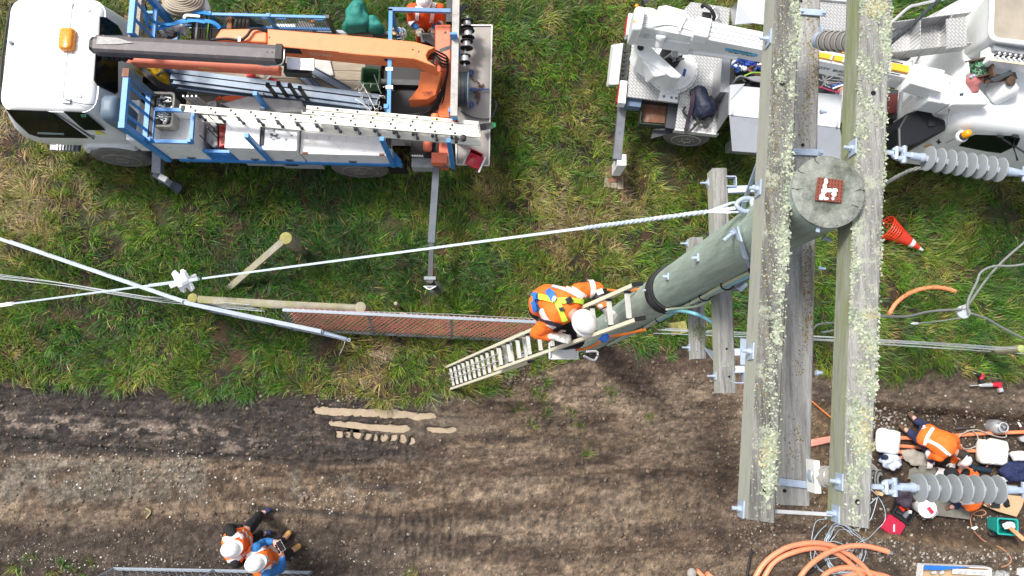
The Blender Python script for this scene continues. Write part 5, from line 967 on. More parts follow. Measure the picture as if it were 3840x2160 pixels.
# under deck boxes
tbox('underdeck_box', tx1(920, 610, .6), tx1(1060, 610, .6), .08, .5, .45, .82, mat('pale_grey_plastic', (.42, .45, .5))); ub = tbox('underdeck_box', tx1(1060, 615, .6), tx1(1210, 615, .6), .06, .5, .42, .84, mat('grey_painted_box', (.38, .40, .42), .5, var=.15, dirt=GRIME, damt=.3)); 
tbox('box_window', tx1(1075, 610, .6), tx1(1120, 610, .6), .045, .062, .6, .72, darksteel, ub)
for u in (700, 830, 1500): tbox('hook', tx1(u, 600, .8), tx1(u, 600, .8)+.05, .0, .06, .78, .86, greysteel)
# side gate on the far side (mesh)
gx0, gx1 = tx1(575, 40, 1.2), tx1(1248, 60, 1.2); yf = 2.17
rail('side_rail', [T(gx0, yf, 1.42), T(gx1, yf, 1.42)], .04); rail('side_rail', [T(gx0, yf, 1.03), T(gx1, yf, 1.03)], .04)
for u in (800, 1018, 1238): x = tx1(u, 30, 1.3); rail('side_post', [T(x, yf, .9), T(x, yf, 1.46)], .055, blue if u < 1200 else darksteel)
for u0, u1 in ((985, 1020), (1040, 1075), (1180, 1215)): rail('side_handle', [T(tx1(u0, 40, 1.32), yf, 1.33), T(tx1(u1, 40, 1.32), yf, 1.33)], .022)
mb = MB(); nn_ = 70
for k in range(nn_): x = gx0+(gx1-gx0)*k/nn_; mb.beam(T(x, yf, 1.04), T(x, yf, 1.41), .010, .004)
for k in range(9): zz = 1.07+.042*k; mb.beam(T(gx0, yf+.004, zz), T(gx1, yf+.004, zz), .004, .010)
mb.build('side_mesh', mat('dark_mesh', (.03, .05, .07), .5), truck)['kind'] = 'stuff'
# ladder racks
def rack(u0, v0, u1, v1, ui, vi, zi=1.95):
    b = P(u1, v1, DK); x, y = L1(u1, v1, DK); n = L1(u0, v0, 2.2); rail('rack_post', [T(x, .0, .90), T(x, .0, 2.2)], .06)
    x2 = L1(ui, vi, zi); rail('rack_post', [T(x, x2[1], .95), T(x, x2[1], zi)], .06); rail('rack_bar', [T(x, 0, 1.5), T(x, x2[1], 1.5)], .05); tbox('rack_roller', x-.04, x+.04, .08, x2[1]-.08, 1.52, 1.56, black)
rack(916, 496, 1019, 593, 923, 348); rack(1432, 537, 1475, 600, 1430, 397); rack(1692, 562, 1700, 596, 1700, 412)
mb = MB(); mb.prism([P(1475, 565, 1.3), P(1505, 600, 1.0), P(1480, 615, .9), P(1466, 612, .9)], V((0, -.03, 0))); mb.build('gusset', blue, truck); tbox('rack_lamp', tx1(1458, 565, 1.3), tx1(1475, 565, 1.3), .02, .12, 1.22, 1.38, alu)
# frame over the crane base and the rear gantry
zb = 1.9
rail('frame_bar', [P(1459, 36, zb), P(1690, 42, zb)], .055, mat('scuffed_blue_paint', (.12, .24, .45), .5, var=.2)); rail('frame_bar', [P(1466, 36, zb), P(1458, 436, zb)], .055); rail('frame_leg', [P(1466, 36, zb), P(1466, 36, zb)-V((0, 0, 1.0))], .055); rail('frame_leg', [P(1458, 436, zb), P(1458, 436, zb)-V((0, 0, .95))], .055)
for v in (262, 330): p = P(1461, v, zb); mb = MB(); mb.box(p, (.10, .05, .075)); mb.build('clamp', alu, truck)
gant = rail('gantry_beam', [P(1712, -60, 2.1), P(1702, 438, 2.1)], .10, mat('pale_gantry_paint', (.42, .40, .38), .7, var=.15, dirt=(.2, .14, .1), damt=.35))
rail('gantry_post', [P(1700, 125, 2.3), P(1716, 215, 1.5)], .10, blue, None, .03); rail('gantry_leg', [P(1704, 430, 2.1), P(1704, 430, 2.1)-V((0, 0, 1.2))], .07); rail('gantry_leg', [P(1712, -20, 2.1), P(1712, -20, 2.1)-V((0, 0, 1.2))], .07, darksteel)
rail('gantry_brace', [P(1745, 20, 1.9), P(1715, 60, 2.0)], .06, darksteel); rail('far_outrigger', [P(1690, 90, .85), P(1695, -140, .8)], .14, darksteel)
# tail platform
q = [P(1700, 97, DK), P(1845, 97, DK), P(1834, 622, DK), P(1712, 618, DK)]; platm = mat('dusty_aluminium_plate', (.29, .27, .25), .55, metal=.2, var=.15, scale=3, dirt=(.24, .19, .15), damt=.35, dscale=3)
mb = MB(); mb.prism(q, V((0, 0, -.03))); tp = mb.build('tail_platform', platm, truck)
for a, b in zip(q, q[1:]+q[:1]): mb = MB(); mb.beam(a+V((0, 0, .012)), b+V((0, 0, .012)), .018, .03); mb.build('platform_rim', alu, tp)
# crane: base, column, booms
rb_ = redorange
mb = MB(); mb.hexa([P(1630, 92, 1.1), P(1692, 92, 1.1), P(1690, 245, 1.1), P(1630, 245, 1.1)], [P(1634, 98, 1.62), P(1690, 96, 1.62), P(1690, 240, 1.62), P(1632, 240, 1.62)]); o = mb.build('crane_valve_block', rb_, truck); mod(o, 'BEVEL', width=.02, segments=2)
mb = MB(); mb.lathe(P(1670, 122, 1.62), (0, 0, 1), [(0, .022), (.004, .02)], 14); mb.build('plug', darksteel, o)
tbox('crane_base_beam', tx1(1640, 300, .9), tx1(1690, 300, .9), -.0, 2.2, .72, .95, rb_)
mb = MB(); mb.prism([P(1640, 268, 1.35), P(1690, 262, 1.35), P(1692, 440, 1.05), P(1640, 440, 1.05), P(1655, 350, 1.2)], V((0, 0, -.25))); mb.build('crane_column', orange, truck)
mb = MB(); mb.prism([P(1578, 268, 1.62), P(1655, 272, 1.62), P(1632, 355, 1.40), P(1600, 372, 1.35), P(1533, 374, 1.30), P(1568, 330, 1.45)], V((0, 0, -.3))); ca = mb.build('crane_inner_arm', orange, truck); text('W987', 'lettering', mat('dark_red_letter', (.2, .02, .01), .6), ca, P(1582, 352, 1.435), TX, TY, .06)
mb = MB(); mb.lathe(P(1632, 430, 1.25), TY*-1, [(0, .062), (.05, .07), (.3, .07)], 18); mb.build('crane_ram', orange, truck, 40); mb = MB(); mb.lathe(P(1604, 535, 1.1), TY*-1, [(-.2, .066), (0, .07), (.10, .07), (.13, .06)], 18); mb.build('crane_ram', rb_, truck, 40)
tbox('ram_bracket', tx1(1622, 545, 1.0), tx1(1680, 545, 1.0), .0, .16, .95, 1.12, rb_)
mb = MB()
for k in range(5): mb.tube(arc([P(1560+k*8, 205+k*4, 1.75), P(1600+k*9, 180+k*10, 1.85), P(1655, 200+k*12, 1.8), P(1680, 225+k*9, 1.6), P(1672-k*4, 300+k*10, 1.3), P(1650-k*14, 400+k*6, 1.1), P(1560-k*15, 432, .95)]), .015, 6)
mb.build('hydraulic_hoses', black, truck, 50)['kind'] = 'stuff'
mb = MB(); mb.tube([P(1650, 190, 1.85), P(1695, 175, 1.9)], .03, 8); mb.build('lever_arm', darksteel, truck, 50)
mb = MB(); zt = 2.0; top_ = [(1003, 108), (1340, 135), (1556, 156), (1632, 177), (1606, 190), (1597, 208), (1603, 226), (1640, 252), (1555, 221), (1340, 204), (1043, 174), (1003, 168)]
mb.prism([P(u, v, zt) for u, v in top_], V((0, 0, -.34))); boom = mb.build('main_boom', orange, truck); mod(boom, 'BEVEL', width=.012, segments=2, limit_method='ANGLE')
def boomside(u, v): a, b = P(1043, 174, zt), P(1555, 221, zt); n = (b-a).cross(V((0, 0, 1))).normalized(); n = n if n.y < 0 else -n; return onplane(u, v, a+n*.003, n), (b-a).normalized(), n
mb = MB(); q = [boomside(u, v)[0] for u, v in ((1060, 178), (1270, 194), (1282, 204), (1270, 211), (1062, 198))]; n_ = boomside(1100, 190)[2]; mb.prism(q, -n_*.002); bl_ = mb.build('name_panel', black, boom)
p_, dx_, n_ = boomside(1160, 204); text('CRANE', 'lettering', mat('cream_letter', (.6, .57, .48), .6), bl_, p_+n_*.003, dx_, (0, 0, 1), .105); p_, dx_, n_ = boomside(1287, 216); text('PK 15002', 'lettering', mat('gold_letter', (.55, .33, .02), .5), boom, p_+n_*.004, dx_, (0, 0, 1), .10); p_, dx_, n_ = boomside(1330, 224); text('PERFORMANCE', 'lettering', mat('gold_letter', (.55, .33, .02)), boom, p_+n_*.004, dx_, (0, 0, 1), .045)
p_, dx_, n_ = boomside(1450, 224); mb = MB(); mb.lathe(p_, n_, [(0, .045), (.004, .042)], 18); mb.build('pivot_hole', black, boom)
for u, v in ((1010, 140), (1548, 186), (1570, 194)): mb = MB(); mb.lathe(P(u, v, zt+.001), (0, 0, 1), [(0, .014), (.003, .013)], 10); mb.build('bolt_hole', black, boom)
mb = MB(); mb.prism([P(u, v, 1.96) for u, v in ((808, 138), (828, 108), (985, 106), (1000, 115), (1000, 160), (805, 150))], V((0, 0, -.26))); o = mb.build('outer_boom', orange, truck); mod(o, 'BEVEL', width=.02, segments=2)
mb = MB(); mb.tube(arc([P(785, 150, 2.0), P(850, 145, 2.0), P(900, 150, 2.0), P(925, 135, 2.02), P(945, 110, 2.02), P(975, 108, 2.0), P(1000, 120, 1.95)]), .02, 8); mb.build('boom_hose', black, truck, 50); mb = MB(); mb.box(P(898, 147, 2.02), (.035, .07, .02)); mb.build('hose_clip', alu, truck)
# long dark jib over the cab
ja, jb = P(362, 168, 2.36), P(1040, 205, 2.30); d, s, u = basis(jb-ja); prof = [(-.13, -.03), (-.13, .03), (-.035, .11), (.10, .11), (.13, .07), (.13, -.08), (-.04, -.12)]
sg = -1 if s.y > 0 else 1
mb = MB(); mb.rings([[p-s*a*sg*-1+u*b for a, b in prof] for p in (ja, jb)]); jib = mb.build('jib', greybrown, truck)
mb = MB(); mb.rings([[p-s*a*sg*-1*.8+u*b*.8 for a, b in prof] for p in (ja-d*.06, ja+d*.02)]); mb.build('jib_tip', black, truck)
mb = MB(); mb.prism([P(365, 136, 2.475), P(440, 142, 2.475), P(500, 160, 2.47), P(430, 166, 2.472), P(362, 166, 2.475)], V((0, 0, .0015))); mb.build('bare_patch', mat('scraped_paint', (.34, .33, .33), .6, var=.4, scale=30), jib)
for uu in (1002, 1020): mb = MB(); mb.lathe(P(uu, 195, 2.415), (0, 0, 1), [(0, .012), (.006, .011)], 8); mb.build('bolt', darksteel, jib)
mb = MB(); mb.beam(jb, jb+d*.09, .22, .24); mb.build('jib_end', black, truck); mb = MB(); mb.tube(arc([P(1066, 185, 2.4), P(1064, 225, 2.4), P(1050, 243, 2.3), P(1000, 246, 2.2), P(970, 242, 2.2)]), .01, 6); mb.build('pipe', alu, truck, 50)
p, q_ = P(1078, 238, 2.2), P(1178, 244, 2.15); mb = MB()
mb.tube([p, q_], .085, 20); mb.build('extension_ram', mat('chrome_rod', (.48, .49, .55), .3, metal=.6, var=.3, scale=8, stretch=(.5, 20, 20)), truck, 50); mb = MB(); mb.beam(P(1070, 262, 2.0), P(1165, 268, 2.0), .14, .16); mb.build('extension_housing', black, truck)
a, b = P(500, 228, 1.86), P(1052, 262, 1.82); mb = MB(); mb.beam(a, b, .13, .17); jl = mb.build('lower_jib', rb_, truck); mod(jl, 'BEVEL', width=.015, segments=2); mb = MB(); mb.prism([P(745, 252, 1.955), P(802, 258, 1.955), P(800, 262, 1.955), P(746, 257, 1.955)], V((0, 0, .004))); mb.build('rating_plate', mat('brass_plate', (.45, .33, .1), .4, metal=.4), jl)
mb = MB(); mb.tube([P(478, 222, 1.85), P(520, 226, 1.87)], .05, 8); mb.build('jib_hook', rb_, truck, 50); mb = MB()
for k in range(5): mb.ell(P(400+k*22, 215+random.uniform(-6, 10), 2.1), (.05, .05, .06), 8, 6)
mb.build('hook_block', black, truck, 50)['kind'] = 'stuff'
# valve gear by the rear outrigger
tbox('valve_box', tx1(1545, 600, .8), tx1(1625, 600, .8), .0, .3, .62, .85, mat('grey_painted_box', (.38, .40, .42)))
for k in range(5): x = tx1(1550+k*9, 565, 1.05); o = MB(); o.tube([T(x, .15, .9), T(x, .10, 1.12)], .010, 6); lv_ = o.build('lever', alu, truck, 50); o = MB(); o.ell(T(x, .10, 1.13), .018, 8, 6); o.build('knob', offwhite, lv_, 50)
tbox('valve_bank', tx1(1540, 560, 1.0), tx1(1640, 560, 1.0), .15, .4, .85, 1.0, black); tbox('toolbox_small', tx1(1662, 600, .9), tx1(1696, 600, .9), .0, .18, .85, 1.0, alu); mb = MB(); mb.tube(arc([P(1568, 618, .75), P(1590, 640, .6), P(1612, 632, .65), P(1618, 590, .85)]), .009, 6); mb.build('white_pipe', offwhite, truck, 50)
rail('mudflap', [P(1478, 605, .8), P(1500, 650, .35)], .30, black, None, .02)
# outriggers: rear one drawn out, front one folded down
a, b = P(1641, 572, .88), P(1618, 912, .80); mb = MB(); mb.beam(a, b, .105, .13); o = mb.build('rear_outrigger', mat('blue_grey_steel', (.085, .10, .125), .5, metal=.2, var=.2, dirt=(.12, .12, .13), damt=.3), truck)
mb = MB(); mb.beam(P(1619, 905, .80), P(1614, 1050, .78), .075, .10); mb.build('outrigger_extension', darksteel, truck); mb = MB(); p = P(1613, 1052, .78); mb.tube([p+V((0, 0, .05)), V((p.x, p.y, .08))], .055, 12); mb.build('outrigger_leg', darksteel, truck, 50); mb = MB(); mb.box(p+V((0, .03, .03)), (.18, .05, .06)); mb.box(p+V((0, -.1, .0)), (.16, .03, .08)); mb.build('outrigger_head', greysteel, truck); mb = MB(); mb.lathe(V((p.x+.03, p.y-.03, .02)), (0, 0, 1), [(0, .13), (.03, .13), (.06, .06)], 18); mb.build('outrigger_pad', darksteel, truck, 40)
mb = MB(); mb.tube(arc([p+V((-.09, -.1, .08)), p+V((0, -.15, .1)), p+V((.1, -.1, .08))]), .008, 6); mb.build('outrigger_handle', offwhite, truck, 50)
a, b = P(595, 545, .7), P(592, 648, .55); mb = MB(); mb.beam(a, b, .14, .14); mb.build('front_outrigger', greysteel, truck); mb = MB(); mb.beam(P(575, 650, .5), P(640, 690, .35), .10, .10); mb.build('outrigger_leg', greysteel, truck); mb = MB(); mb.tube([P(605, 672, .4), P(672, 708, .12)], .07, 12); mb.build('outrigger_ram', mat('blue_grey_steel', (.2, .23, .28)), truck, 50); mb = MB(); mb.box(P(612, 668, .52), (.13, .09, .05), -.5); mb.build('outrigger_lock', offwhite, truck); mb = MB(); mb.lathe(P(672, 708, .06), (0, 0, 1), [(0, .10), (.03, .1)], 14); mb.build('outrigger_pad', darksteel, truck)
# ---------------------------------------------------------------- loads on the truck: each a thing of its own
LADY = mat('cream_ladder', (.70, .69, .60), .5, var=.06, scale=3, dirt=(.4, .36, .28), damt=.15, dscale=8)
def tladder(label, secs, zt=1.95, hh=.38, pitch=.287):
    a0 = P(*secs[0][0], zt); r = thing('ladder', label, 'ladder', (a0.x, a0.y, zt-hh-.03), group='cream ladders standing on edge in the truck racks')
    for k, (s0, s1) in enumerate(secs):
        a, b = P(*s0, zt), P(*s1, zt); d, s, u = basis(b-a); dn = V((0, 0, -hh))
        for off in (V(), dn): mb = MB(); mb.beam(a+off, b+off, .055, .028); mb.build('stile', LADY, r)
        n = int((b-a).length/pitch)
        for i in range(n):
            p = a+d*(.16+i*pitch); mb = MB(); mb.lathe(p+V((0, 0, .0145)), (0, 0, 1), [(0, .0185), (.003, .017)], 12); mb.build('rung_end', black, r)
            mb = MB(); mb.tube([p+V((0, 0, -.015)), p+dn+V((0, 0, .015))], .0165, 8); mb.build('rung', greysteel, r, 50)
            mb = MB(); mb.lathe(p+dn+V((0, 0, .0145)), (0, 0, 1), [(0, .026), (.02, .024)], 10); mb.build('rung_collar', black, r)
    return r
l1 = tladder('longest cream extension ladder on edge, reaching the front locker', [((675, 399), (1796, 494)), ((692, 413), (1801, 509))])
l2 = tladder('shorter cream extension ladder on edge behind the longest one', [((1150, 403), (1794, 463)), ((1133, 419), (1791, 479))])
for u, v, w_, m in ((1268, 411, 46, greysteel), (1414, 428, 24, mat('orange_label', (.75, .4, .08), .6)), (1636, 448, 40, mat('yellow_label', (.75, .68, .12))), (1706, 455, 34, mat('red_label', (.7, .15, .13), .6))): a, b = P(u-w_/2, v-w_*.045, 1.966), P(u+w_/2, v+w_*.045, 1.966); mb = MB(); mb.beam(a, b, .02, .003); mb.build('label_sticker', m, l2)
for u, v, l in ((688, 402, l1), (1142, 408, l2)): mb = MB(); mb.box(P(u, v+4, 1.95), (.05, .07, .05)); mb.build('rail_end', black, l)
mb = MB(); mb.tube([P(1705, 517, 2.0), P(1735, 528, 2.0)], .025, 10); mb.lathe(P(1738, 522, 1.97), (0, 0, 1), [(0, .04), (.08, .045), (.09, .03)], 14); one(mb, 'ladder_clamp', black, 'black clamp lying on the lower ladder stile near its rear end', 'clamp', smooth=40)
# steel channels
def chan(label, a, b, w=.085, h=.05, m=galvbeam, grp='blue grey steel channels on the deck', rz=0):
    a, b = V(a), V(b); d, s, u = basis(b-a); mb = MB(); pr = [(-w/2, 0), (w/2, 0), (w/2, h), (w/2-.008, h), (w/2-.008, .008), (-w/2+.008, .008), (-w/2+.008, h), (-w/2, h)]
    pr = [(x*math.cos(rz)-y*math.sin(rz), x*math.sin(rz)+y*math.cos(rz)) for x, y in pr]
    mb.rings([[p+s*x+u*y for x, y in pr] for p in (a, b)]); return one(mb, 'steel_channel', m, label, 'steel channel', grp)
chan('uppermost long steel channel, from the yellow bag to the green bucket', P(636, 262, 1.22), P(1425, 362, 1.22), .07, rz=math.pi)
chan('second long steel channel below the uppermost one', P(640, 285, 1.24), P(1415, 385, 1.24), .085, rz=math.pi)
chan('third long steel channel, ending beside the loose wires', P(650, 308, 1.20), P(1395, 405, 1.20), .08)
chan('lowest long steel channel, next to the upright dark stakes', P(668, 332, 1.18), P(1370, 424, 1.18), .075, rz=.3)
chan('short steel channel lying askew under the crane jib, left one', P(1100, 262, 1.0), P(1180, 330, 1.0), .09)
chan('short steel channel lying askew under the crane jib, middle one', P(1135, 262, 1.05), P(1195, 332, 1.0), .07, rz=.5)
chan('longer steel channel lying diagonally on the bare planks', P(1165, 262, 1.06), P(1310, 342, 1.0), .12)
for k, (u0, v0, u1, v1) in enumerate(((993, 324, 1052, 384), (1036, 308, 1090, 380), (1084, 322, 1130, 386), (1124, 335, 1166, 396))):
    x, y = L1(u1, v1, .98); mb = MB(); mb.beam(T(x, y, .95), T(x, y, 1.62), .035, .05, up=(1, 0, 0)); r = thing('steel_stake', ['leftmost dark upright stake beside the channels', 'second dark stake with a green painted foot', 'third dark upright stake beside the channels', 'rightmost dark upright stake beside the channels'][k], 'stake', T(x, y, .95)[:], group='dark upright stakes on the flatbed'); mb.build('shaft', mat('olive_steel', (.075, .08, .07), .6, var=.3), r)
    mb = MB(); mb.box(T(x-.01, y+.01, 1.64), (.05, .06, .06)); mb.build('hook_end', black, r)
    if k == 1: mb = MB(); mb.box(T(x, y, 1.0), (.045, .06, .1)); mb.build('painted_foot', mat('green_paint', (.06, .3, .03), .6), r)
for k, u in enumerate((985, 1010)): x, y = L1(u, 380, .98); mb = MB(); mb.beam(T(x-.02, y, .95), T(x-.02, y, 1.3), .045, .03, up=(1, 0, 0)); one(mb, 'steel_offcut', alu, ['pale square tube offcut left of the dark stakes', 'pale flat offcut nearest the dark stakes'][k], 'offcut')
# cloth, bags, bins
def heap(name, poly, z0, h, m, label, cat, fold=.05, fs=.12, seed=1):
    rnd = random.Random(seed); q = [P(u, v, z0) for u, v in poly]; c = sum(q, V())/len(q); R = []
    for t, s in ((0, 1.0), (.35, 1.04), (.7, .9), (.92, .6), (1.0, .25)): R.append([V((c.x+(p.x-c.x)*s, c.y+(p.y-c.y)*s, z0+h*t*rnd.uniform(.85, 1.1))) for p in q])
    mb = MB(); mb.rings(R); o = one(mb, name, m, label, cat, smooth=60); mod(o, 'SUBSURF', levels=2, render_levels=2); crumple(o, fold, fs); return o
teal = mat('teal_canvas', (.018, .20, .165), .7, var=.25, scale=12)
o = heap('tarpaulin', [(1322, 26), (1355, 22), (1380, 40), (1382, 75), (1400, 100), (1395, 138), (1285, 132), (1292, 100), (1310, 80)], .96, .42, teal, 'folded teal canvas bag standing on the planks, the bigger one', 'canvas bag', .13, .2)
o = heap('tarpaulin', [(1392, 75), (1420, 78), (1440, 105), (1455, 135), (1385, 140), (1378, 105)], .96, .3, teal, 'smaller teal canvas bundle by the blue frame corner', 'canvas bag', .11, .2)
heap('tarpaulin', [(930, 70), (975, 72), (1015, 105), (960, 108), (900, 100)], .98, .25, mat('dark_green_canvas', (.01, .09, .065), .7, var=.3), 'dark green canvas behind the orange boom end', 'canvas', .1, .14)
yel = mat('yellow_bag_cloth', (.66, .40, .015), .6, var=.2, scale=15)
yb = heap('tool_bag', [(545, 252), (600, 256), (630, 265), (648, 300), (652, 330), (610, 325), (560, 300), (528, 285)], 1.0, .45, yel, 'yellow bag with black straps squeezed behind the headboard', 'bag', .12, .15)
mb = MB(); mb.ribbon(arc([P(528, 250, 1.46), P(560, 285, 1.5), P(600, 318, 1.48), P(655, 338, 1.35)]), V((0, 0, 1)), .09, .02); mb.build('strap', black, yb)
mb = MB(); mb.ribbon(arc([P(590, 285, 1.5), P(612, 265, 1.53), P(612, 250, 1.5)]), V((0, 0, 1)), .03, .015); mb.build('zip', black, yb)
def openbox(name, c, size, rz, m, label, cat, wall=.012, inner=None, taper=.85, group=None, smooth=0):
    """tapering open container with a rim"""
    c = V(c); x, y, h = size; R_ = Matrix.Rotation(rz, 3, 'Z'); f = lambda a, b, z: c+R_@V((a, b, z)); rr = min(x, y)*.14
    mb = MB(); ring = lambda k, z, w=0: rrect(-x/2*k+w, x/2*k-w, -y/2*k+w, y/2*k-w, z, rr, f, 4)
    mb.rings([ring(taper, 0), ring(1, h), ring(1.07, h), ring(1.07, h+.012), ring(1, h+.012, wall), ring(taper, .015, wall)]); return one(mb, name, m, label, cat, group, smooth or 40)
gcol_ = mat('green_plastic', (.10, .25, .12), .45, var=.1)
openbox('crate', P(1402, 318, 1.0), (.27, .25, .34), -.05, gcol_, 'open pale green plastic bin beside the blue frame', 'bin')
cable([P(1402, 280, 1.42), P(1410, 300, 1.36), P(1420, 330, 1.36), P(1430, 352, 1.3)], .006, alu, 'loose wire hanging over the green bin', 'wire', 'wire')
mb = MB()
for k in range(26):
    a = P(1350+random.uniform(-10, 90), 330+random.uniform(-20, 80), 1.3+random.uniform(0, .15)); b = a+V((random.uniform(-.08, .1), random.uniform(-.12, .04), random.uniform(-.03, .03))); mb.tube(arc([a, a.lerp(b, .4)+V((random.uniform(-.04, .04), random.uniform(-.03, .03), .03)), b], 4), .007, 5)
o = mb.build('wire_scrap', mat('shiny_wire', (.5, .5, .5), .4, metal=.5), None, 50); o['kind'] = 'stuff'; o['label'] = 'tangle of shiny wire ties and scraps beside the green bin'
for pts in ([(1330, 370), (1375, 400), (1400, 430)], [(1345, 300), (1375, 345), (1408, 412)]): cable([P(u, v, 1.36) for u, v in pts], .007, alu, 'bright loose wire %s the steel channel ends' % ('crossing low over' if pts[0][0] == 1330 else 'running steeply past'), 'wire', 'wire')
# reels and drum at the rear
for k, (u, v, zz) in enumerate(((1752, 92, 1.3), (1756, 128, 1.3), (1750, 168, 1.28), (1744, 222, 1.25))):
    c = P(u, v, zz); r = thing('wire_reel', ['farthest black wire reel on the rear rod', 'black reel with bright wire, second from the far end', 'black reel with white core, third from the far end', 'nearest and smallest black reel on the rear rod'][k], 'reel', (c.x, c.y-.02, zz-.1), group='black wire reels at the tail of the flatbed'); rad = .10 if k < 3 else .085
    for off in (-.055, .055): mb = MB(); mb.lathe(c+TY*off, TY, [(-.005, .02), (-.005, rad), (.005, rad), (.005, .02)], 28); mb.build('flange', black, r, 35)
    mb = MB(); mb.lathe(c-TY*.05, TY, [(0, .06), (.1, .06)], 24); mb.build('wound_wire', mat('bright_wire', (.55, .55, .56), .35, metal=.4, var=.3, scale=3, stretch=(1, 60, 1)), r, 35)
mb = MB(); mb.tube([P(1753, 60, 1.3), P(1742, 250, 1.25)], .016, 8); one(mb, 'reel_rod', greysteel, 'steel rod carrying the black wire reels', 'rod', smooth=50)
c = P(1738, 336, 1.28); r = thing('cable_drum', 'drum of dark cable standing on edge beside the chain', 'cable drum', (c.x, c.y, DK))
mb = MB(); mb.lathe(c-TX*.09, TX, [(0, .12), (0, .275), (.012, .275), (.012, .12)], 36); mb.build('flange', mat('blue_grey_flange', (.2, .33, .45), .4, metal=.3, var=.3), r, 35); mb = MB(); mb.lathe(c+TX*.07, TX, [(0, .12), (0, .275), (.012, .275), (.012, .12)], 36); mb.build('flange', mat('blue_grey_flange', (.2, .33, .45)), r, 35)
mb = MB()
for k in range(7): rr_ = .255+.008*math.sin(k*2.3); mb.tube([c+TX*(-.07+.022*k)+(TY*math.cos(t)+V((0, 0, 1))*math.sin(t))*rr_ for t in [2*math.pi*i/30 for i in range(30)]], .013, 6, True)
mb.lathe(c-TX*.075, TX, [(0, .245), (.15, .245)], 30); mb.build('wound_cable', mat('black_cable', (.035, .04, .045), .45, var=.4, scale=20), r, 50)
def chain(label, pts, s=.03, m=None):
    q = arc([P(*p) for p in pts], 12); Lt = [0]
    for a, b in zip(q, q[1:]): Lt.append(Lt[-1]+(b-a).length)
    mb = MB(); n = int(Lt[-1]/(s*1.25)); qa = np.array(q)
    for i in range(n):
        t = (i+.5)/n*Lt[-1]; c = V([np.interp(t, Lt, qa[:, k]) for k in range(3)]); c2 = V([np.interp(min(t+.01, Lt[-1]), Lt, qa[:, k]) for k in range(3)]); d = (c2-c) if (c2-c).length > 1e-6 else TX; d, a, u = basis(d); w = a if i % 2 else u
        mb.tube([c+d*s*.9*math.cos(x)+w*s*.55*math.sin(x) for x in [2*math.pi*k/10 for k in range(10)]], s*.2, 5, True)
    return one(mb, 'chain', m or mat('rusty_chain', (.17, .10, .07), .6, metal=.3, var=.3), label, 'chain', smooth=50)
chain('rusty chain piled in a zigzag on the tail platform, upper length', [(1763, 278, .98), (1775, 300, .98), (1790, 305, .98), (1800, 322, .98), (1812, 318, .98), (1800, 332, .98), (1790, 336, .98)]); chain('rusty chain below the blue bar on the tail platform', [(1775, 345, .98), (1790, 350, .98), (1785, 365, .98), (1796, 352, .98), (1796, 372, .98), (1788, 388, .98)])
mb = MB(); mb.beam(P(1760, 336, 1.02), P(1835, 335, 1.0), .02, .02); mb.box(P(1775, 335, 1.03), (.1, .045, .03)); one(mb, 'chain_lever', mat('dark_blue_steel', (.05, .09, .28), .4), 'blue chain tensioner bar lying across the tail platform', 'tensioner')
for k, (u, v) in enumerate(((1767, 272), (1768, 392))): mb = MB(); c = P(u, v, 1.0); mb.tube([c+V((.03*math.cos(t), .04*math.sin(t), 0)) for t in [2*math.pi*i/12 for i in range(12)]], .014, 6, True); one(mb, 'shackle', mat('dark_blue_steel', (.05, .09, .28)), ['dark blue shackle at the upper end of the rusty chain', 'dark blue shackle below the drum at the lower chain'][k], 'shackle', smooth=50)
chain('black chain hanging off the rear edge in a loop', [(1728, 418, 1.05), (1770, 440, 1.0), (1830, 446, .98), (1852, 425, .95), (1862, 390, .9), (1850, 372, .85)], .022, darksteel)
o = openbox('cool_box', P(1779, 604, .97), (.23, .20, .2), .42-.84, mat('red_plastic', (.42, .012, .03), .25, var=.05), 'red portable cool box with white handles on the tail platform', 'cool box', .012, None, .88)
Rz = Matrix.Rotation(-.42, 3, 'Z'); cc = P(1779, 604, 1.185); mb = MB(); mb.rings([[cc+Rz@V((x*s, y*s, z)) for x, y in ((-.115, -.10), (0, -.108), (.115, -.10), (.115, .10), (0, .105), (-.115, .10))] for z, s in ((-.005, 1), (.02, .97), (.035, .8))]); mb.build('lid', mat('red_plastic', (.42, .012, .03)), o, 40)
for s in (-1, 1): mb = MB(); mb.beam(cc+Rz@V((s*.135, -.14, .01)), cc+Rz@V((s*.135, .13, .01)), .025, .02); mb.build('handle', alu, o)
mb = MB(); mb.ell(cc+Rz@V((.02, -.07, .03)), (.02, .011, .004), 12, 5); mb.build('badge', offwhite, o, 50)
mb = MB(); mb.tube([P(1800, 478, 1.15), P(1845, 470, 1.15)], .055, 14); o = one(mb, 'canister', darksteel, 'dark canister with green end sticking out past the ladders', 'canister', smooth=50); mb = MB(); mb.tube([P(1845, 470, 1.15), P(1858, 468, 1.15)], [.05, .035], 14); mb.build('cap', mat('green_cap', (.06, .32, .14), .5), o, 50)
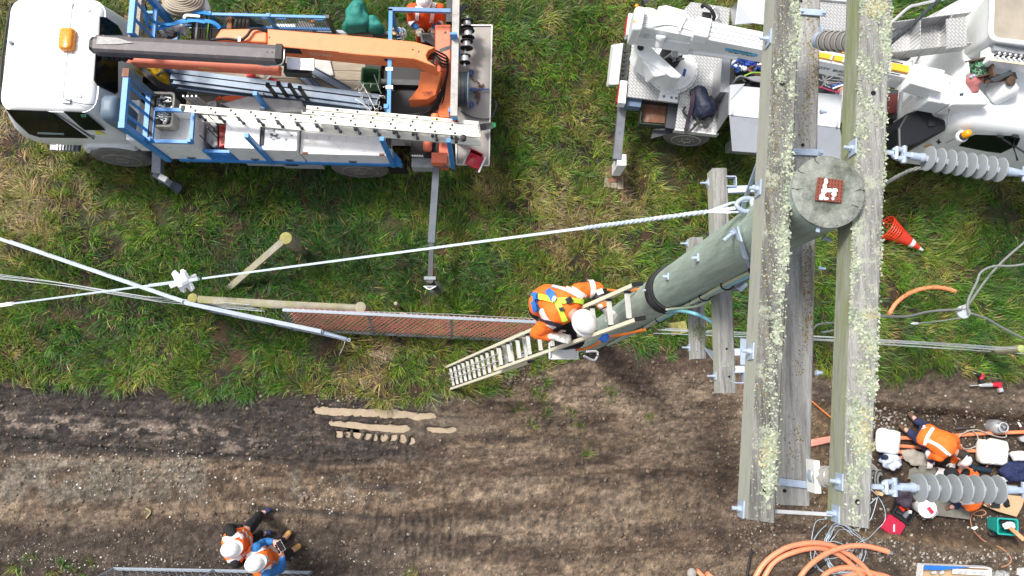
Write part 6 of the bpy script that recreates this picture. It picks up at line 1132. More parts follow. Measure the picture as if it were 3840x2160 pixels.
# front locker crate with insulators and shackles
cx, cy = L1(612, 418, 1.6)
o = openbox('hardware_crate', T(cx, cy, 1.42), (.36, .50, .26), YA, mat('grey_crate', (.30, .29, .26), .7, var=.2, dirt=(.2, .15, .1), damt=.4), 'grey crate full of galvanised fittings and small insulators', 'crate', .015, None, .95)
zi = mat('zinc_fittings', (.42, .44, .46), .4, metal=.4, var=.3, scale=30)
for k in range(4):
    mb = MB(); a = T(cx-.09+.06*k, cy+.14-.03*k, 1.63); b = T(cx-.10+.06*k, cy-.12-.02*k, 1.64); d = (b-a).normalized(); L = (b-a).length
    mb.lathe(a, d, [(0, .015)]+sum([[(L*(.2+.15*j)-.012, .018), (L*(.2+.15*j), .05), (L*(.2+.15*j)+.01, .048), (L*(.2+.15*j)+.016, .018)] for j in range(5)], [])+[(L, .014)], 16); one(mb, 'small_insulator', zi, ['small ribbed insulator in the crate, nearest the headboard', 'small ribbed insulator in the crate, second from the headboard', 'small ribbed insulator in the crate, third from the headboard', 'small ribbed insulator in the crate, farthest from the headboard'][k], 'insulator', 'small insulators in the grey crate', smooth=35)
mb = MB()
for k in range(46):
    c = T(cx+random.uniform(-.14, .14), cy+random.uniform(-.21, .21), 1.62+random.uniform(0, .07)); t = random.uniform(0, 6.3); ax = V((math.cos(t), math.sin(t), random.uniform(-.4, .4))).normalized(); s, u = basis(ax)[1:]
    if k % 2: mb.tube([c+(s*math.cos(x)*.03+u*math.sin(x)*.022) for x in [2*math.pi*i/10 for i in range(10)]], .008, 5, True)
    else: mb.tube([c-ax*.045, c+ax*.045], .009, 6)
o = mb.build('loose_fittings', zi, None, 50); o['kind'] = 'stuff'; o['label'] = 'loose shackles, bolts and clevises heaped in the grey crate'
tbox('white_tank', tx1(506, 380, 1.3), tx1(548, 380, 1.3), .12, .75, .95, 1.5, whitedirty, None, 0, .03)
# long things standing in the bins behind the front locker
mb = MB()
for k in range(9): x = -4.15+random.uniform(-.12, .2); y = .28+random.uniform(-.2, .35); mb.tube([T(x, y, 1.1), T(x-.03, y+.05, 1.75)], .009, 6)
o = mb.build('steel_rods', darksteel, None, 50); o['kind'] = 'stuff'; o['label'] = 'bundle of thin dark rods standing behind the front locker'
def case(name, poly, z0, z1, m, label, cat):
    mb = MB(); q = [P(u, v, z1) for u, v in poly]; mb.prism(q, V((0, 0, z0-z1))); o = one(mb, name, m, label, cat); mod(o, 'BEVEL', width=.015, segments=2, limit_method='ANGLE'); return o
case('tool_case', [(776, 382), (812, 376), (816, 545), (800, 552), (772, 535)], .98, 1.35, mat('worn_grey_case', (.30, .31, .33), .5, var=.5, scale=12, dirt=(.05, .05, .06), damt=.5, dscale=14), 'scuffed grey tool case standing behind the blue mesh', 'case')
o = case('tool_case', [(820, 468), (848, 468), (846, 545), (820, 552)], .98, 1.38, mat('red_case', (.42, .03, .015), .45, var=.1), 'narrow red case standing between grey case and white locker', 'case'); text('SUMO', 'lettering', mat('dark_red_letter', (.2, .02, .01)), o, P(843, 540, 1.385), TY, -TX, .09)
case('tray', [(830, 388), (930, 360), (1130, 378), (1150, 420), (900, 425)], 1.2, 1.38, mat('pale_grey_tray', (.36, .37, .37), .6, var=.2, dirt=(.15, .12, .1), damt=.4), 'pale grey trough lying behind the ladders', 'tray')
mb = MB()
for k in range(6): mb.tube(arc([P(805+k*3, 380-k*4, 1.3+k*.01), P(850, 362+k*3, 1.34), P(910, 364+k*2, 1.34), P(935, 375, 1.3)]), .012, 6)
one(mb, 'lead_coil', mat('orange_lead', (.55, .08, .01), .5), 'orange extension lead coiled behind the ladders', 'lead', smooth=50)
for k in range(4): mb = MB(); x, y = L1(700+k*16, 360, 1.7); mb.beam(T(x, y, 1.0), T(x-.03, y-.02, 1.75), .025, .02, up=(1, 0, 0)); one(mb, 'steel_strip', alu, ['thin bright strip nearest the hardware crate', 'second thin bright strip from the hardware crate', 'third thin bright strip from the hardware crate', 'thin bright strip farthest from the hardware crate'][k], 'strip', 'bright strips standing behind the ladder')
# far side: hose coil, slings, odd hardware
hose = mat('beige_canvas_hose', (.42, .36, .28), .85, var=.15, scale=30); mb = MB()
for k in range(7): c = P(690, 2, 1.5+.02*k); rx_, ry_ = .30-.032*k, .21-.026*k; mb.ribbon([c+V((rx_*math.cos(t), ry_*math.sin(t)+.01*k, .012*math.sin(3*t+k))) for t in [2*math.pi*i/36 for i in range(37)]], V((0, 0, 1)), .032, .07)
hc = one(mb, 'hose_coil', hose, 'coil of beige flat canvas hose at the top edge', 'hose'); mb = MB(); mb.ribbon(arc([P(612, 15, 1.5), P(640, 45, 1.48), P(680, 55, 1.47), P(730, 52, 1.46), P(770, 40, 1.45)]), V((0, .3, 1)), .07, .02); mb.build('hose_end', hose, hc)
mb = MB(); mb.cap(P(745, -20, 1.4), .10, P(768, 35, 1.35), .09, 12); one(mb, 'white_sack', offwhite, 'white rolled sack beside the hose coil', 'sack', smooth=50)
bs = mat('blue_webbing', (.02, .24, .60), .6, var=.12, scale=20)
mb = MB(); mb.ribbon(arc([P(528, -10, 1.75), P(540, 40, 1.75), P(556, 95, 1.72), P(575, 106, 1.68), P(615, 103, 1.6), P(660, 86, 1.55), P(700, 76, 1.55), P(760, 78, 1.5), P(790, 82, 1.48), P(812, 92, 1.45), P(825, 106, 1.42)]), V((0, 0, 1)), .055, .008); mb.ribbon(arc([P(568, 85, 1.66), P(640, 92, 1.6), P(720, 78, 1.57), P(770, 84, 1.55)]), V((0, .2, 1)), .05, .008); mb.ribbon(arc([P(705, 50, 1.5), P(740, 45, 1.5), P(790, 52, 1.45)]), V((0, .3, 1)), .07, .008)
one(mb, 'lifting_sling', bs, 'bright blue lifting sling draped from the headboard over the load', 'sling')
mb = MB(); mb.ribbon(arc([P(690, 70, 1.58), P(700, 58, 1.58), P(750, 62, 1.57)]), V((0, 0, 1)), .04, .012); one(mb, 'white_strap', offwhite, 'short white strap knotted over the blue sling', 'strap')
for k, (u, v, m) in enumerate(((612, 118, zi), (640, 112, alu), (690, 118, zi), (668, 100, offwhite))):
    c = P(u, v, 1.35); ax = V((random.uniform(-1, 1), random.uniform(-1, 1), .3)).normalized(); mb = MB(); mb.lathe(c-ax*.09, ax, [(0, .03), (.03, .065), (.045, .035), (.07, .07), (.085, .035), (.11, .065), (.13, .03), (.19, .02)], 14); one(mb, 'metal_fitting', m, ['ribbed grey fitting nearest the headboard under the sling', 'bright ribbed fitting second from the headboard', 'grey ribbed fitting farthest from the headboard', 'white ribbed fitting just under the blue sling'][k], 'fitting', smooth=40)
mb = MB(); mb.ell(P(640, 128, 1.25), (.11, .08, .07), 12, 8); o = one(mb, 'leather_glove', mat('brown_leather', (.09, .06, .04), .8, var=.3), 'brown leather glove among the metal fittings', 'glove', smooth=50); crumple(o, .05, .06)
mb = MB(); mb.tube([P(545, 15, 1.7), P(525, 28, 1.7), P(532, 48, 1.7), P(550, 38, 1.7)], .014, 6, True); one(mb, 'ratchet_handle', black, 'black ratchet handle hanging by the blue headboard', 'ratchet', smooth=50)
mb = MB()
for k in range(26): x = random.uniform(720, 800); mb.tube([P(x, 75+random.uniform(0, 10), 1.35), P(x-4, 145, 1.15)], .007, 5)
o = mb.build('wire_bundle', darksteel, None, 50); o['kind'] = 'stuff'; o['label'] = 'bundle of dark straight wires lying beside the orange boom end'
for k, (u, m, l) in enumerate(((735, alu, 'pale wooden batten among the dark wires'), (778, mat('lime_rod', (.25, .55, .05), .5), 'lime green rod among the dark wires'))): mb = MB(); mb.tube([P(u+6, 60, 1.42), P(u-2, 148, 1.2)], .016 if k == 0 else .009, 6); one(mb, 'rod', m, l, 'rod', smooth=50)
case('post_end', [(855, 45), (872, 45), (868, 108), (848, 108)], 1.0, 1.3, mat('rusty_timber', (.27, .11, .05), .8, var=.2), 'rusty brown post end standing by the mesh side', 'post')
mb = MB()
for k in range(4): mb.tube(arc([P(880+k*14, 50, 1.3), P(888+k*14, 72, 1.35), P(880+k*15, 105, 1.2)]), .03, 8)
one(mb, 'gloves', mat('grey_glove_heap', (.09, .10, .09), .85, var=.3), 'row of dark grey gloves hung along the mesh side', 'gloves', smooth=50)
case('checker_plate', [(1015, 86), (1112, 88), (1108, 116), (1012, 114)], .955, .985, alu, 'square of bright checker plate on the planks', 'plate')
case('plastic_tray', [(1120, 74), (1182, 90), (1172, 120), (1108, 116)], .955, 1.03, mat('grey_brown_tray', (.22, .20, .18), .7, var=.15), 'grey brown plastic tray beside the checker plate', 'tray')
case('cardboard', [(1162, 76), (1178, 74), (1180, 82), (1164, 84)], .96, 1.0, hivis, 'small orange scrap near the mesh side', 'scrap')
case('paper_sheet', [(1180, 218), (1236, 215), (1252, 282), (1222, 286), (1176, 250)], .96, 1.0, mat('pale_board', (.50, .50, .48), .7), 'torn pale board lying on the planks by the channels', 'board')
mb = MB(); mb.lathe(P(925, 285, 1.05), (1, .3, .2), [(0, .02), (.02, .06), (.12, .07), (.15, .02)], 14); one(mb, 'red_bottle', mat('pink_red_plastic', (.7, .08, .08), .4), 'pinkish red container half hidden under the orange jib', 'container', smooth=40)
mb = MB(); mb.tube([P(998, 280, 1.05), P(1012, 295, 1.05)], .04, 10); o = one(mb, 'marker_cone', offwhite, 'small red and white marker lying on the planks', 'marker', smooth=50); mb = MB(); mb.tube([P(990, 270, 1.05), P(998, 280, 1.05)], .032, 10); mb.tube([P(1012, 295, 1.05), P(1040, 305, 1.0)], .03, 10); mb.build('red_band', mat('pink_red_plastic', (.7, .08, .08)), o, 50)
case('battery_box', [(1368, 235), (1432, 240), (1430, 264), (1370, 258)], .96, 1.25, black, 'black box under the orange boom by the green bin', 'box')
mb = MB()
for k in range(7): c = P(1495+random.uniform(-12, 14), 112+random.uniform(-10, 20), 1.2); mb.tube(arc([c, c+V((.05, -.02, .03)), c+V((.06, -.10, .0)), c+V((0, -.13, .02))]), .006, 5)
one(mb, 'wire_coil', alu, 'small coil of white wire hung inside the blue frame corner', 'wire coil', smooth=50); mb = MB(); mb.tube(arc([P(1478, 105, 1.22), P(1470, 115, 1.22), P(1478, 128, 1.22), P(1490, 122, 1.22)]), .016, 6); one(mb, 'hook_clip', mat('yellow_clip', (.7, .42, .08), .5), 'yellow clip beside the small wire coil', 'clip', smooth=50)
case('blue_scrap', [(1492, 100), (1520, 106), (1510, 120), (1494, 114)], 1.15, 1.2, bs, 'scrap of blue cloth beside the small wire coil', 'cloth')
case('control_box', [(1575, 120), (1630, 122), (1632, 160), (1578, 160)], .95, 1.12, darksteel, 'dark lever box in front of the crane operator', 'control box')
mb = MB()
for k in range(8): mb.tube(arc([P(1585+k*4, 130, 1.15), P(1592+k*6, 150+k*2, 1.2), P(1632, 172+k*2, 1.2)]), .012, 6)
o = mb.build('control_hoses', black, None, 50); o['kind'] = 'stuff'; o['label'] = 'loops of thin black hose by the crane controls'
# ================================================================ the white bucket truck
YB = math.radians(-7.0); UX = V((math.cos(YB), math.sin(YB), 0)); UY = V((-math.sin(YB), math.cos(YB), 0)); ZZ = V((0, 0, 1))
bt = thing('bucket_truck', 'white bucket truck with long boom, open aluminium lockers and checker plate deck', 'truck', P(3000, 330, 0)[:], YB)
def checker():
    m = mat('checker_plate', (.55, .55, .55), .4, metal=.35, var=.08, scale=6, dirt=(.30, .28, .26), damt=.25, dscale=3)
    n = m.node_tree.nodes; L = m.node_tree.links; b = n['Principled BSDF']; src = b.inputs['Base Color'].links[0].from_socket
    tc = n.new('ShaderNodeTexCoord'); mp = n.new('ShaderNodeMapping'); mp.inputs['Rotation'].default_value = (0, 0, math.radians(45)); L.new(tc.outputs['Object'], mp.inputs[0])
    br = n.new('ShaderNodeTexBrick'); br.inputs['Scale'].default_value = 7; br.inputs['Mortar Size'].default_value = .03; br.inputs['Mortar Smooth'].default_value = .3; br.inputs['Color1'].default_value = (1, 1, 1, 1); br.inputs['Color2'].default_value = (.95, .95, .95, 1); br.inputs['Mortar'].default_value = (.42, .42, .42, 1); br.offset = .5; br.inputs['Brick Width'].default_value = .55; br.inputs['Row Height'].default_value = .28
    L.new(mp.outputs[0], br.inputs['Vector']); mx = n.new('ShaderNodeMix'); mx.data_type = 'RGBA'; mx.blend_type = 'MULTIPLY'; mx.inputs[0].default_value = 1; L.new(src, mx.inputs[6]); L.new(br.outputs[0], mx.inputs[7]); L.new(mx.outputs[2], b.inputs['Base Color'])
    bp = n.new('ShaderNodeBump'); bp.inputs['Strength'].default_value = .5; bp.inputs['Distance'].default_value = .01; L.new(br.outputs[0], bp.inputs['Height']); L.new(bp.outputs[0], b.inputs['Normal']); return m
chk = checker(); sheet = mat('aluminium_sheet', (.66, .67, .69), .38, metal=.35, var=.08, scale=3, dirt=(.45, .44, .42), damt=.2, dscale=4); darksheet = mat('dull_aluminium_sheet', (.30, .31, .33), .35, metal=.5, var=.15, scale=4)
cream = mat('gelcoat_white', (.77, .79, .79), .3, var=.04, dirt=(.5, .49, .46), damt=.12, dscale=4)
def pp(name, poly, z, h, m, parent=None, bev=0.):
    """a solid with its top outline traced at height z and thickness h"""
    mb = MB(); mb.prism([P(u, v, z) for u, v in poly], V((0, 0, -h))); o = mb.build(name, m, parent or bt)
    if bev: mod(o, 'BEVEL', width=bev, segments=2, limit_method='ANGLE')
    return o
def quad(name, pts, m, parent=None, th=.012):
    q = [P(*p) for p in pts]; n = (q[1]-q[0]).cross(q[2]-q[0]).normalized(); n = -n if n.z > 0 else n; mb = MB(); mb.prism(q, n*th); return mb.build(name, m, parent or bt)
# chassis
for v0, v1 in ((230, 480), (330, 560)): mb = MB(); mb.beam(P(2420, v0, .7), P(3800, v1-60, .7), .10, .24); mb.build('chassis_rail', darksteel, bt)
for u in (2700, 2950, 3200, 3450): mb = MB(); p = P(u, 250+(u-2420)*.125, .66); mb.beam(p, p-UY*.55, .1, .12); mb.build('cross_member', black, bt)
wc = P(2572, 522, .39)+UY*.10; wheel('wheel', wc, UY, .385, .25, bt, mat('pale_wheel_rim', (.6, .6, .6), .4, var=.1)); wheel('wheel', wc+UY*1.55, UY, .385, .25, bt); wheel('wheel', P(3700, 600, .39)+UY*.35, UY, .385, .25, bt)
# deck
pp('deck_plate', [(2560, 40), (2592, 8), (2705, 24), (2738, 30), (2690, 500), (2532, 482), (2548, 372), (2545, 200)], 1.15, .05, chk); pp('rear_deck_plate', [(2374, 120), (2552, 150), (2545, 386), (2352, 362)], 1.152, .05, chk)
pp('far_platform', [(3035, -30), (3196, -10), (3192, 175), (3030, 150)], 1.25, .05, chk); pp('platform_edge', [(3060, -12), (3196, 2), (3196, 8), (3060, -5)], 1.30, .06, sheet); pp('deck_edge', [(2696, 500), (2532, 482), (2530, 488), (2694, 506)], 1.155, .12, sheet)
pp('rear_pad', [(2478, 332), (2545, 340), (2540, 385), (2470, 375)], 1.165, .02, whitedirty)
for u, v in ((2490, 362), (2518, 366), (2536, 368)): mb = MB(); mb.lathe(P(u, v, 1.166), ZZ, [(0, .022), (.012, .02)], 8); mb.build('bolt', greysteel, bt)
redl = mat('red_tail_lamp', (.30, .02, .012), .25)
for poly, rp in (([(2358, 48), (2384, 52), (2376, 134), (2348, 128)], [(2350, 62), (2357, 64), (2348, 128), (2341, 126)]), ([(2328, 300), (2354, 303), (2346, 388), (2318, 384)], [(2322, 312), (2328, 313), (2318, 384), (2311, 382)])): pp('lamp_housing', poly, 1.2, .18, white, None, .006); pp('tail_lamp', rp, 1.15, .12, redl)
pp('light_bar', [(2352, 130), (2366, 132), (2352, 300), (2338, 300)], 1.05, .1, darksteel)
mb = MB(); mb.hexa([P(u, v, .75) for u, v in ((2290, 168), (2345, 160), (2328, 322), (2272, 328))], [P(u, v, 1.08) for u, v in ((2302, 172), (2338, 160), (2320, 318), (2285, 318))]); o = mb.build('rear_locker', cream, bt); mod(o, 'BEVEL', width=.03, segments=2)
for k in range(7): pp('step_tread', [(2340-k*2, 185+k*17), (2356-k*2, 187+k*17), (2355-k*2, 197+k*17), (2339-k*2, 195+k*17)], 1.06, .03, black)
pp('outrigger_housing', [(2350, 362), (2408, 368), (2402, 402), (2345, 395)], 1.05, .18, mat('blue_grey_bracket', (.11, .16, .25), .5, var=.2))
# rusty tray and wheel arch
q = [P(u, v, .95) for u, v in ((2408, 374), (2508, 384), (2498, 470), (2400, 462))]
pp('tray_floor', [(2412, 380), (2502, 388), (2492, 462), (2406, 456)], .80, .01, rust)
for a, b in zip(q, q[1:]+q[:1]): mb = MB(); mb.beam(a-ZZ*.07, b-ZZ*.07, .012, .15); mb.build('tray_wall', darksteel, bt)
pp('wheel_arch', [(2508, 382), (2545, 386), (2532, 484), (2495, 478)], .98, .03, mat('dark_arch_plate', (.05, .055, .065), .5)); pp('mudguard', [(2450, 485), (2530, 478), (2545, 492), (2440, 520)], .75, .02, mat('dark_arch_plate', (.05, .055, .065)))
# turret
tc_ = P(2520, 262, 1.16); mb = MB(); mb.lathe(tc_, ZZ, [(0, .40), (.03, .40), (.035, .37), (.06, .36), (.06, .30)], 48); mb.build('turret_ring', whitedirty, bt, 35)
for k in range(20): a = k*2*math.pi/20; mb = MB(); mb.lathe(tc_+V((math.cos(a)*.382, math.sin(a)*.382, .03)), ZZ, [(0, .013), (.014, .012)], 6); mb.build('turret_bolt', alu, bt)
mb = MB(); mb.lathe(P(2520, 200, 1.45), ZZ, [(-.2, .17), (.0, .17)], 28); mb.build('turret_opening_black', mat('recess_shade_black', (.006, .006, .007), .7), bt, 35)  # black drum stands in for the darkness of the turret opening
mb = MB()
for k in range(9): a = P(2505+random.uniform(-30, 40), 195+random.uniform(-18, 30), 1.5); mb.tube(arc([a, a+V((random.uniform(-.1, .1), random.uniform(-.08, .08), .06)), a+V((random.uniform(-.12, .12), random.uniform(-.1, .1), 0))]), .012, 6)
mb.build('turret_hoses', mat('grey_hose', (.25, .25, .25), .5, var=.5, scale=30), bt, 50)['kind'] = 'stuff'
pp('turret_cheek', [(2380, 165), (2408, 152), (2422, 158), (2558, 282), (2548, 292), (2520, 290), (2395, 210)], 1.85, .5, cream, None, .02)
mb = MB(); mb.hexa([P(u, v, 1.3) for u, v in ((2405, 245), (2480, 235), (2530, 295), (2420, 312))], [P(u, v, 1.82) for u, v in ((2404, 222), (2470, 215), (2528, 276), (2455, 290))]); o = mb.build('turret_cover', cream, bt); mod(o, 'BEVEL', width=.03, segments=2)
pp('turret_foot', [(2482, 312), (2540, 318), (2545, 335), (2510, 345), (2480, 325)], 1.24, .08, whitedirty, None, .015)
mb = MB(); mb.lathe(P(2402, 178, 1.86), ZZ, [(0, .05), (.01, .045)], 16); mb.build('cheek_hole', darksteel, bt); pp('info_plate', [(2565, 257), (2575, 260), (2568, 287), (2558, 283)], 1.5, .01, mat('blue_plate', (.02, .08, .3), .4))
# boom
zB = 2.45; bu0, bu1, bl0, bl1 = P(2422, 29, zB), P(3425, 233, zB), P(2405, 101, zB), P(3410, 293, zB)
mb = MB(); mb.hexa([p-ZZ*.38 for p in (bl0, bl1, bu1, bu0)], [bl0, bl1, bu1, bu0]); bm_ = mb.build('boom', cream, bt); mod(bm_, 'BEVEL', width=.02, segments=3)
B = lambda t, s: bl0.lerp(bl1, t).lerp(bu0.lerp(bu1, t), s)
bd = (bl1-bl0).normalized(); bn = bd.cross(ZZ).normalized(); bn = bn if bn.y < 0 else -bn
Fb = lambda u, v: onplane(u, v, bl0+bn*.002, bn)
def onboom(poly, name, m, th=.003, parent=None): mb = MB(); mb.prism([Fb(u, v) for u, v in poly], bn*th); return mb.build(name, m, parent or bm_)
for s in (.18, .42, .66): mb = MB(); mb.beam(B(.23, s)+ZZ*.002, B(.99, s)+ZZ*.002, .008, .004); mb.build('boom_seam', greysteel, bm_)
for k in range(11): s = .04+.09*k; mb = MB(); mb.tube(arc([B(-.005, s)+ZZ*.02, B(.03, s)+ZZ*.03, B(.10, .35+.35*s*.8)+ZZ*.018, B(.20, .25+.6*s*.8)+ZZ*.016]), .0085, 6); mb.build('boom_hose', white, bm_, 50)
st = onboom([(2721, 179), (2842, 203), (2838, 213), (2717, 189)], 'rating_sticker', mat('blue_sticker', (.10, .45, .68), .4)); inkm = mat('dark_ink', (.03, .05, .06), .5)
text('HV CLASS C', 'lettering', inkm, st, Fb(2748, 189)+bn*.004, bd, ZZ, .05); text('RATED TO 46 KV', 'lettering', inkm, st, Fb(2733, 191)+bn*.004-ZZ*.035, bd, ZZ, .05)
text('CAPACITY  BUCKET', 'lettering', inkm, bm_, Fb(3005, 244)+bn*.004, bd, ZZ, .085); text('SWL 2', 'lettering', inkm, bm_, Fb(3140, 281)+bn*.004, bd, ZZ, .07)
yelb = mat('yellow_boom_cover', (.80, .42, .03), .4, var=.06)
for t0, t1 in ((.655, .705), (.712, .765)): mb = MB(); mb.beam(B(t0, .28)+ZZ*.02, B(t1, .28)+ZZ*.02, .075, .04); mb.build('boom_cover', yelb, bm_)
mb = MB(); mb.beam(B(.655, .72)+ZZ*.01, B(.765, .72)+ZZ*.01, .025, .02); mb.build('boom_cover', yelb, bm_)
for t in (.70, .745): mb = MB(); mb.beam(B(t, .1)+ZZ*.045, B(t+.006, .5)+ZZ*.045, .02, .012); mb.build('boom_clip', white, bm_)
mb = MB(); mb.beam(B(.925, .42)+ZZ*.025, B(.985, .42)+ZZ*.025, .10, .05); mb.build('boom_cover', yelb, bm_)
for s in (.08, .78): mb = MB(); mb.beam(B(.92, s)+ZZ*.004, B(.965, s)+ZZ*.004, .012, .008); mb.build('boom_slot', darksteel, bm_)
mb = MB(); mb.hexa([B(.19, -.12)-ZZ*.1, B(.245, -.12)-ZZ*.1, B(.245, 1.05)-ZZ*.1, B(.19, 1.05)-ZZ*.1], [B(.19, .0)+ZZ*.07, B(.245, .0)+ZZ*.07, B(.245, 1.0)+ZZ*.07, B(.19, 1.0)+ZZ*.07]); o = mb.build('boom_saddle', cream, bt); mod(o, 'BEVEL', width=.02, segments=2)
mb = MB(); mb.beam(B(.135, .05)+ZZ*.05, B(.15, .95)+ZZ*.05, .022, .03); mb.build('hose_clamp', white, bt)
pp('elbow', [(2384, 18), (2424, 24), (2408, 112), (2372, 110)], 2.62, .5, cream, None, .04); pp('elbow_lower', [(2374, 95), (2600, 140), (2596, 172), (2380, 140)], 2.2, .25, cream, None, .02)
for u, v in ((2388, 22), (2382, 82)): mb = MB(); mb.ell(P(u, v, 2.6), (.03, .03, .02), 10, 6); mb.build('marker_lamp', amber, bt, 50)
mb = MB(); mb.box(P(2420, 3, 2.5), (.10, .05, .12), .6); mb.build('camera_box', darksteel, bt); pp('elbow_cover', [(2470, 22), (2500, 18), (2578, 40), (2575, 62), (2465, 45)], 2.3, .3, cream, None, .02)
mb = MB(); mb.lathe(P(2480, 128, 2.35), V((0, -.5, -1)), [(0, .05), (.01, .075), (.05, .078), (.06, .06), (.2, .06)], 20); mb.build('slew_motor', white, bt, 40); pp('motor_guard', [(2505, 140), (2592, 156), (2586, 166), (2500, 152)], 2.25, .05, white)
for k in range(3): mb = MB(); mb.box(P(2415+k*9, 137, 2.28), (.025, .04, .03)); mb.build('valve', alu, bt)
mb = MB(); mb.tube([P(2545, 195, 1.9), P(2600, 192, 2.0), P(2765, 218, 2.1)], [.06, .05, .03], 14); mb.build('lift_ram', cream, bt, 50); mb = MB(); mb.lathe(P(2520, 192, 1.85), UX, [(0, .05), (.02, .08), (.1, .08), (.12, .05)], 16); mb.build('ram_end', mat('grey_casting', (.35, .35, .34), .5), bt, 40)
# boom tip, knuckle
pp('boom_tip_cover', [(3428, 238), (3546, 262), (3532, 346), (3416, 312)], 2.62, .3, cream, None, .02); pp('boom_knuckle', [(3545, 272), (3582, 292), (3562, 392), (3482, 378), (3484, 340), (3530, 345)], 2.45, .38, cream, None, .025); pp('hinge_plate', [(3440, 328), (3486, 336), (3480, 376), (3438, 366)], 2.25, .08, cream)
for u, v in ((3450, 335), (3474, 340), (3446, 362), (3470, 366), (3510, 356), (3535, 385), (3560, 310)): mb = MB(); mb.lathe(P(u, v, 2.46 if u > 3490 else 2.26), ZZ, [(0, .012), (.01, .01)], 6); mb.build('bolt', alu, bt)
pp('bucket_mount', [(3590, 296), (3634, 286), (3716, 380), (3705, 392), (3572, 392)], 2.5, .4, cream, None, .02); pp('warning_label', [(3596, 338), (3618, 338), (3617, 362), (3595, 362)], 2.503, .004, offwhite); pp('cab_seam', [(3560, 398), (3563, 398), (3556, 468), (3553, 468)], 2.32, .02, greysteel); pp('warning_mark', [(3598, 350), (3614, 348), (3613, 359), (3599, 360)], 2.506, .004, inkm)
# lockers with open lids
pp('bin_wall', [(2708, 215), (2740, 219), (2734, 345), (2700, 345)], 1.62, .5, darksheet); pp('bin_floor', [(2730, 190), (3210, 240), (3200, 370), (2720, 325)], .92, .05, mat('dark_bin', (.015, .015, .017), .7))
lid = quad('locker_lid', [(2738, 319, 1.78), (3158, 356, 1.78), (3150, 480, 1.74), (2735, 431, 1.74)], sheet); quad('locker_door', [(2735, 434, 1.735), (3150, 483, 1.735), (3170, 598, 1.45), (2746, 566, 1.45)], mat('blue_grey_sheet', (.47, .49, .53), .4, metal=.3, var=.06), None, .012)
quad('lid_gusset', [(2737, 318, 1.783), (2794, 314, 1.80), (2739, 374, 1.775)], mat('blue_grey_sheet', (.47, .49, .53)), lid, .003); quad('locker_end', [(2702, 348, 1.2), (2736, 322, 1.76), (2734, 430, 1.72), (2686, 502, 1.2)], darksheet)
for u, v in ((2745, 415), (3138, 462)): pp('lid_hinge', [(u-3, v-10), (u+4, v-10), (u+3, v+12), (u-4, v+12)], 1.79, .01, alu, lid)
pp('far_locker_lid', [(2776, -70), (3055, -45), (3046, 118), (2824, 86), (2757, 93)], 1.78, .02, sheet); quad('far_locker_end', [(2738, 30, 1.2), (2776, 0, 1.76), (2757, 92, 1.76), (2744, 96, 1.2)], darksheet); quad('far_locker_gusset', [(2774, -10, 1.784), (2776, 20, 1.784), (2824, 86, 1.784), (2758, 92, 1.784)], mat('blue_grey_sheet', (.47, .49, .53)), None, .003)
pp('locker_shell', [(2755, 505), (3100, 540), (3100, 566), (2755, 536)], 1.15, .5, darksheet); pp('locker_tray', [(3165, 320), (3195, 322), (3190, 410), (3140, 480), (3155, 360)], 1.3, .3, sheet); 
# stepped shelf box and rails behind the cab
zS = 2.62; pp('shelf_floor', [(3330, 112), (3548, 74), (3548, 172), (3330, 205)], 2.36, .02, chk); pp('underframe_shade_panel', [(3325, 195), (3490, 180), (3500, 260), (3325, 245)], 1.2, .2, mat('recess_shade_black', (.006, .006, .007)))  # black panel below the shelf paints the shaded gaps of the underframe
for a, b in (((3320, 101), (3622, 62)), ((3320, 212), (3626, 175)), ((3432, 88), (3432, 200)), ((3548, 72), (3548, 182))): mb = MB(); p, q_ = P(*a, zS-.13), P(*b, zS-.13); mb.beam(p, q_, .012, .27); mb.build('shelf_wall', chk, bt)
pp('shelf_top', [(3549, 71), (3622, 62), (3626, 172), (3549, 182)], zS, .02, chk)
mb = MB(); mb.tube(arc([P(3335, 92, 1.9), P(3405, 30, 1.9), P(3440, 18, 1.9), P(3540, -5, 1.9)]), .022, 10); mb.build('hand_rail', alu, bt, 50)
for a, b, w_ in (((3395, 240, 1.5), (3450, 200, 1.4), .04), ((3490, 250, 1.5), (3560, 190, 1.5), .04), ((3420, 205, 1.4), (3415, 250, 1.4), .03), ((3470, 200, 1.3), (3466, 255, 1.3), .06), ((3380, 345, 1.4), (3362, 560, 1.2), .05), ((3420, 360, 1.4), (3380, 400, 1.3), .05), ((3385, 450, 1.2), (3470, 395, 1.6), .07), ((3340, 480, 1.0), (3395, 440, 1.2), .02), ((3430, 350, 1.2), (3400, 420, 1.0), .12)): mb = MB(); mb.beam(P(*a), P(*b), w_, .03); mb.build('frame_strut', alu if w_ < .1 else white, bt)
pp('tank_with_shade', [(3400, 425), (3482, 398), (3502, 432), (3548, 450), (3550, 486), (3440, 542), (3370, 560), (3368, 480)], 2.0, .9, mat('black_plastic_tank', (.006, .007, .010), .45), None, .03); pp('tank_cap', [(3482, 450), (3506, 448), (3508, 470), (3484, 474)], 2.03, .04, black)  # tank outline widened so its black also covers the ground shadow
pp('red_panel', [(3330, 355), (3368, 352), (3362, 420), (3330, 425)], .95, .3, mat('dark_red_panel', (.09, .01, .008), .6)); mb = MB(); mb.tube([P(3335, 538, .8), P(3348, 530, .9)], .045, 12); mb.build('orange_lamp', mat('orange_reflector', (.7, .12, .02)), bt, 50)
for k in range(4): mb = MB(); mb.tube(arc([P(3335, 500+k*12, 1.0), P(3370, 490+k*10, 1.1), P(3400, 450+k*20, 1.0)]), .014, 6); mb.build('hose', black, bt, 50)
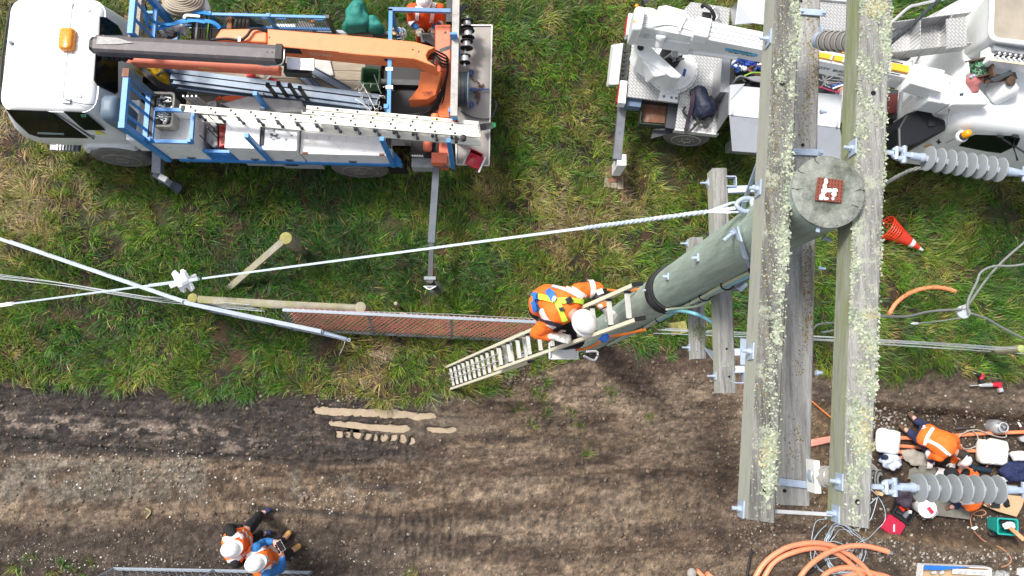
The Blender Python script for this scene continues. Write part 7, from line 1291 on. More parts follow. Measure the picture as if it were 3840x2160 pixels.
# cab
A_ = P(3568, 468, 2.2); cx_ = lambda x, y, z: A_+UX*x+UY*y+V((0, 0, z-2.2))
mb = MB(); mb.rings([rrect(-g, 2.0+g*.6, -g*.9, 2.05+g*.9, z, .2, cx_, 6) for z, g in ((.7, .10), (1.0, .10), (1.35, .08), (1.65, .04), (2.05, -.01), (2.18, -.05), (2.26, -.14), (2.29, -.30))]); cab2 = mb.build('cab', cream, bt, 60)
sp0, sn = cx_(0, -.075, 1.35), None; b_ = cx_(0, .01, 2.05); sn = (b_-sp0).cross(UX).normalized(); sn = sn if sn.y < 0 else -sn
def side2(poly, name, m, off=.008, th=.010): mb = MB(); mb.prism([onplane(u, v, sp0+sn*off, sn) for u, v in poly], -sn*th); return mb.build(name, m, cab2)
wp = [(3602, 547), (3628, 520), (3660, 508), (3790, 512), (3822, 520), (3810, 545), (3752, 572), (3700, 566)]
c = np.mean(wp, 0); side2([(c[0]+(u-c[0])*1.05, c[1]+(v-c[1])*1.09) for u, v in wp], 'window_seal', black, .004); side2(wp, 'side_window', glass, .012)
side2([(3545, 538), (3548, 536), (3580, 520), (3578, 523)], 'door_seam', greysteel, .003)
quad('cab_rear_corner', [(3448, 545, 1.3), (3560, 478, 2.0), (3640, 488, 2.0), (3590, 555, 1.35), (3470, 560, 1.25)], cream, cab2, .02)
for d_ in (((3512, 528), (3530, 531), (3529, 536), (3511, 533)), ((3518, 523), (3524, 524), (3523, 541), (3517, 540))): pp('cross_emblem', d_, 1.72, .01, mat('dark_green_emblem', (.02, .06, .05), .5), cab2)
pp('orange_label', [(3468, 545), (3496, 541), (3492, 550), (3464, 552)], 1.52, .01, mat('orange_label', (.75, .4, .08)), cab2)
mb = MB(); bq = P(3606, 512, 2.02); mb.lathe(bq, ZZ, [(0, .09), (.03, .085), (.035, .06)], 18); mb.build('beacon_base', white, bt, 40); mb = MB(); mb.lathe(P(3612, 511, 2.06), ZZ, [(0, .062), (.03, .062), (.031, .05)], 18); mb.build('beacon_collar', darksteel, bt, 40); mb = MB(); mb.lathe(P(3620, 505, 2.1), ZZ, [(0, .058), (.08, .052), (.105, .035), (.11, .01)], 18); mb.build('beacon', mat('amber_dome', (.85, .33, .01), .12), bt, 45)
for a, b in (((3745, 512, 2.1), (3800, 545, 1.9)), ((3800, 545, 1.9), (3870, 590, 1.8)), ((3808, 512, 2.1), (3798, 545, 1.9)), ((3800, 548, 1.9), (3815, 600, 1.6))): mb = MB(); mb.tube([P(*a), P(*b)], .016, 8); mb.build('mirror_arm', darksteel, bt, 50)
for u, v in ((3750, 512), (3808, 512)): mb = MB(); mb.box(P(u, v, 2.1), (.08, .04, .04), YB); mb.build('arm_clamp', black, bt)
pp('front_panel', [(3765, 585), (3850, 545), (3900, 560), (3880, 610), (3800, 600)], 1.0, .3, mat('orange_red_panel', (.62, .09, .02), .4))
# bucket and winch
C_ = P(3714, 148, 2.95); K = lambda x, y, z: C_+UX*x+UY*y+V((0, 0, z-2.95))
mb = MB(); ring_ = lambda g, z: rrect(g, .80-g, g, .78-g, z, .10, K, 6)
mb.rings([ring_(.08, 2.15), ring_(.07, 2.2), ring_(.0, 2.95), ring_(.035, 2.95)], False); bk = mb.build('bucket', cream, bt, 50); mb = MB(); mb.rings([ring_(.036, 2.94), ring_(.10, 2.25)]); mb.build('bucket_liner', mat('shaded_tan_liner', (.34, .30, .24), .6, var=.2, scale=3), bk, 50); mb = MB(); mb.tube(rrect(-.0, .80, -.0, .78, 2.955, .10, K, 6), .035, 10, True); mb.build('bucket_lip', white, bk, 50)  # liner colour darkened to tan for the shade inside the bucket
mb = MB(); mb.hexa([K(x, y, 2.251) for x, y in ((.13, .13), (.67, .13), (.67, .65), (.13, .65))], [K(x, y, 2.26) for x, y in ((.13, .13), (.67, .13), (.67, .65), (.13, .65))]); mb.build('bucket_floor', mat('shaded_bucket_floor', (.05, .04, .03), .8), bk)  # floor colour carries the deep shade at the bucket bottom
mb = MB()
for k in range(10): p = K(random.uniform(.15, .3), random.uniform(.15, .5), 2.3); mb.box(p, (random.uniform(.03, .1), .03, .05), random.uniform(0, 3))
mb.build('stowed_tools', mat('dark_red_tools', (.12, .015, .012), .5, var=.8, scale=40), bk)['kind'] = 'stuff'
mb = MB(); mb.hexa([K(x, y, 2.62) for x, y in ((.06, -.24), (.8, -.24), (.8, -.01), (.06, -.01))], [K(x, y, 2.80) for x, y in ((.08, -.22), (.8, -.22), (.8, -.01), (.08, -.01))]); cb = mb.build('control_box', cream, bt); mod(cb, 'BEVEL', width=.02, segments=2)
mb = MB(); mb.tube([K(.1, -.06, 2.85), K(.8, -.06, 2.85)], .04, 12); mb.build('control_bar', mat('chrome_bar', (.5, .52, .55), .25, metal=.5), bt, 50)
for k in range(8): x = .16+.075*k; mb = MB(); mb.tube([K(x, -.14, 2.8), K(x, -.15, 2.88)], .016, 8); lv_ = mb.build('control_lever', black, bt, 50); mb = MB(); mb.ell(K(x, -.15, 2.9), .018, 8, 6); mb.build('lever_knob', offwhite, lv_, 50)
mb = MB(); mb.beam(K(.08, -.215, 2.81), K(.8, -.215, 2.81), .03, .012); mb.build('control_plate', mat('worn_cream_plate', (.6, .55, .42), .6, dirt=(.3, .12, .05), damt=.4, dscale=20), cb)
w0 = P(3670, 285, 2.55); wa = (P(3662, 222, 2.62)-w0).normalized(); L = (P(3662, 222, 2.62)-w0).length; brn = mat('brown_steel', (.10, .06, .04), .6, var=.3, dirt=(.2, .15, .1), damt=.3); r = thing('rope_winch', 'brown winch drum wound with green and black rope below the bucket', 'winch', (w0.x, w0.y, 2.4))
for t in (0, 1): mb = MB(); mb.lathe(w0+wa*L*t, wa, [(-.008, .02), (-.008, .135), (.008, .135), (.008, .02)], 28); mb.build('flange', brn, r, 35)
grope = bpy.data.materials.new('green_black_rope'); grope.use_nodes = True; n = grope.node_tree.nodes; tcn = n.new('ShaderNodeTexCoord'); vo = n.new('ShaderNodeTexVoronoi'); vo.inputs['Scale'].default_value = 55; grope.node_tree.links.new(tcn.outputs['Object'], vo.inputs['Vector']); cr_ = n.new('ShaderNodeValToRGB'); cr_.color_ramp.interpolation = 'CONSTANT'; cr_.color_ramp.elements[0].color = (.012, .02, .015, 1); cr_.color_ramp.elements[1].position = .55; cr_.color_ramp.elements[1].color = (.10, .30, .16, 1)
sp = n.new('ShaderNodeSeparateColor'); grope.node_tree.links.new(vo.outputs['Color'], sp.inputs[0]); grope.node_tree.links.new(sp.outputs[0], cr_.inputs[0]); grope.node_tree.links.new(cr_.outputs[0], n['Principled BSDF'].inputs['Base Color'])
mb = MB(); _, s_, u_ = basis(wa)
for k in range(10): mb.tube([w0+wa*L*(.08+.092*k)+(s_*math.cos(t)+u_*math.sin(t))*.088 for t in [2*math.pi*i/26 for i in range(26)]], .012, 6, True)
mb.build('wound_rope', grope, r, 50); mb = MB(); mb.lathe(w0, wa, [(0, .08), (L, .08)], 20); mb.build('drum', brn, r, 40); mb = MB(); mb.beam(P(3712, 290, 2.6), P(3702, 225, 2.65), .03, .2); mb.build('side_plate', brn, r); mb = MB(); mb.beam(P(3690, 300, 2.55), P(3808, 285, 2.5), .10, .04); mb.build('base_plate', brn, r)
mb = MB(); mb.lathe(P(3785, 305, 2.58), (.3, -.2, 1), [(0, .07), (.04, .07), (.05, .04)], 18); mb.build('sheave', brn, r, 40); mb = MB(); mb.tube([P(3715, 300, 2.66), P(3790, 268, 2.66)], .02, 8); mb.tube([P(3725, 305, 2.66), P(3800, 272, 2.66)], .014, 8); mb.build('rope_end', darkw, r, 50)
mb = MB(); mb.cap(P(3645, 300, 2.55), .085, P(3655, 335, 2.5), .06, 12); mb.cap(P(3655, 310, 2.55), .07, P(3690, 292, 2.52), .035, 10); mb.cap(P(3650, 338, 2.5), .045, P(3640, 350, 2.45), .04, 10); o = mb.build('guide_casting', mat('faded_pink_red_casting', (.42, .15, .14), .6, var=.2, dirt=(.25, .10, .09), damt=.3), r, 50); remeshed(o, .012, 3)
for u, v in ((3650, 284), (3640, 288)): mb = MB(); mb.lathe(P(u, v, 2.63), ZZ, [(0, .022), (.02, .018)], 8); mb.build('bolt', galv, r)
mb = MB(); mb.lathe(P(3715, 362, 2.25), P(3790, 318, 2.45)-P(3715, 362, 2.25), [(-.02, .10), (.0, .155), (.22, .165), (.30, .15), (.34, .10)], 28); mb.build('rotator_tank', cream, bt, 50)
# outrigger with white jack on timber pads
mb = MB(); mb.beam(P(2332, 398, .82), P(2312, 600, .78), .13, .13); mb.build('outrigger_beam', mat('scuffed_blue_grey_steel', (.14, .15, .17), .5, metal=.2, var=.3, dirt=(.25, .23, .22), damt=.35), bt)
jp = P(2332, 598, .82); mb = MB(); mb.hexa([V((jp.x+x, jp.y+y, .22)) for x, y in ((-.07, -.10), (.07, -.10), (.07, .09), (-.07, .09))], [V((jp.x+x, jp.y+y, .82)) for x, y in ((-.075, -.10), (.075, -.10), (.075, .09), (-.075, .09))]); o = mb.build('outrigger_jack', white, bt); mod(o, 'BEVEL', width=.012, segments=2)
mb = MB(); mb.box(V((jp.x, jp.y-.02, .13)), (.10, .10, .18)); mb.build('jack_foot', rust, bt); mb = MB(); mb.box(V((jp.x, jp.y-.02, .055)), (.24, .28, .02), .1); mb.build('jack_plate', rust, bt)
for k in range(3): c = P(2278+k*24, 664+k*4, .03); mb = MB(); mb.box(c, (.10, .36, .045), -.08+.03*k); one(mb, 'timber_pad', timber, ['leftmost weathered plank under the white outrigger jack', 'middle weathered plank under the white outrigger jack', 'rightmost weathered plank under the white outrigger jack'][k], 'timber pad', 'planks under the outrigger jack')
# things lying on the bucket truck
bag = mat('dark_navy_nylon', (.012, .018, .04), .6, var=.4, scale=20); bp_ = thing('backpack', 'black backpack with loose straps lying on the checker plate deck', 'backpack', P(2630, 410, 1.16)[:])
mb = MB(); mb.cap(P(2622, 348, 1.32), .12, P(2640, 410, 1.30), .15, 14); mb.cap(P(2610, 350, 1.24), .1, P(2620, 420, 1.22), .12, 12); mb.ell(P(2662, 400, 1.30), (.10, .16, .10), 12, 8); o = remeshed(mb.build('pack', bag, bp_, 50), .016, 4, .05, .12)
mb = MB(); mb.ribbon(arc([P(2598, 340, 1.38), P(2596, 380, 1.38), P(2588, 420, 1.3), P(2578, 460, 1.2), P(2572, 495, 1.2)]), ZZ, .06, .02); mb.build('back_panel', mat('purple_black_strap', (.03, .015, .03)), bp_)
for pts in ([(2605, 420), (2615, 455), (2600, 480), (2575, 500), (2568, 480)], [(2640, 430), (2650, 455), (2690, 420), (2685, 395)], [(2630, 440), (2645, 470), (2670, 450), (2660, 420)], [(2570, 400), (2562, 420), (2580, 440)], [(2600, 470), (2640, 455), (2655, 470), (2640, 480)], [(2665, 360), (2675, 385), (2690, 400)]): mb = MB(); mb.ribbon(arc([P(u, v, 1.22+random.uniform(0, .05)) for u, v in pts]), ZZ, .035, .014); mb.build('strap', black, bp_)
cable([P(2632, 28, 1.5), P(2640, 18, 1.55), P(2665, 35, 1.6), P(2678, 60, 1.55), P(2674, 75, 1.5)], .028, black, 'bent black hook arm rising from the checker plate deck', 'crane_hook', 'hook'); cable([P(2655, 48, 1.3), P(2680, 30, 1.35), P(2695, 55, 1.3), P(2680, 78, 1.25)], .022, alu, 'silver pipe bend beside the bent black hook arm', 'pipe', 'pipe'); mb = MB(); mb.box(P(2650, 58, 1.4), (.14, .08, .05), -.1); one(mb, 'hook_clamp', black, 'dark clamp plate at the foot of the bent hook arm', 'clamp')
brope = mat('blue_rope', (.015, .06, .32), .6, var=.3, scale=40); mb = MB()
for k in range(26): c = P(2800+random.gauss(0, 30), 240+random.gauss(0, 12), 1.15); mb.tube(arc([c, c+V((random.uniform(-.1, .1), random.uniform(-.07, .07), .05)), c+V((random.uniform(-.12, .12), random.uniform(-.08, .08), 0))], 4), .012, 5)
one(mb, 'rope_heap', brope, 'heap of blue rope in the open bin left of the crossarm', 'rope', smooth=50)
for k, (u, v, m, ax) in enumerate(((2755, 240, offwhite, (0, -1, .4)), (2782, 254, offwhite, (1, -.6, .4)), (2840, 250, offwhite, (1, .3, .3)), (2765, 255, mat('blue_cap', (.03, .09, .3), .4), (0, -1, .2)))): c = P(u, v, 1.12); mb = MB(); mb.lathe(c-V(ax).normalized()*.06, ax, [(0, .03), (.03, .05), (.05, .03), (.075, .058), (.09, .035), (.12, .045), (.15, .02)], 16); one(mb, 'porcelain_insulator', m, ['upright white porcelain insulator at the left of the open bin', 'white porcelain insulator lying beside the blue rope', 'white porcelain insulator against the crossarm edge in the bin', 'blue capped insulator lowest at the left of the bin'][k], 'insulator', smooth=40)
mb = MB()
for k in range(9): mb.tube(arc([P(2742, 312+k*1.0, 1.12+.02*k), P(2775, 298-k*1.5, 1.15+.015*k), P(2830, 288-k*1.0+k*3, 1.16), P(2900, 286+k*3, 1.14), P(2980, 290+k*3, 1.12)]), .012, 6)
one(mb, 'cable_bundle', mat('grey_pvc_cable', (.30, .30, .32), .5, var=.2, scale=30), 'sheaf of grey cables curving through the open bin', 'cables', smooth=50)
cable([P(2790, 285, 1.18), P(2830, 272, 1.2), P(2900, 280, 1.18)], .012, mat('green_yellow_cable', (.25, .5, .06), .5), 'green yellow earth cable over the grey sheaf', 'earth_cable', 'cable')
mb = MB()
for k in range(5): c = P(2850, 262, 1.14+.012*k); mb.tube([c+V(((.15+.01*k)*math.cos(t), (.06+.004*k)*math.sin(t), 0)) for t in [2*math.pi*i/24 for i in range(24)]], .008, 5, True)
one(mb, 'copper_coil', mat('copper_wire', (.45, .17, .09), .4, metal=.5), 'small coil of copper wire beside the crossarm in the bin', 'wire coil', smooth=50)
mb = MB()
for k in range(22): c = P(random.uniform(3075, 3180), random.uniform(292, 330), 1.12); mb.tube(arc([c, c+V((random.uniform(-.15, .15), random.uniform(-.1, .1), .06)), c+V((random.uniform(-.2, .2), random.uniform(-.12, .12), 0))], 4), .007, 5)
o = mb.build('wire_tangle', mat('grey_pvc_cable', (.3, .3, .32)), None, 50); o['kind'] = 'stuff'; o['label'] = 'tangle of thin wires in the open bin between the crossarms'
cable([P(3115, 325, 1.2), P(3150, 318, 1.22), P(3200, 300, 1.2)], .02, brope, 'blue cord crossing the bin between the crossarms', 'blue_rope', 'rope'); cable([P(3122, 332, 1.22), P(3150, 322, 1.25), P(3190, 312, 1.22)], .014, offwhite, 'white cord beside the blue one between the crossarms', 'white_rope', 'rope'); cable([P(3070, 325, 1.18), P(3110, 338, 1.18), P(3150, 348, 1.18)], .014, mat('dark_pink_cord', (.35, .03, .10), .6), 'dark pink cord at the bin edge between the crossarms', 'pink_rope', 'rope')
o = heap('cloth', [(3130, 345), (3145, 330), (3185, 322), (3180, 345), (3160, 355)], 1.15, .1, mat('pink_tan_cloth', (.5, .2, .15), .8), 'pinkish cloth stuffed in the bin between the crossarms', 'cloth', .05, .08)
mb = MB()
for k in range(30): c = P(2755+random.uniform(0, 100), 285+random.uniform(-28, 20), 1.02); mb.box(c, (random.uniform(.02, .09), .03, .03), random.uniform(0, 3))
o = mb.build('small_fittings', mat('mixed_dark_fittings', (.08, .08, .09), .4, metal=.4, var=.8, scale=40), None); o['kind'] = 'stuff'; o['label'] = 'loose dark fittings on the floor of the open bin'
# ================================================================ loose gear on the grass, round the pit and in it
PF = -.25
G_ = lambda u, v, dz=0., z0=0.: (lambda p: V((p.x, p.y, ground_z(p.x, p.y)+dz)))(P(u, v, z0))
# traffic cone lying on its side
a, b = P(3338, 862, .16), P(3460, 938, .05); d, s_, u_ = basis(b-a); L = (b-a).length; r = thing('traffic_cone', 'fallen red traffic cone with white bands and lattice skirt near the right crossarm', 'traffic cone', P(3390, 900, 0)[:]); redc = mat('red_cone_plastic', (.68, .045, .02), .4, var=.08)
def frus(t0, t1, name, m): mb = MB(); R_ = lambda t: .155*(1-t)+.02; mb.lathe(a+d*L*t0, d, [(0, R_(t0)), (L*(t1-t0), R_(t1))], 28); return mb.build(name, m, r, 40)
frus(.22, .58, 'cone_body', redc); frus(.58, .70, 'white_band', offwhite); frus(.70, .88, 'cone_body', redc); frus(.88, 1.0, 'cone_tip', offwhite)
mb = MB(); nS = 18
for i in range(5): t = i/4*.30; rr_ = .20-.06*t/.3; mb.tube([a+d*(L*t-.1)+(s_*math.cos(x)+u_*math.sin(x))*rr_ for x in [2*math.pi*k/28 for k in range(28)]], .011, 5, True)
for k in range(nS): x = 2*math.pi*k/nS; mb.tube([a+d*(L*t-.1)+(s_*math.cos(x)+u_*math.sin(x))*(.20-.06*t/.3) for t in (0, .3)], .010, 5)
mb.build('lattice_skirt', mat('red_lattice_plastic', (.75, .05, .012), .45), r, 40)['kind'] = 'stuff'
def pipe(pts, rad, label, m=conduit, name='conduit', cat='conduit', dz=.03, group=None, z0=None):
    q = [G_(u, v, dz) if z0 is None else P(u, v, z0) for u, v in pts]; mb = MB(); mb.tube(arc(q, 8), rad, 10); return one(mb, name, m, label, cat, group, 50)
pipe([(3322, 1185), (3350, 1140), (3400, 1102), (3460, 1083), (3520, 1082), (3572, 1096)], .036, 'curved length of orange conduit lying on the grass', dz=.08)
# conduits through the pit
for k, (v0, v1) in enumerate(((1655, 1642), (1662, 1650), (1670, 1655))): pipe([(2940, v0+12), (3042, v0), (3135, v1), (3200, v1-4)], .026, ['upper of three pinkish conduits between the crossarms', 'middle of three pinkish conduits between the crossarms', 'lowest of three pinkish conduits between the crossarms'][k], mat('pinkish_conduit', (.78, .30, .22), .5, var=.12), group='conduits between the crossarms', dz=.04)
pipe([(3365, 1645), (3500, 1646), (3600, 1638), (3700, 1630), (3900, 1622)], .032, 'long orange conduit running behind the crouching worker to the right edge', dz=.05); pipe([(3365, 1673), (3450, 1680), (3600, 1690), (3705, 1696)], .032, 'orange conduit running under the crouching worker into the white bag', dz=.05); pipe([(3370, 1690), (3430, 1706), (3480, 1722), (3530, 1741)], .032, 'orange conduit end pointing at the black rod', dz=.08)
pipe([(3530, 1741), (3575, 1758)], .014, 'short black rod sticking out of the orange conduit end', black, 'rod', 'rod', .10)
for k, pts in enumerate(([(3330, 1722), (3380, 1722), (3430, 1716), (3480, 1742)], [(3400, 1722), (3440, 1726), (3478, 1748)])): pipe(pts, .012, ['thin peeled orange strip from the plastic bag', 'shorter peeled orange strip by the glove'][k], mat('peeled_orange_sheath', (.72, .26, .16), .6), 'sheath_strip', 'sheath strip', .06)
def pillow(poly, h, m, label, cat='bag', z0=PF, fold=.06, fs=.14, name='white_bag', seed=3):
    rnd = random.Random(seed); q = []
    for i in range(len(poly)):
        a, b = poly[i], poly[(i+1) % len(poly)]
        for t in (0, .33, .67): q.append(P(a[0]+(b[0]-a[0])*t, a[1]+(b[1]-a[1])*t, z0+h*.5))
    c = sum(q, V())/len(q); R = []
    for t, s in ((0, .5), (.12, .88), (.42, .985), (.5, 1.0), (.58, .985), (.88, .86), (.98, .5), (1.0, .15)): R.append([V((c.x+(p.x-c.x)*s, c.y+(p.y-c.y)*s, z0+h*t*rnd.uniform(.95, 1.05))) for p in q])
    mb = MB(); mb.rings(R); o = one(mb, name, m, label, cat, smooth=60); mod(o, 'SUBSURF', levels=1, render_levels=1); return crumple(o, fold, fs)
pillow([(3285, 1604), (3380, 1616), (3373, 1706), (3282, 1700)], .18, offwhite, 'plump white bag beside the right crossarm')
pillow([(3300, 1715), (3340, 1700), (3378, 1718), (3380, 1745), (3345, 1764), (3312, 1748)], .2, mat('pale_blue_plastic_film', (.55, .60, .70), .35, var=.1), 'crumpled pale blue plastic bag below the plump white bag', fold=.12, fs=.07, name='plastic_bag'); pillow([(3303, 1708), (3318, 1705), (3322, 1715), (3304, 1726)], .26, navy, 'small dark blue cloth in the crumpled plastic bag', 'cloth', name='cloth')
pillow([(3375, 1690), (3420, 1682), (3480, 1700), (3512, 1735), (3480, 1752), (3420, 1746), (3392, 1725)], .10, mat('beige_sacking', (.34, .31, .27), .85, var=.2, scale=14), 'beige sacking spread under the conduit end', 'sack', fold=.09, name='sacking')
pillow([(3668, 1650), (3700, 1645), (3712, 1738), (3672, 1740), (3660, 1700)], .22, mat('cream_bag', (.72, .70, .64), .5), 'rounded cream bag left of the bigger white bag'); pillow([(3700, 1645), (3778, 1650), (3772, 1742), (3695, 1745)], .26, offwhite, 'bigger white bag under the gas bottle'); pillow([(3782, 1700), (3825, 1686), (3860, 1720), (3800, 1732)], .2, offwhite, 'white bag cut by the right edge above the dark checked cloth')
plaid = mat('navy_checked_cloth', (.012, .02, .075), .85, var=.7, scale=26); pillow([(3745, 1765), (3775, 1732), (3860, 1728), (3880, 1790), (3820, 1806), (3770, 1795)], .16, plaid, 'dark blue checked cloth heaped at the right edge', 'cloth', fold=.14, fs=.09, name='cloth'); pillow([(3738, 1782), (3780, 1790), (3800, 1806), (3755, 1806)], .05, offwhite, 'white rag under the dark checked cloth', 'rag', fold=.08, fs=.06, name='rag')
pipe([(3662, 1755), (3700, 1762), (3745, 1768)], .05, 'thick blue black duct piece beside the kneeling worker', mat('blue_black_duct', (.015, .03, .05), .4), 'duct', 'duct', .08)
pipe([(3640, 1748), (3670, 1770), (3715, 1765), (3745, 1745), (3790, 1735)], .011, 'thin orange strip winding past the blue black duct', mat('peeled_orange_sheath', (.72, .26, .16)), 'sheath_strip', 'sheath strip', .1)
# gas bottle and torch
c = G_(3762, 1602); r = thing('gas_bottle', 'grey gas bottle with carrying ring standing in the pit', 'gas bottle', c[:]); gm_ = mat('grey_gas_bottle', (.36, .37, .38), .35, metal=.3, var=.15)
mb = MB(); mb.lathe(c, ZZ, [(0, .09), (.02, .115), (.2, .12), (.26, .10), (.30, .05), (.31, .03)], 26); mb.build('body', gm_, r, 45); mb = MB(); mb.tube([c+V((.075*math.cos(t), .075*math.sin(t), .36)) for t in [2*math.pi*k/20 for k in range(20)]], .012, 8, True); mb.build('carry_ring', alu, r, 50); mb = MB(); mb.lathe(c+V((0, 0, .30)), ZZ, [(0, .02), (.08, .02), (.09, .03), (.1, .01)], 10); mb.build('valve', greysteel, r, 40)
for k in range(3): t = k*2.1; mb = MB(); mb.tube([c+V((.08*math.cos(t), .08*math.sin(t), .25)), c+V((.075*math.cos(t), .075*math.sin(t), .36))], .008, 6); mb.build('ring_strut', alu, r, 50)
hosem = mat('grey_gas_hose', (.36, .33, .30), .5); pipe([(3650, 1618), (3690, 1614), (3735, 1630), (3780, 1642), (3800, 1638), (3790, 1615)], .010, 'grey gas hose running from the torch to the gas bottle', hosem, 'gas_hose', 'hose', .12); pipe([(3660, 1616), (3630, 1632), (3620, 1655), (3632, 1680), (3660, 1686), (3690, 1670), (3692, 1640), (3672, 1618)], .010, 'loop of grey gas hose over the conduits', hosem, 'hose_loop', 'hose', .12); mb = MB(); a, b = G_(3612, 1612, .05), G_(3655, 1606, .05); mb.tube([a, a.lerp(b, .4), b], [.008, .02, .026], 8); one(mb, 'gas_torch', mat('dark_torch', (.09, .09, .09), .4, metal=.4), 'dark gas torch lying by the hose loop', 'torch', smooth=50)
def slab(poly, h, m, label, cat, name, dz=.0, z0=PF): mb = MB(); mb.prism([P(u, v, z0+dz+h) for u, v in poly], V((0, 0, -h))); return one(mb, name, m, label, cat)
matm = mat('olive_grey_mat', (.17, .165, .14), .85, var=.2, scale=10, dirt=(.10, .08, .06), damt=.3); slab([(3447, 1750), (3470, 1744), (3520, 1756), (3500, 1796), (3440, 1792)], .02, matm, 'olive grey mat beside the white board', 'mat', 'floor_mat', .06); slab([(3412, 1760), (3432, 1752), (3448, 1766), (3428, 1800), (3405, 1796)], .02, matm, 'small olive grey offcut left of the mat', 'offcut', 'mat_offcut', .07); slab([(3420, 1862), (3640, 1892), (3636, 1948), (3488, 1930)], .015, matm, 'large grey sheet on the ground under the string of discs', 'sheet', 'ground_sheet', .05)
slab([(3514, 1752), (3604, 1770), (3588, 1806), (3506, 1796)], .02, offwhite, 'white board lying beneath the black beanie', 'board', 'white_board', .06)
cb_ = mat('brown_cardboard', (.48, .33, .19), .8, var=.08); slab([(3688, 1895), (3712, 1850), (3845, 1862), (3832, 1902), (3812, 1938), (3742, 1918)], .015, cb_, 'flattened brown cardboard right of the disc string', 'cardboard', 'cardboard', .06); slab([(3722, 1868), (3752, 1872), (3750, 1906), (3720, 1904)], .03, black, 'black square tray on the cardboard', 'tray', 'black_tray', .08); slab([(3700, 1862), (3770, 1860), (3768, 1890), (3705, 1896)], .004, offwhite, 'white paper under the black tray', 'paper', 'paper', .077)
c = G_(3798, 1890, .16); mb = MB(); mb.ell(c, (.055, .085, .05), 12, 8); mb.ell(c+V((.03, -.05, -.01)), (.05, .03, .02), 10, 6); one(mb, 'cap', blackcloth, 'black cap lying on the cardboard', 'cap', smooth=50)
# holdall, tool case, bucket
heap('holdall', [(3340, 1812), (3365, 1800), (3400, 1812), (3412, 1860), (3398, 1905), (3360, 1900), (3340, 1860)], PF, .24, mat('dark_purple_nylon', (.035, .025, .04), .7, var=.4, scale=20), 'dark purplish holdall beside the clevis of the disc string', 'bag', .12, .14); heap('tool_pouch', [(3378, 1815), (3405, 1805), (3425, 1850), (3415, 1885), (3395, 1870)], PF, .2, mat('dark_brown_canvas', (.05, .035, .025), .8, var=.4), 'dark brown open pouch next to the holdall', 'pouch', .12, .1)
Rc = -.62; c = G_(3418, 1928, .0); M_ = Matrix.Rotation(Rc, 3, 'Z'); r = thing('tool_case', 'open red and black power tool case lid flung back on the dirt', 'tool case', c[:])
mb = MB(); f = lambda x, y, z: c+M_@V((x, y, z)); mb.rings([rrect(-.15, .15, -.13, .13, z, .03, f, 4) for z in (.02, .12)]+[rrect(-.165, .165, -.145, .145, .12, .03, f, 4), rrect(-.165, .165, -.145, .145, .135, .03, f, 4), rrect(-.14, .14, -.12, .12, .135, .03, f, 4), rrect(-.13, .13, -.11, .11, .05, .03, f, 4)]); mb.build('tray', mat('black_case', (.02, .02, .022), .4), r, 40)
mb = MB(); mb.rings([rrect(-.16*s, .16*s, -.155-.28*s2, -.155, z, .03, f, 4) for z, s, s2 in ((.03, 1, 1), (.07, 1, 1), (.085, .93, .97))]); ld = mb.build('lid', mat('crimson_plastic', (.50, .02, .06), .35, var=.06), r, 40); mb = MB(); mb.beam(f(-.02, -.26, .09), f(.04, -.36, .09), .022, .01); mb.build('bright_bit', offwhite, ld)
for x, y, sx, sy, m in ((-.06, .03, .1, .05, redc), (.05, -.02, .06, .1, greysteel), (.08, .06, .05, .05, offwhite), (-.05, -.06, .12, .03, darksteel), (.02, .08, .04, .04, redc)): mb = MB(); mb.box(f(x, y, .095), (sx, sy, .05), Rc+random.uniform(-.4, .4)); mb.build('stowed_tool', m, r)
c0 = P(3442, 1888, PF+.02); c1 = P(3478, 1908, PF+.34); r = thing('bucket', 'white lidded bucket with a red and white tool on top', 'bucket', c0[:]); d, *_ = basis(c1-c0); L = (c1-c0).length; mb = MB(); mb.lathe(c0, d, [(0, .115), (.01, .12), (L-.03, .138), (L-.025, .146), (L, .148), (L+.004, .13), (L+.002, .01)], 30); mb.build('shell', offwhite, r, 40); mb = MB(); mb.beam(c1+V((.0, .02, .02)), c1+V((.06, -.06, .03)), .05, .04); mb.build('red_grip', mat('crimson_plastic', (.5, .02, .06)), r); mb = MB(); mb.tube(arc([c1+V((.12, .06, 0)), c1+V((.16, -.06, .0)), c1+V((.06, -.15, 0))]), .006, 6); mb.build('bail', alu, r, 50); mb = MB(); mb.beam(c0+V((-.02, -.13, .24)), c0+V((.03, -.14, .26)), .03, .06); mb.build('dark_label', navy, r)
# teal bin
tl_ = mat('teal_plastic', (.015, .34, .30), .35, var=.06); o = openbox('teal_bin', G_(3778, 1975, .0), (.33, .25, .30), -.08, tl_, 'teal plastic bin with cables and a pipe in it', 'bin', .014, None, .82); c = G_(3785, 1972, .26)
mb = MB()
for k in range(14): p = c+V((random.uniform(-.11, .11), random.uniform(-.08, .08), random.uniform(-.04, .02))); mb.tube(arc([p, p+V((random.uniform(-.08, .08), random.uniform(-.06, .06), .04)), p+V((random.uniform(-.1, .1), random.uniform(-.07, .07), 0))], 4), .008, 5)
one(mb, 'lead', black, 'tangled black leads in the teal bin', 'lead', smooth=50); pillow([(3765, 1962), (3800, 1958), (3805, 1980), (3768, 1984)], .12, offwhite, 'crumpled white paper in the teal bin', 'paper', PF+.2, .08, .05, 'paper'); q0, q1 = P(3788, 1978, .12), P(3840, 2024, .2); mb = MB(); mb.tube([q0, q1], .032, 12); one(mb, 'pipe', conduit, 'orange pipe sticking out of the teal bin', 'pipe', smooth=50)
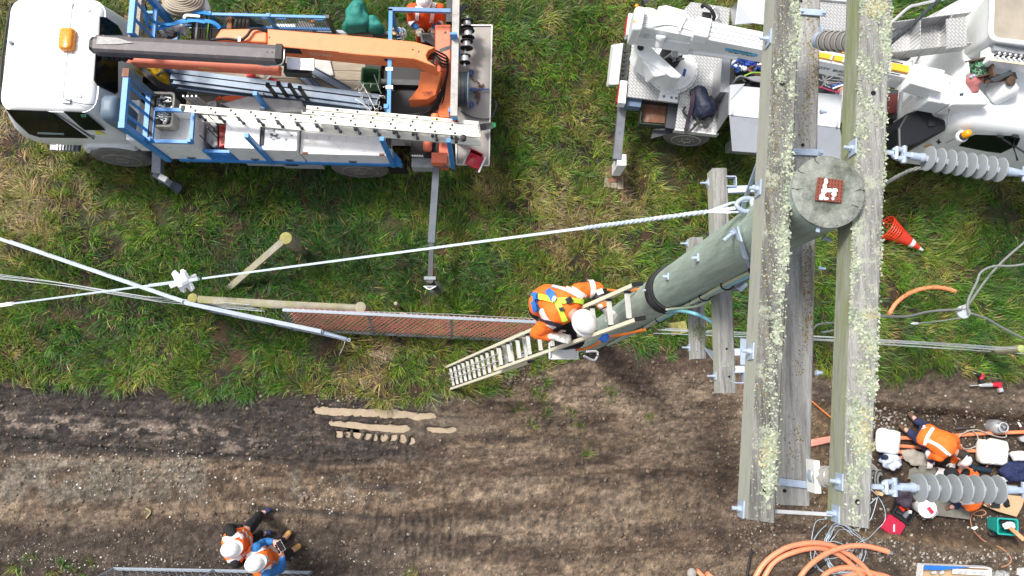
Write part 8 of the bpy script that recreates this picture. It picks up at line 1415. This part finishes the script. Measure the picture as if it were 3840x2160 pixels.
pillow([(3708, 1990), (3740, 1998), (3750, 2012), (3712, 2010)], .06, black, 'black glove on the dirt below the teal bin', 'glove', PF, .06, .05, 'glove'); slab([(3640, 1980), (3662, 1972), (3668, 1978), (3655, 1988)], .01, offwhite, 'scrap of white paper on the dirt below the grey sheet', 'paper', 'paper_scrap', .05); slab([(3815, 1582), (3823, 1584), (3832, 1598), (3826, 1602)], .01, offwhite, 'scrap of white paper by the gas bottle', 'paper', 'paper_scrap', .06); slab([(3822, 1642), (3850, 1632), (3850, 1660), (3830, 1655)], .05, alu, 'grey plate corner at the right edge below the gas bottle', 'plate', 'plate_corner', .05)
cord = mat('brown_orange_cord', (.45, .20, .11), .6); pipe([(3705, 1930), (3650, 1945), (3638, 1925), (3655, 1905), (3680, 1915), (3685, 1935), (3715, 1945), (3735, 1935), (3725, 1922), (3690, 1935), (3680, 1960), (3690, 2000), (3730, 2040), (3770, 2060), (3788, 2090), (3782, 2115), (3755, 2128)], .009, 'brown orange thin cord in loops trailing down from the grey sheet', cord, 'brown_rope', 'cord', .03)
# power saws on the bank
def saw(label, a, b, m1, m2):
    a, b = G_(*a, .08), G_(*b, .08); r = thing('power_saw', label, 'power tool', G_(int(0), 0)[:] if 0 else (a.lerp(b, .5).x, a.lerp(b, .5).y, a.z-.08)); d, s, u = basis(b-a); mb = MB(); mb.cap(a.lerp(b, .35), .03, a.lerp(b, .72), .038, 12); mb.build('motor_housing', m1, r, 50); mb = MB(); mb.beam(a, a.lerp(b, .35), .012, .03); mb.build('blade', alu, r); mb = MB(); mb.cap(a.lerp(b, .74), .036, b, .042, 12); mb.cap(b, .04, b+s*.06, .03, 10); mb.build('handle', m2, r, 50); mb = MB(); mb.box(b+s*.09, (.07, .06, .06), .3); mb.build('battery', m1, r)
saw('red and grey reciprocating saw lying on the dark bank', (3632, 1446), (3742, 1442), alu, mat('tool_red', (.55, .02, .04), .4)); saw('smaller black and red power tool above the reciprocating saw', (3640, 1400), (3672, 1410), black, mat('tool_red', (.55, .02, .04)))
# timber stub and wires near the crossarm end
mb = MB(); a, b = G_(3296, 1850, .2), G_(3322, 1857, .22); mb.tube([a, b], .03, 14); one(mb, 'timber_stub', mat('cut_timber', (.55, .36, .18), .7), 'cut end of a round timber below the clevis', 'timber', smooth=50)
wm = mat('pale_blue_wire', (.50, .60, .68), .4, metal=.2)
for k in range(5): pipe([(3275+k*3, 1722+k*4), (3300+k*4, 1765), (3332+k*3, 1822)], .006, ['silver wire down the pit, nearest the crossarm', 'silver wire down the pit, second from the crossarm', 'silver wire down the pit, third from the crossarm', 'silver wire down the pit, fourth from the crossarm', 'silver wire down the pit, farthest from the crossarm'][k], mat('silver_wire', (.42, .42, .40), .4, metal=.4), 'silver_wire', 'wire', .1, 'silver wires running into the pit')
W1 = [[(3282, 1830), (3325, 1870), (3350, 1920), (3350, 1965), (3322, 1995), (3260, 2020), (3225, 2035), (3190, 2070)], [(3280, 1860), (3295, 1910), (3288, 1955), (3260, 1985), (3235, 1998), (3200, 1985), (3180, 1975)], [(3320, 1875), (3290, 1905), (3255, 1930)], [(3325, 1870), (3300, 1950), (3270, 1990)],
      [(3110, 1950), (3070, 1958), (3048, 2000), (3046, 2040), (3065, 2080), (3110, 2095), (3160, 2085), (3195, 2060), (3215, 2030)], [(3108, 1972), (3075, 1995), (3052, 2030), (3040, 2075), (3050, 2120), (3085, 2145)]]
for k, pts in enumerate(W1): pipe(pts, .0065, ['pale blue wire swinging widest, past the open tool case', 'pale blue wire hanging in a short loop by the crossarm end', 'short pale blue wire tail by the timber stub', 'pale blue wire dropping straight by the crossarm end', 'pale blue wire bowing left of the crossarm end', 'pale blue wire curving down into the black rod'][k], wm, 'wire', 'wire', .04, 'pale blue wires below the crossarm end')
mb = MB()
for k, (cu, cv, ru, rv) in enumerate(((3165, 2062, 68, 92), (3172, 2060, 75, 85), (3160, 2075, 62, 95), (3175, 2070, 70, 78), (3158, 2058, 72, 88), (3120, 2090, 70, 60))): mb.tube([G_(cu+ru*math.cos(t), cv+rv*math.sin(t), .02+.008*k+.01*math.sin(3*t+k)) for t in [2*math.pi*i/44 for i in range(45 if k % 2 else 40)]], .0065, 5)
one(mb, 'wire_coil', wm, 'loose coil of pale blue wire on the dirt among the orange conduits', 'wire coil', smooth=50)
oc = mat('salmon_orange_conduit', (.86, .31, .16), .45, var=.08, scale=8, dirt=(.6, .3, .2), damt=.25)
for k, (pts, dz, lb) in enumerate((([(2810, 2190), (2860, 2110), (2930, 2058), (3000, 2038), (3065, 2034), (3130, 2050), (3190, 2085), (3240, 2130), (3280, 2190)], .10, 'widest loop of the orange conduit coil at the bottom edge'), ([(2850, 2190), (2900, 2110), (2970, 2070), (3060, 2054), (3130, 2072), (3185, 2110), (3240, 2170), (3250, 2190)], .06, 'second loop of the orange conduit coil, just inside the widest'), ([(2970, 2190), (3010, 2125), (3070, 2080), (3140, 2050), (3210, 2040), (3270, 2050), (3318, 2064)], .16, 'orange conduit crossing the coil with its cut end to the right'), ([(3060, 2190), (3100, 2145), (3160, 2128), (3220, 2134), (3300, 2160), (3330, 2190)], .05, 'small inner loop of orange conduit at the bottom edge'), ([(3130, 2190), (3180, 2160), (3250, 2150), (3330, 2165), (3380, 2200)], .03, 'lowest orange conduit, nearly cut by the bottom edge'), ([(2612, 2138), (2640, 2165)], .03, 'short orange conduit end at the bottom edge, left piece'), ([(2648, 2148), (2690, 2180)], .03, 'short orange conduit end at the bottom edge, right piece'))): pipe(pts, .042 if k < 5 else .035, lb, oc, 'conduit', 'conduit', dz, 'orange conduits at the bottom edge')
mb = MB(); mb.tube([G_(3312, 2062, .16), G_(3332, 2070, .14)], .03, 10); one(mb, 'conduit_plug', greysteel, 'grey plug in the cut end of the crossing conduit', 'plug', smooth=50); mb = MB()
for u, v in ((3155, 2058), (3172, 2068)): mb.tube([G_(u, v, .10)+V((.06*math.cos(t), .05*math.sin(t), .05*math.sin(t))) for t in [2*math.pi*i/12 for i in range(12)]], .010, 5, True)
one(mb, 'tape_ties', mat('pale_grey_tape', (.4, .38, .36), .6), 'pale grey ties binding the orange conduit coil', 'ties', smooth=50)
pipe([(2818, 2056), (2808, 2110), (2796, 2190)], .02, 'upright black rod left of the conduit coil', black, 'rod', 'rod', .03); pipe([(3108, 2106), (3050, 2135), (2985, 2175)], .024, 'slanting black rod under the conduit coil', black, 'rod', 'rod', .03); mb = MB(); mb.ell(G_(2594, 2150, .04), (.08, .09, .06), 10, 7); one(mb, 'stone', mat('grey_stone', (.30, .29, .27), .8, var=.2), 'grey cobble cut by the bottom edge beside orange conduit ends', 'stone', smooth=50)
pipe([(3030, 1497), (3085, 1535), (3150, 1582)], .011, 'thin orange rod slanting between the crossarms', mat('orange_rod', (.85, .25, .06), .5), 'rod', 'rod', .1)
# carton at the bottom edge
c = [(3462, 2120), (3716, 2131), (3722, 2185), (3455, 2178)]; zc = -.02; r = thing('carton', 'long white and blue carton at the bottom edge with packed parts', 'carton', G_(3590, 2150)[:]); q = [P(u, v, zc+.16) for u, v in c]; bl_m = mat('print_blue', (.02, .15, .5), .4)
for k, (a, b) in enumerate(zip(q, q[1:]+q[:1])): mb = MB(); mb.beam(a-ZZ*.08, b-ZZ*.08, .01, .16); mb.build('carton_wall', offwhite, r)
mb = MB(); mb.prism([p.lerp(sum(q, V())/4, .03)-ZZ*.13 for p in q], ZZ*.02); mb.build('carton_floor', cb_, r); mb = MB(); mb.prism([P(3466, 2119, .145), P(3640, 2126, .145), P(3590, 2132, .145), P(3530, 2138, .145), P(3462, 2136, .145)], ZZ*.006); fl = mb.build('carton_flap', bl_m, r)
mb = MB(); mb.prism([P(3575, 2133, .13), P(3706, 2140, .13), P(3704, 2158, .13), P(3574, 2152, .13)], ZZ*-.03); mb.build('inner_sheet', offwhite, r)
for u in (3500, 3530, 3598, 3618, 3650, 3680): mb = MB(); mb.box(P(u, 2146, .12), (.07, .04, .04), random.uniform(-.5, .5)); mb.build('packed_part', alu if u > 3560 else mat('clear_film', (.5, .52, .55), .2), r)
pillow([(3722, 2150), (3750, 2138), (3785, 2150), (3790, 2180), (3725, 2182)], .16, mat('grey_clear_film', (.33, .33, .33), .2, var=.3), 'crumpled clear plastic bag right of the carton', 'bag', G_(3750, 2160).z, .12, .06, 'plastic_bag'); slab([(3826, 2135), (3850, 2132), (3850, 2160), (3822, 2158)], .08, offwhite, 'white box corner at the lower right edge', 'box', 'white_box', .1, G_(3835, 2145).z-.1)
mb = MB(); mb.tube(arc([G_(540, 1905, .02)+V((0, 0, 0)), G_(560, 1920, .02), G_(545, 1945, .02)]), .012, 5); one(mb, 'dry_stalk', mat('dry_stalk', (.36, .32, .16), .8), 'pale dry stalk lying on the track', 'stalk', smooth=50)
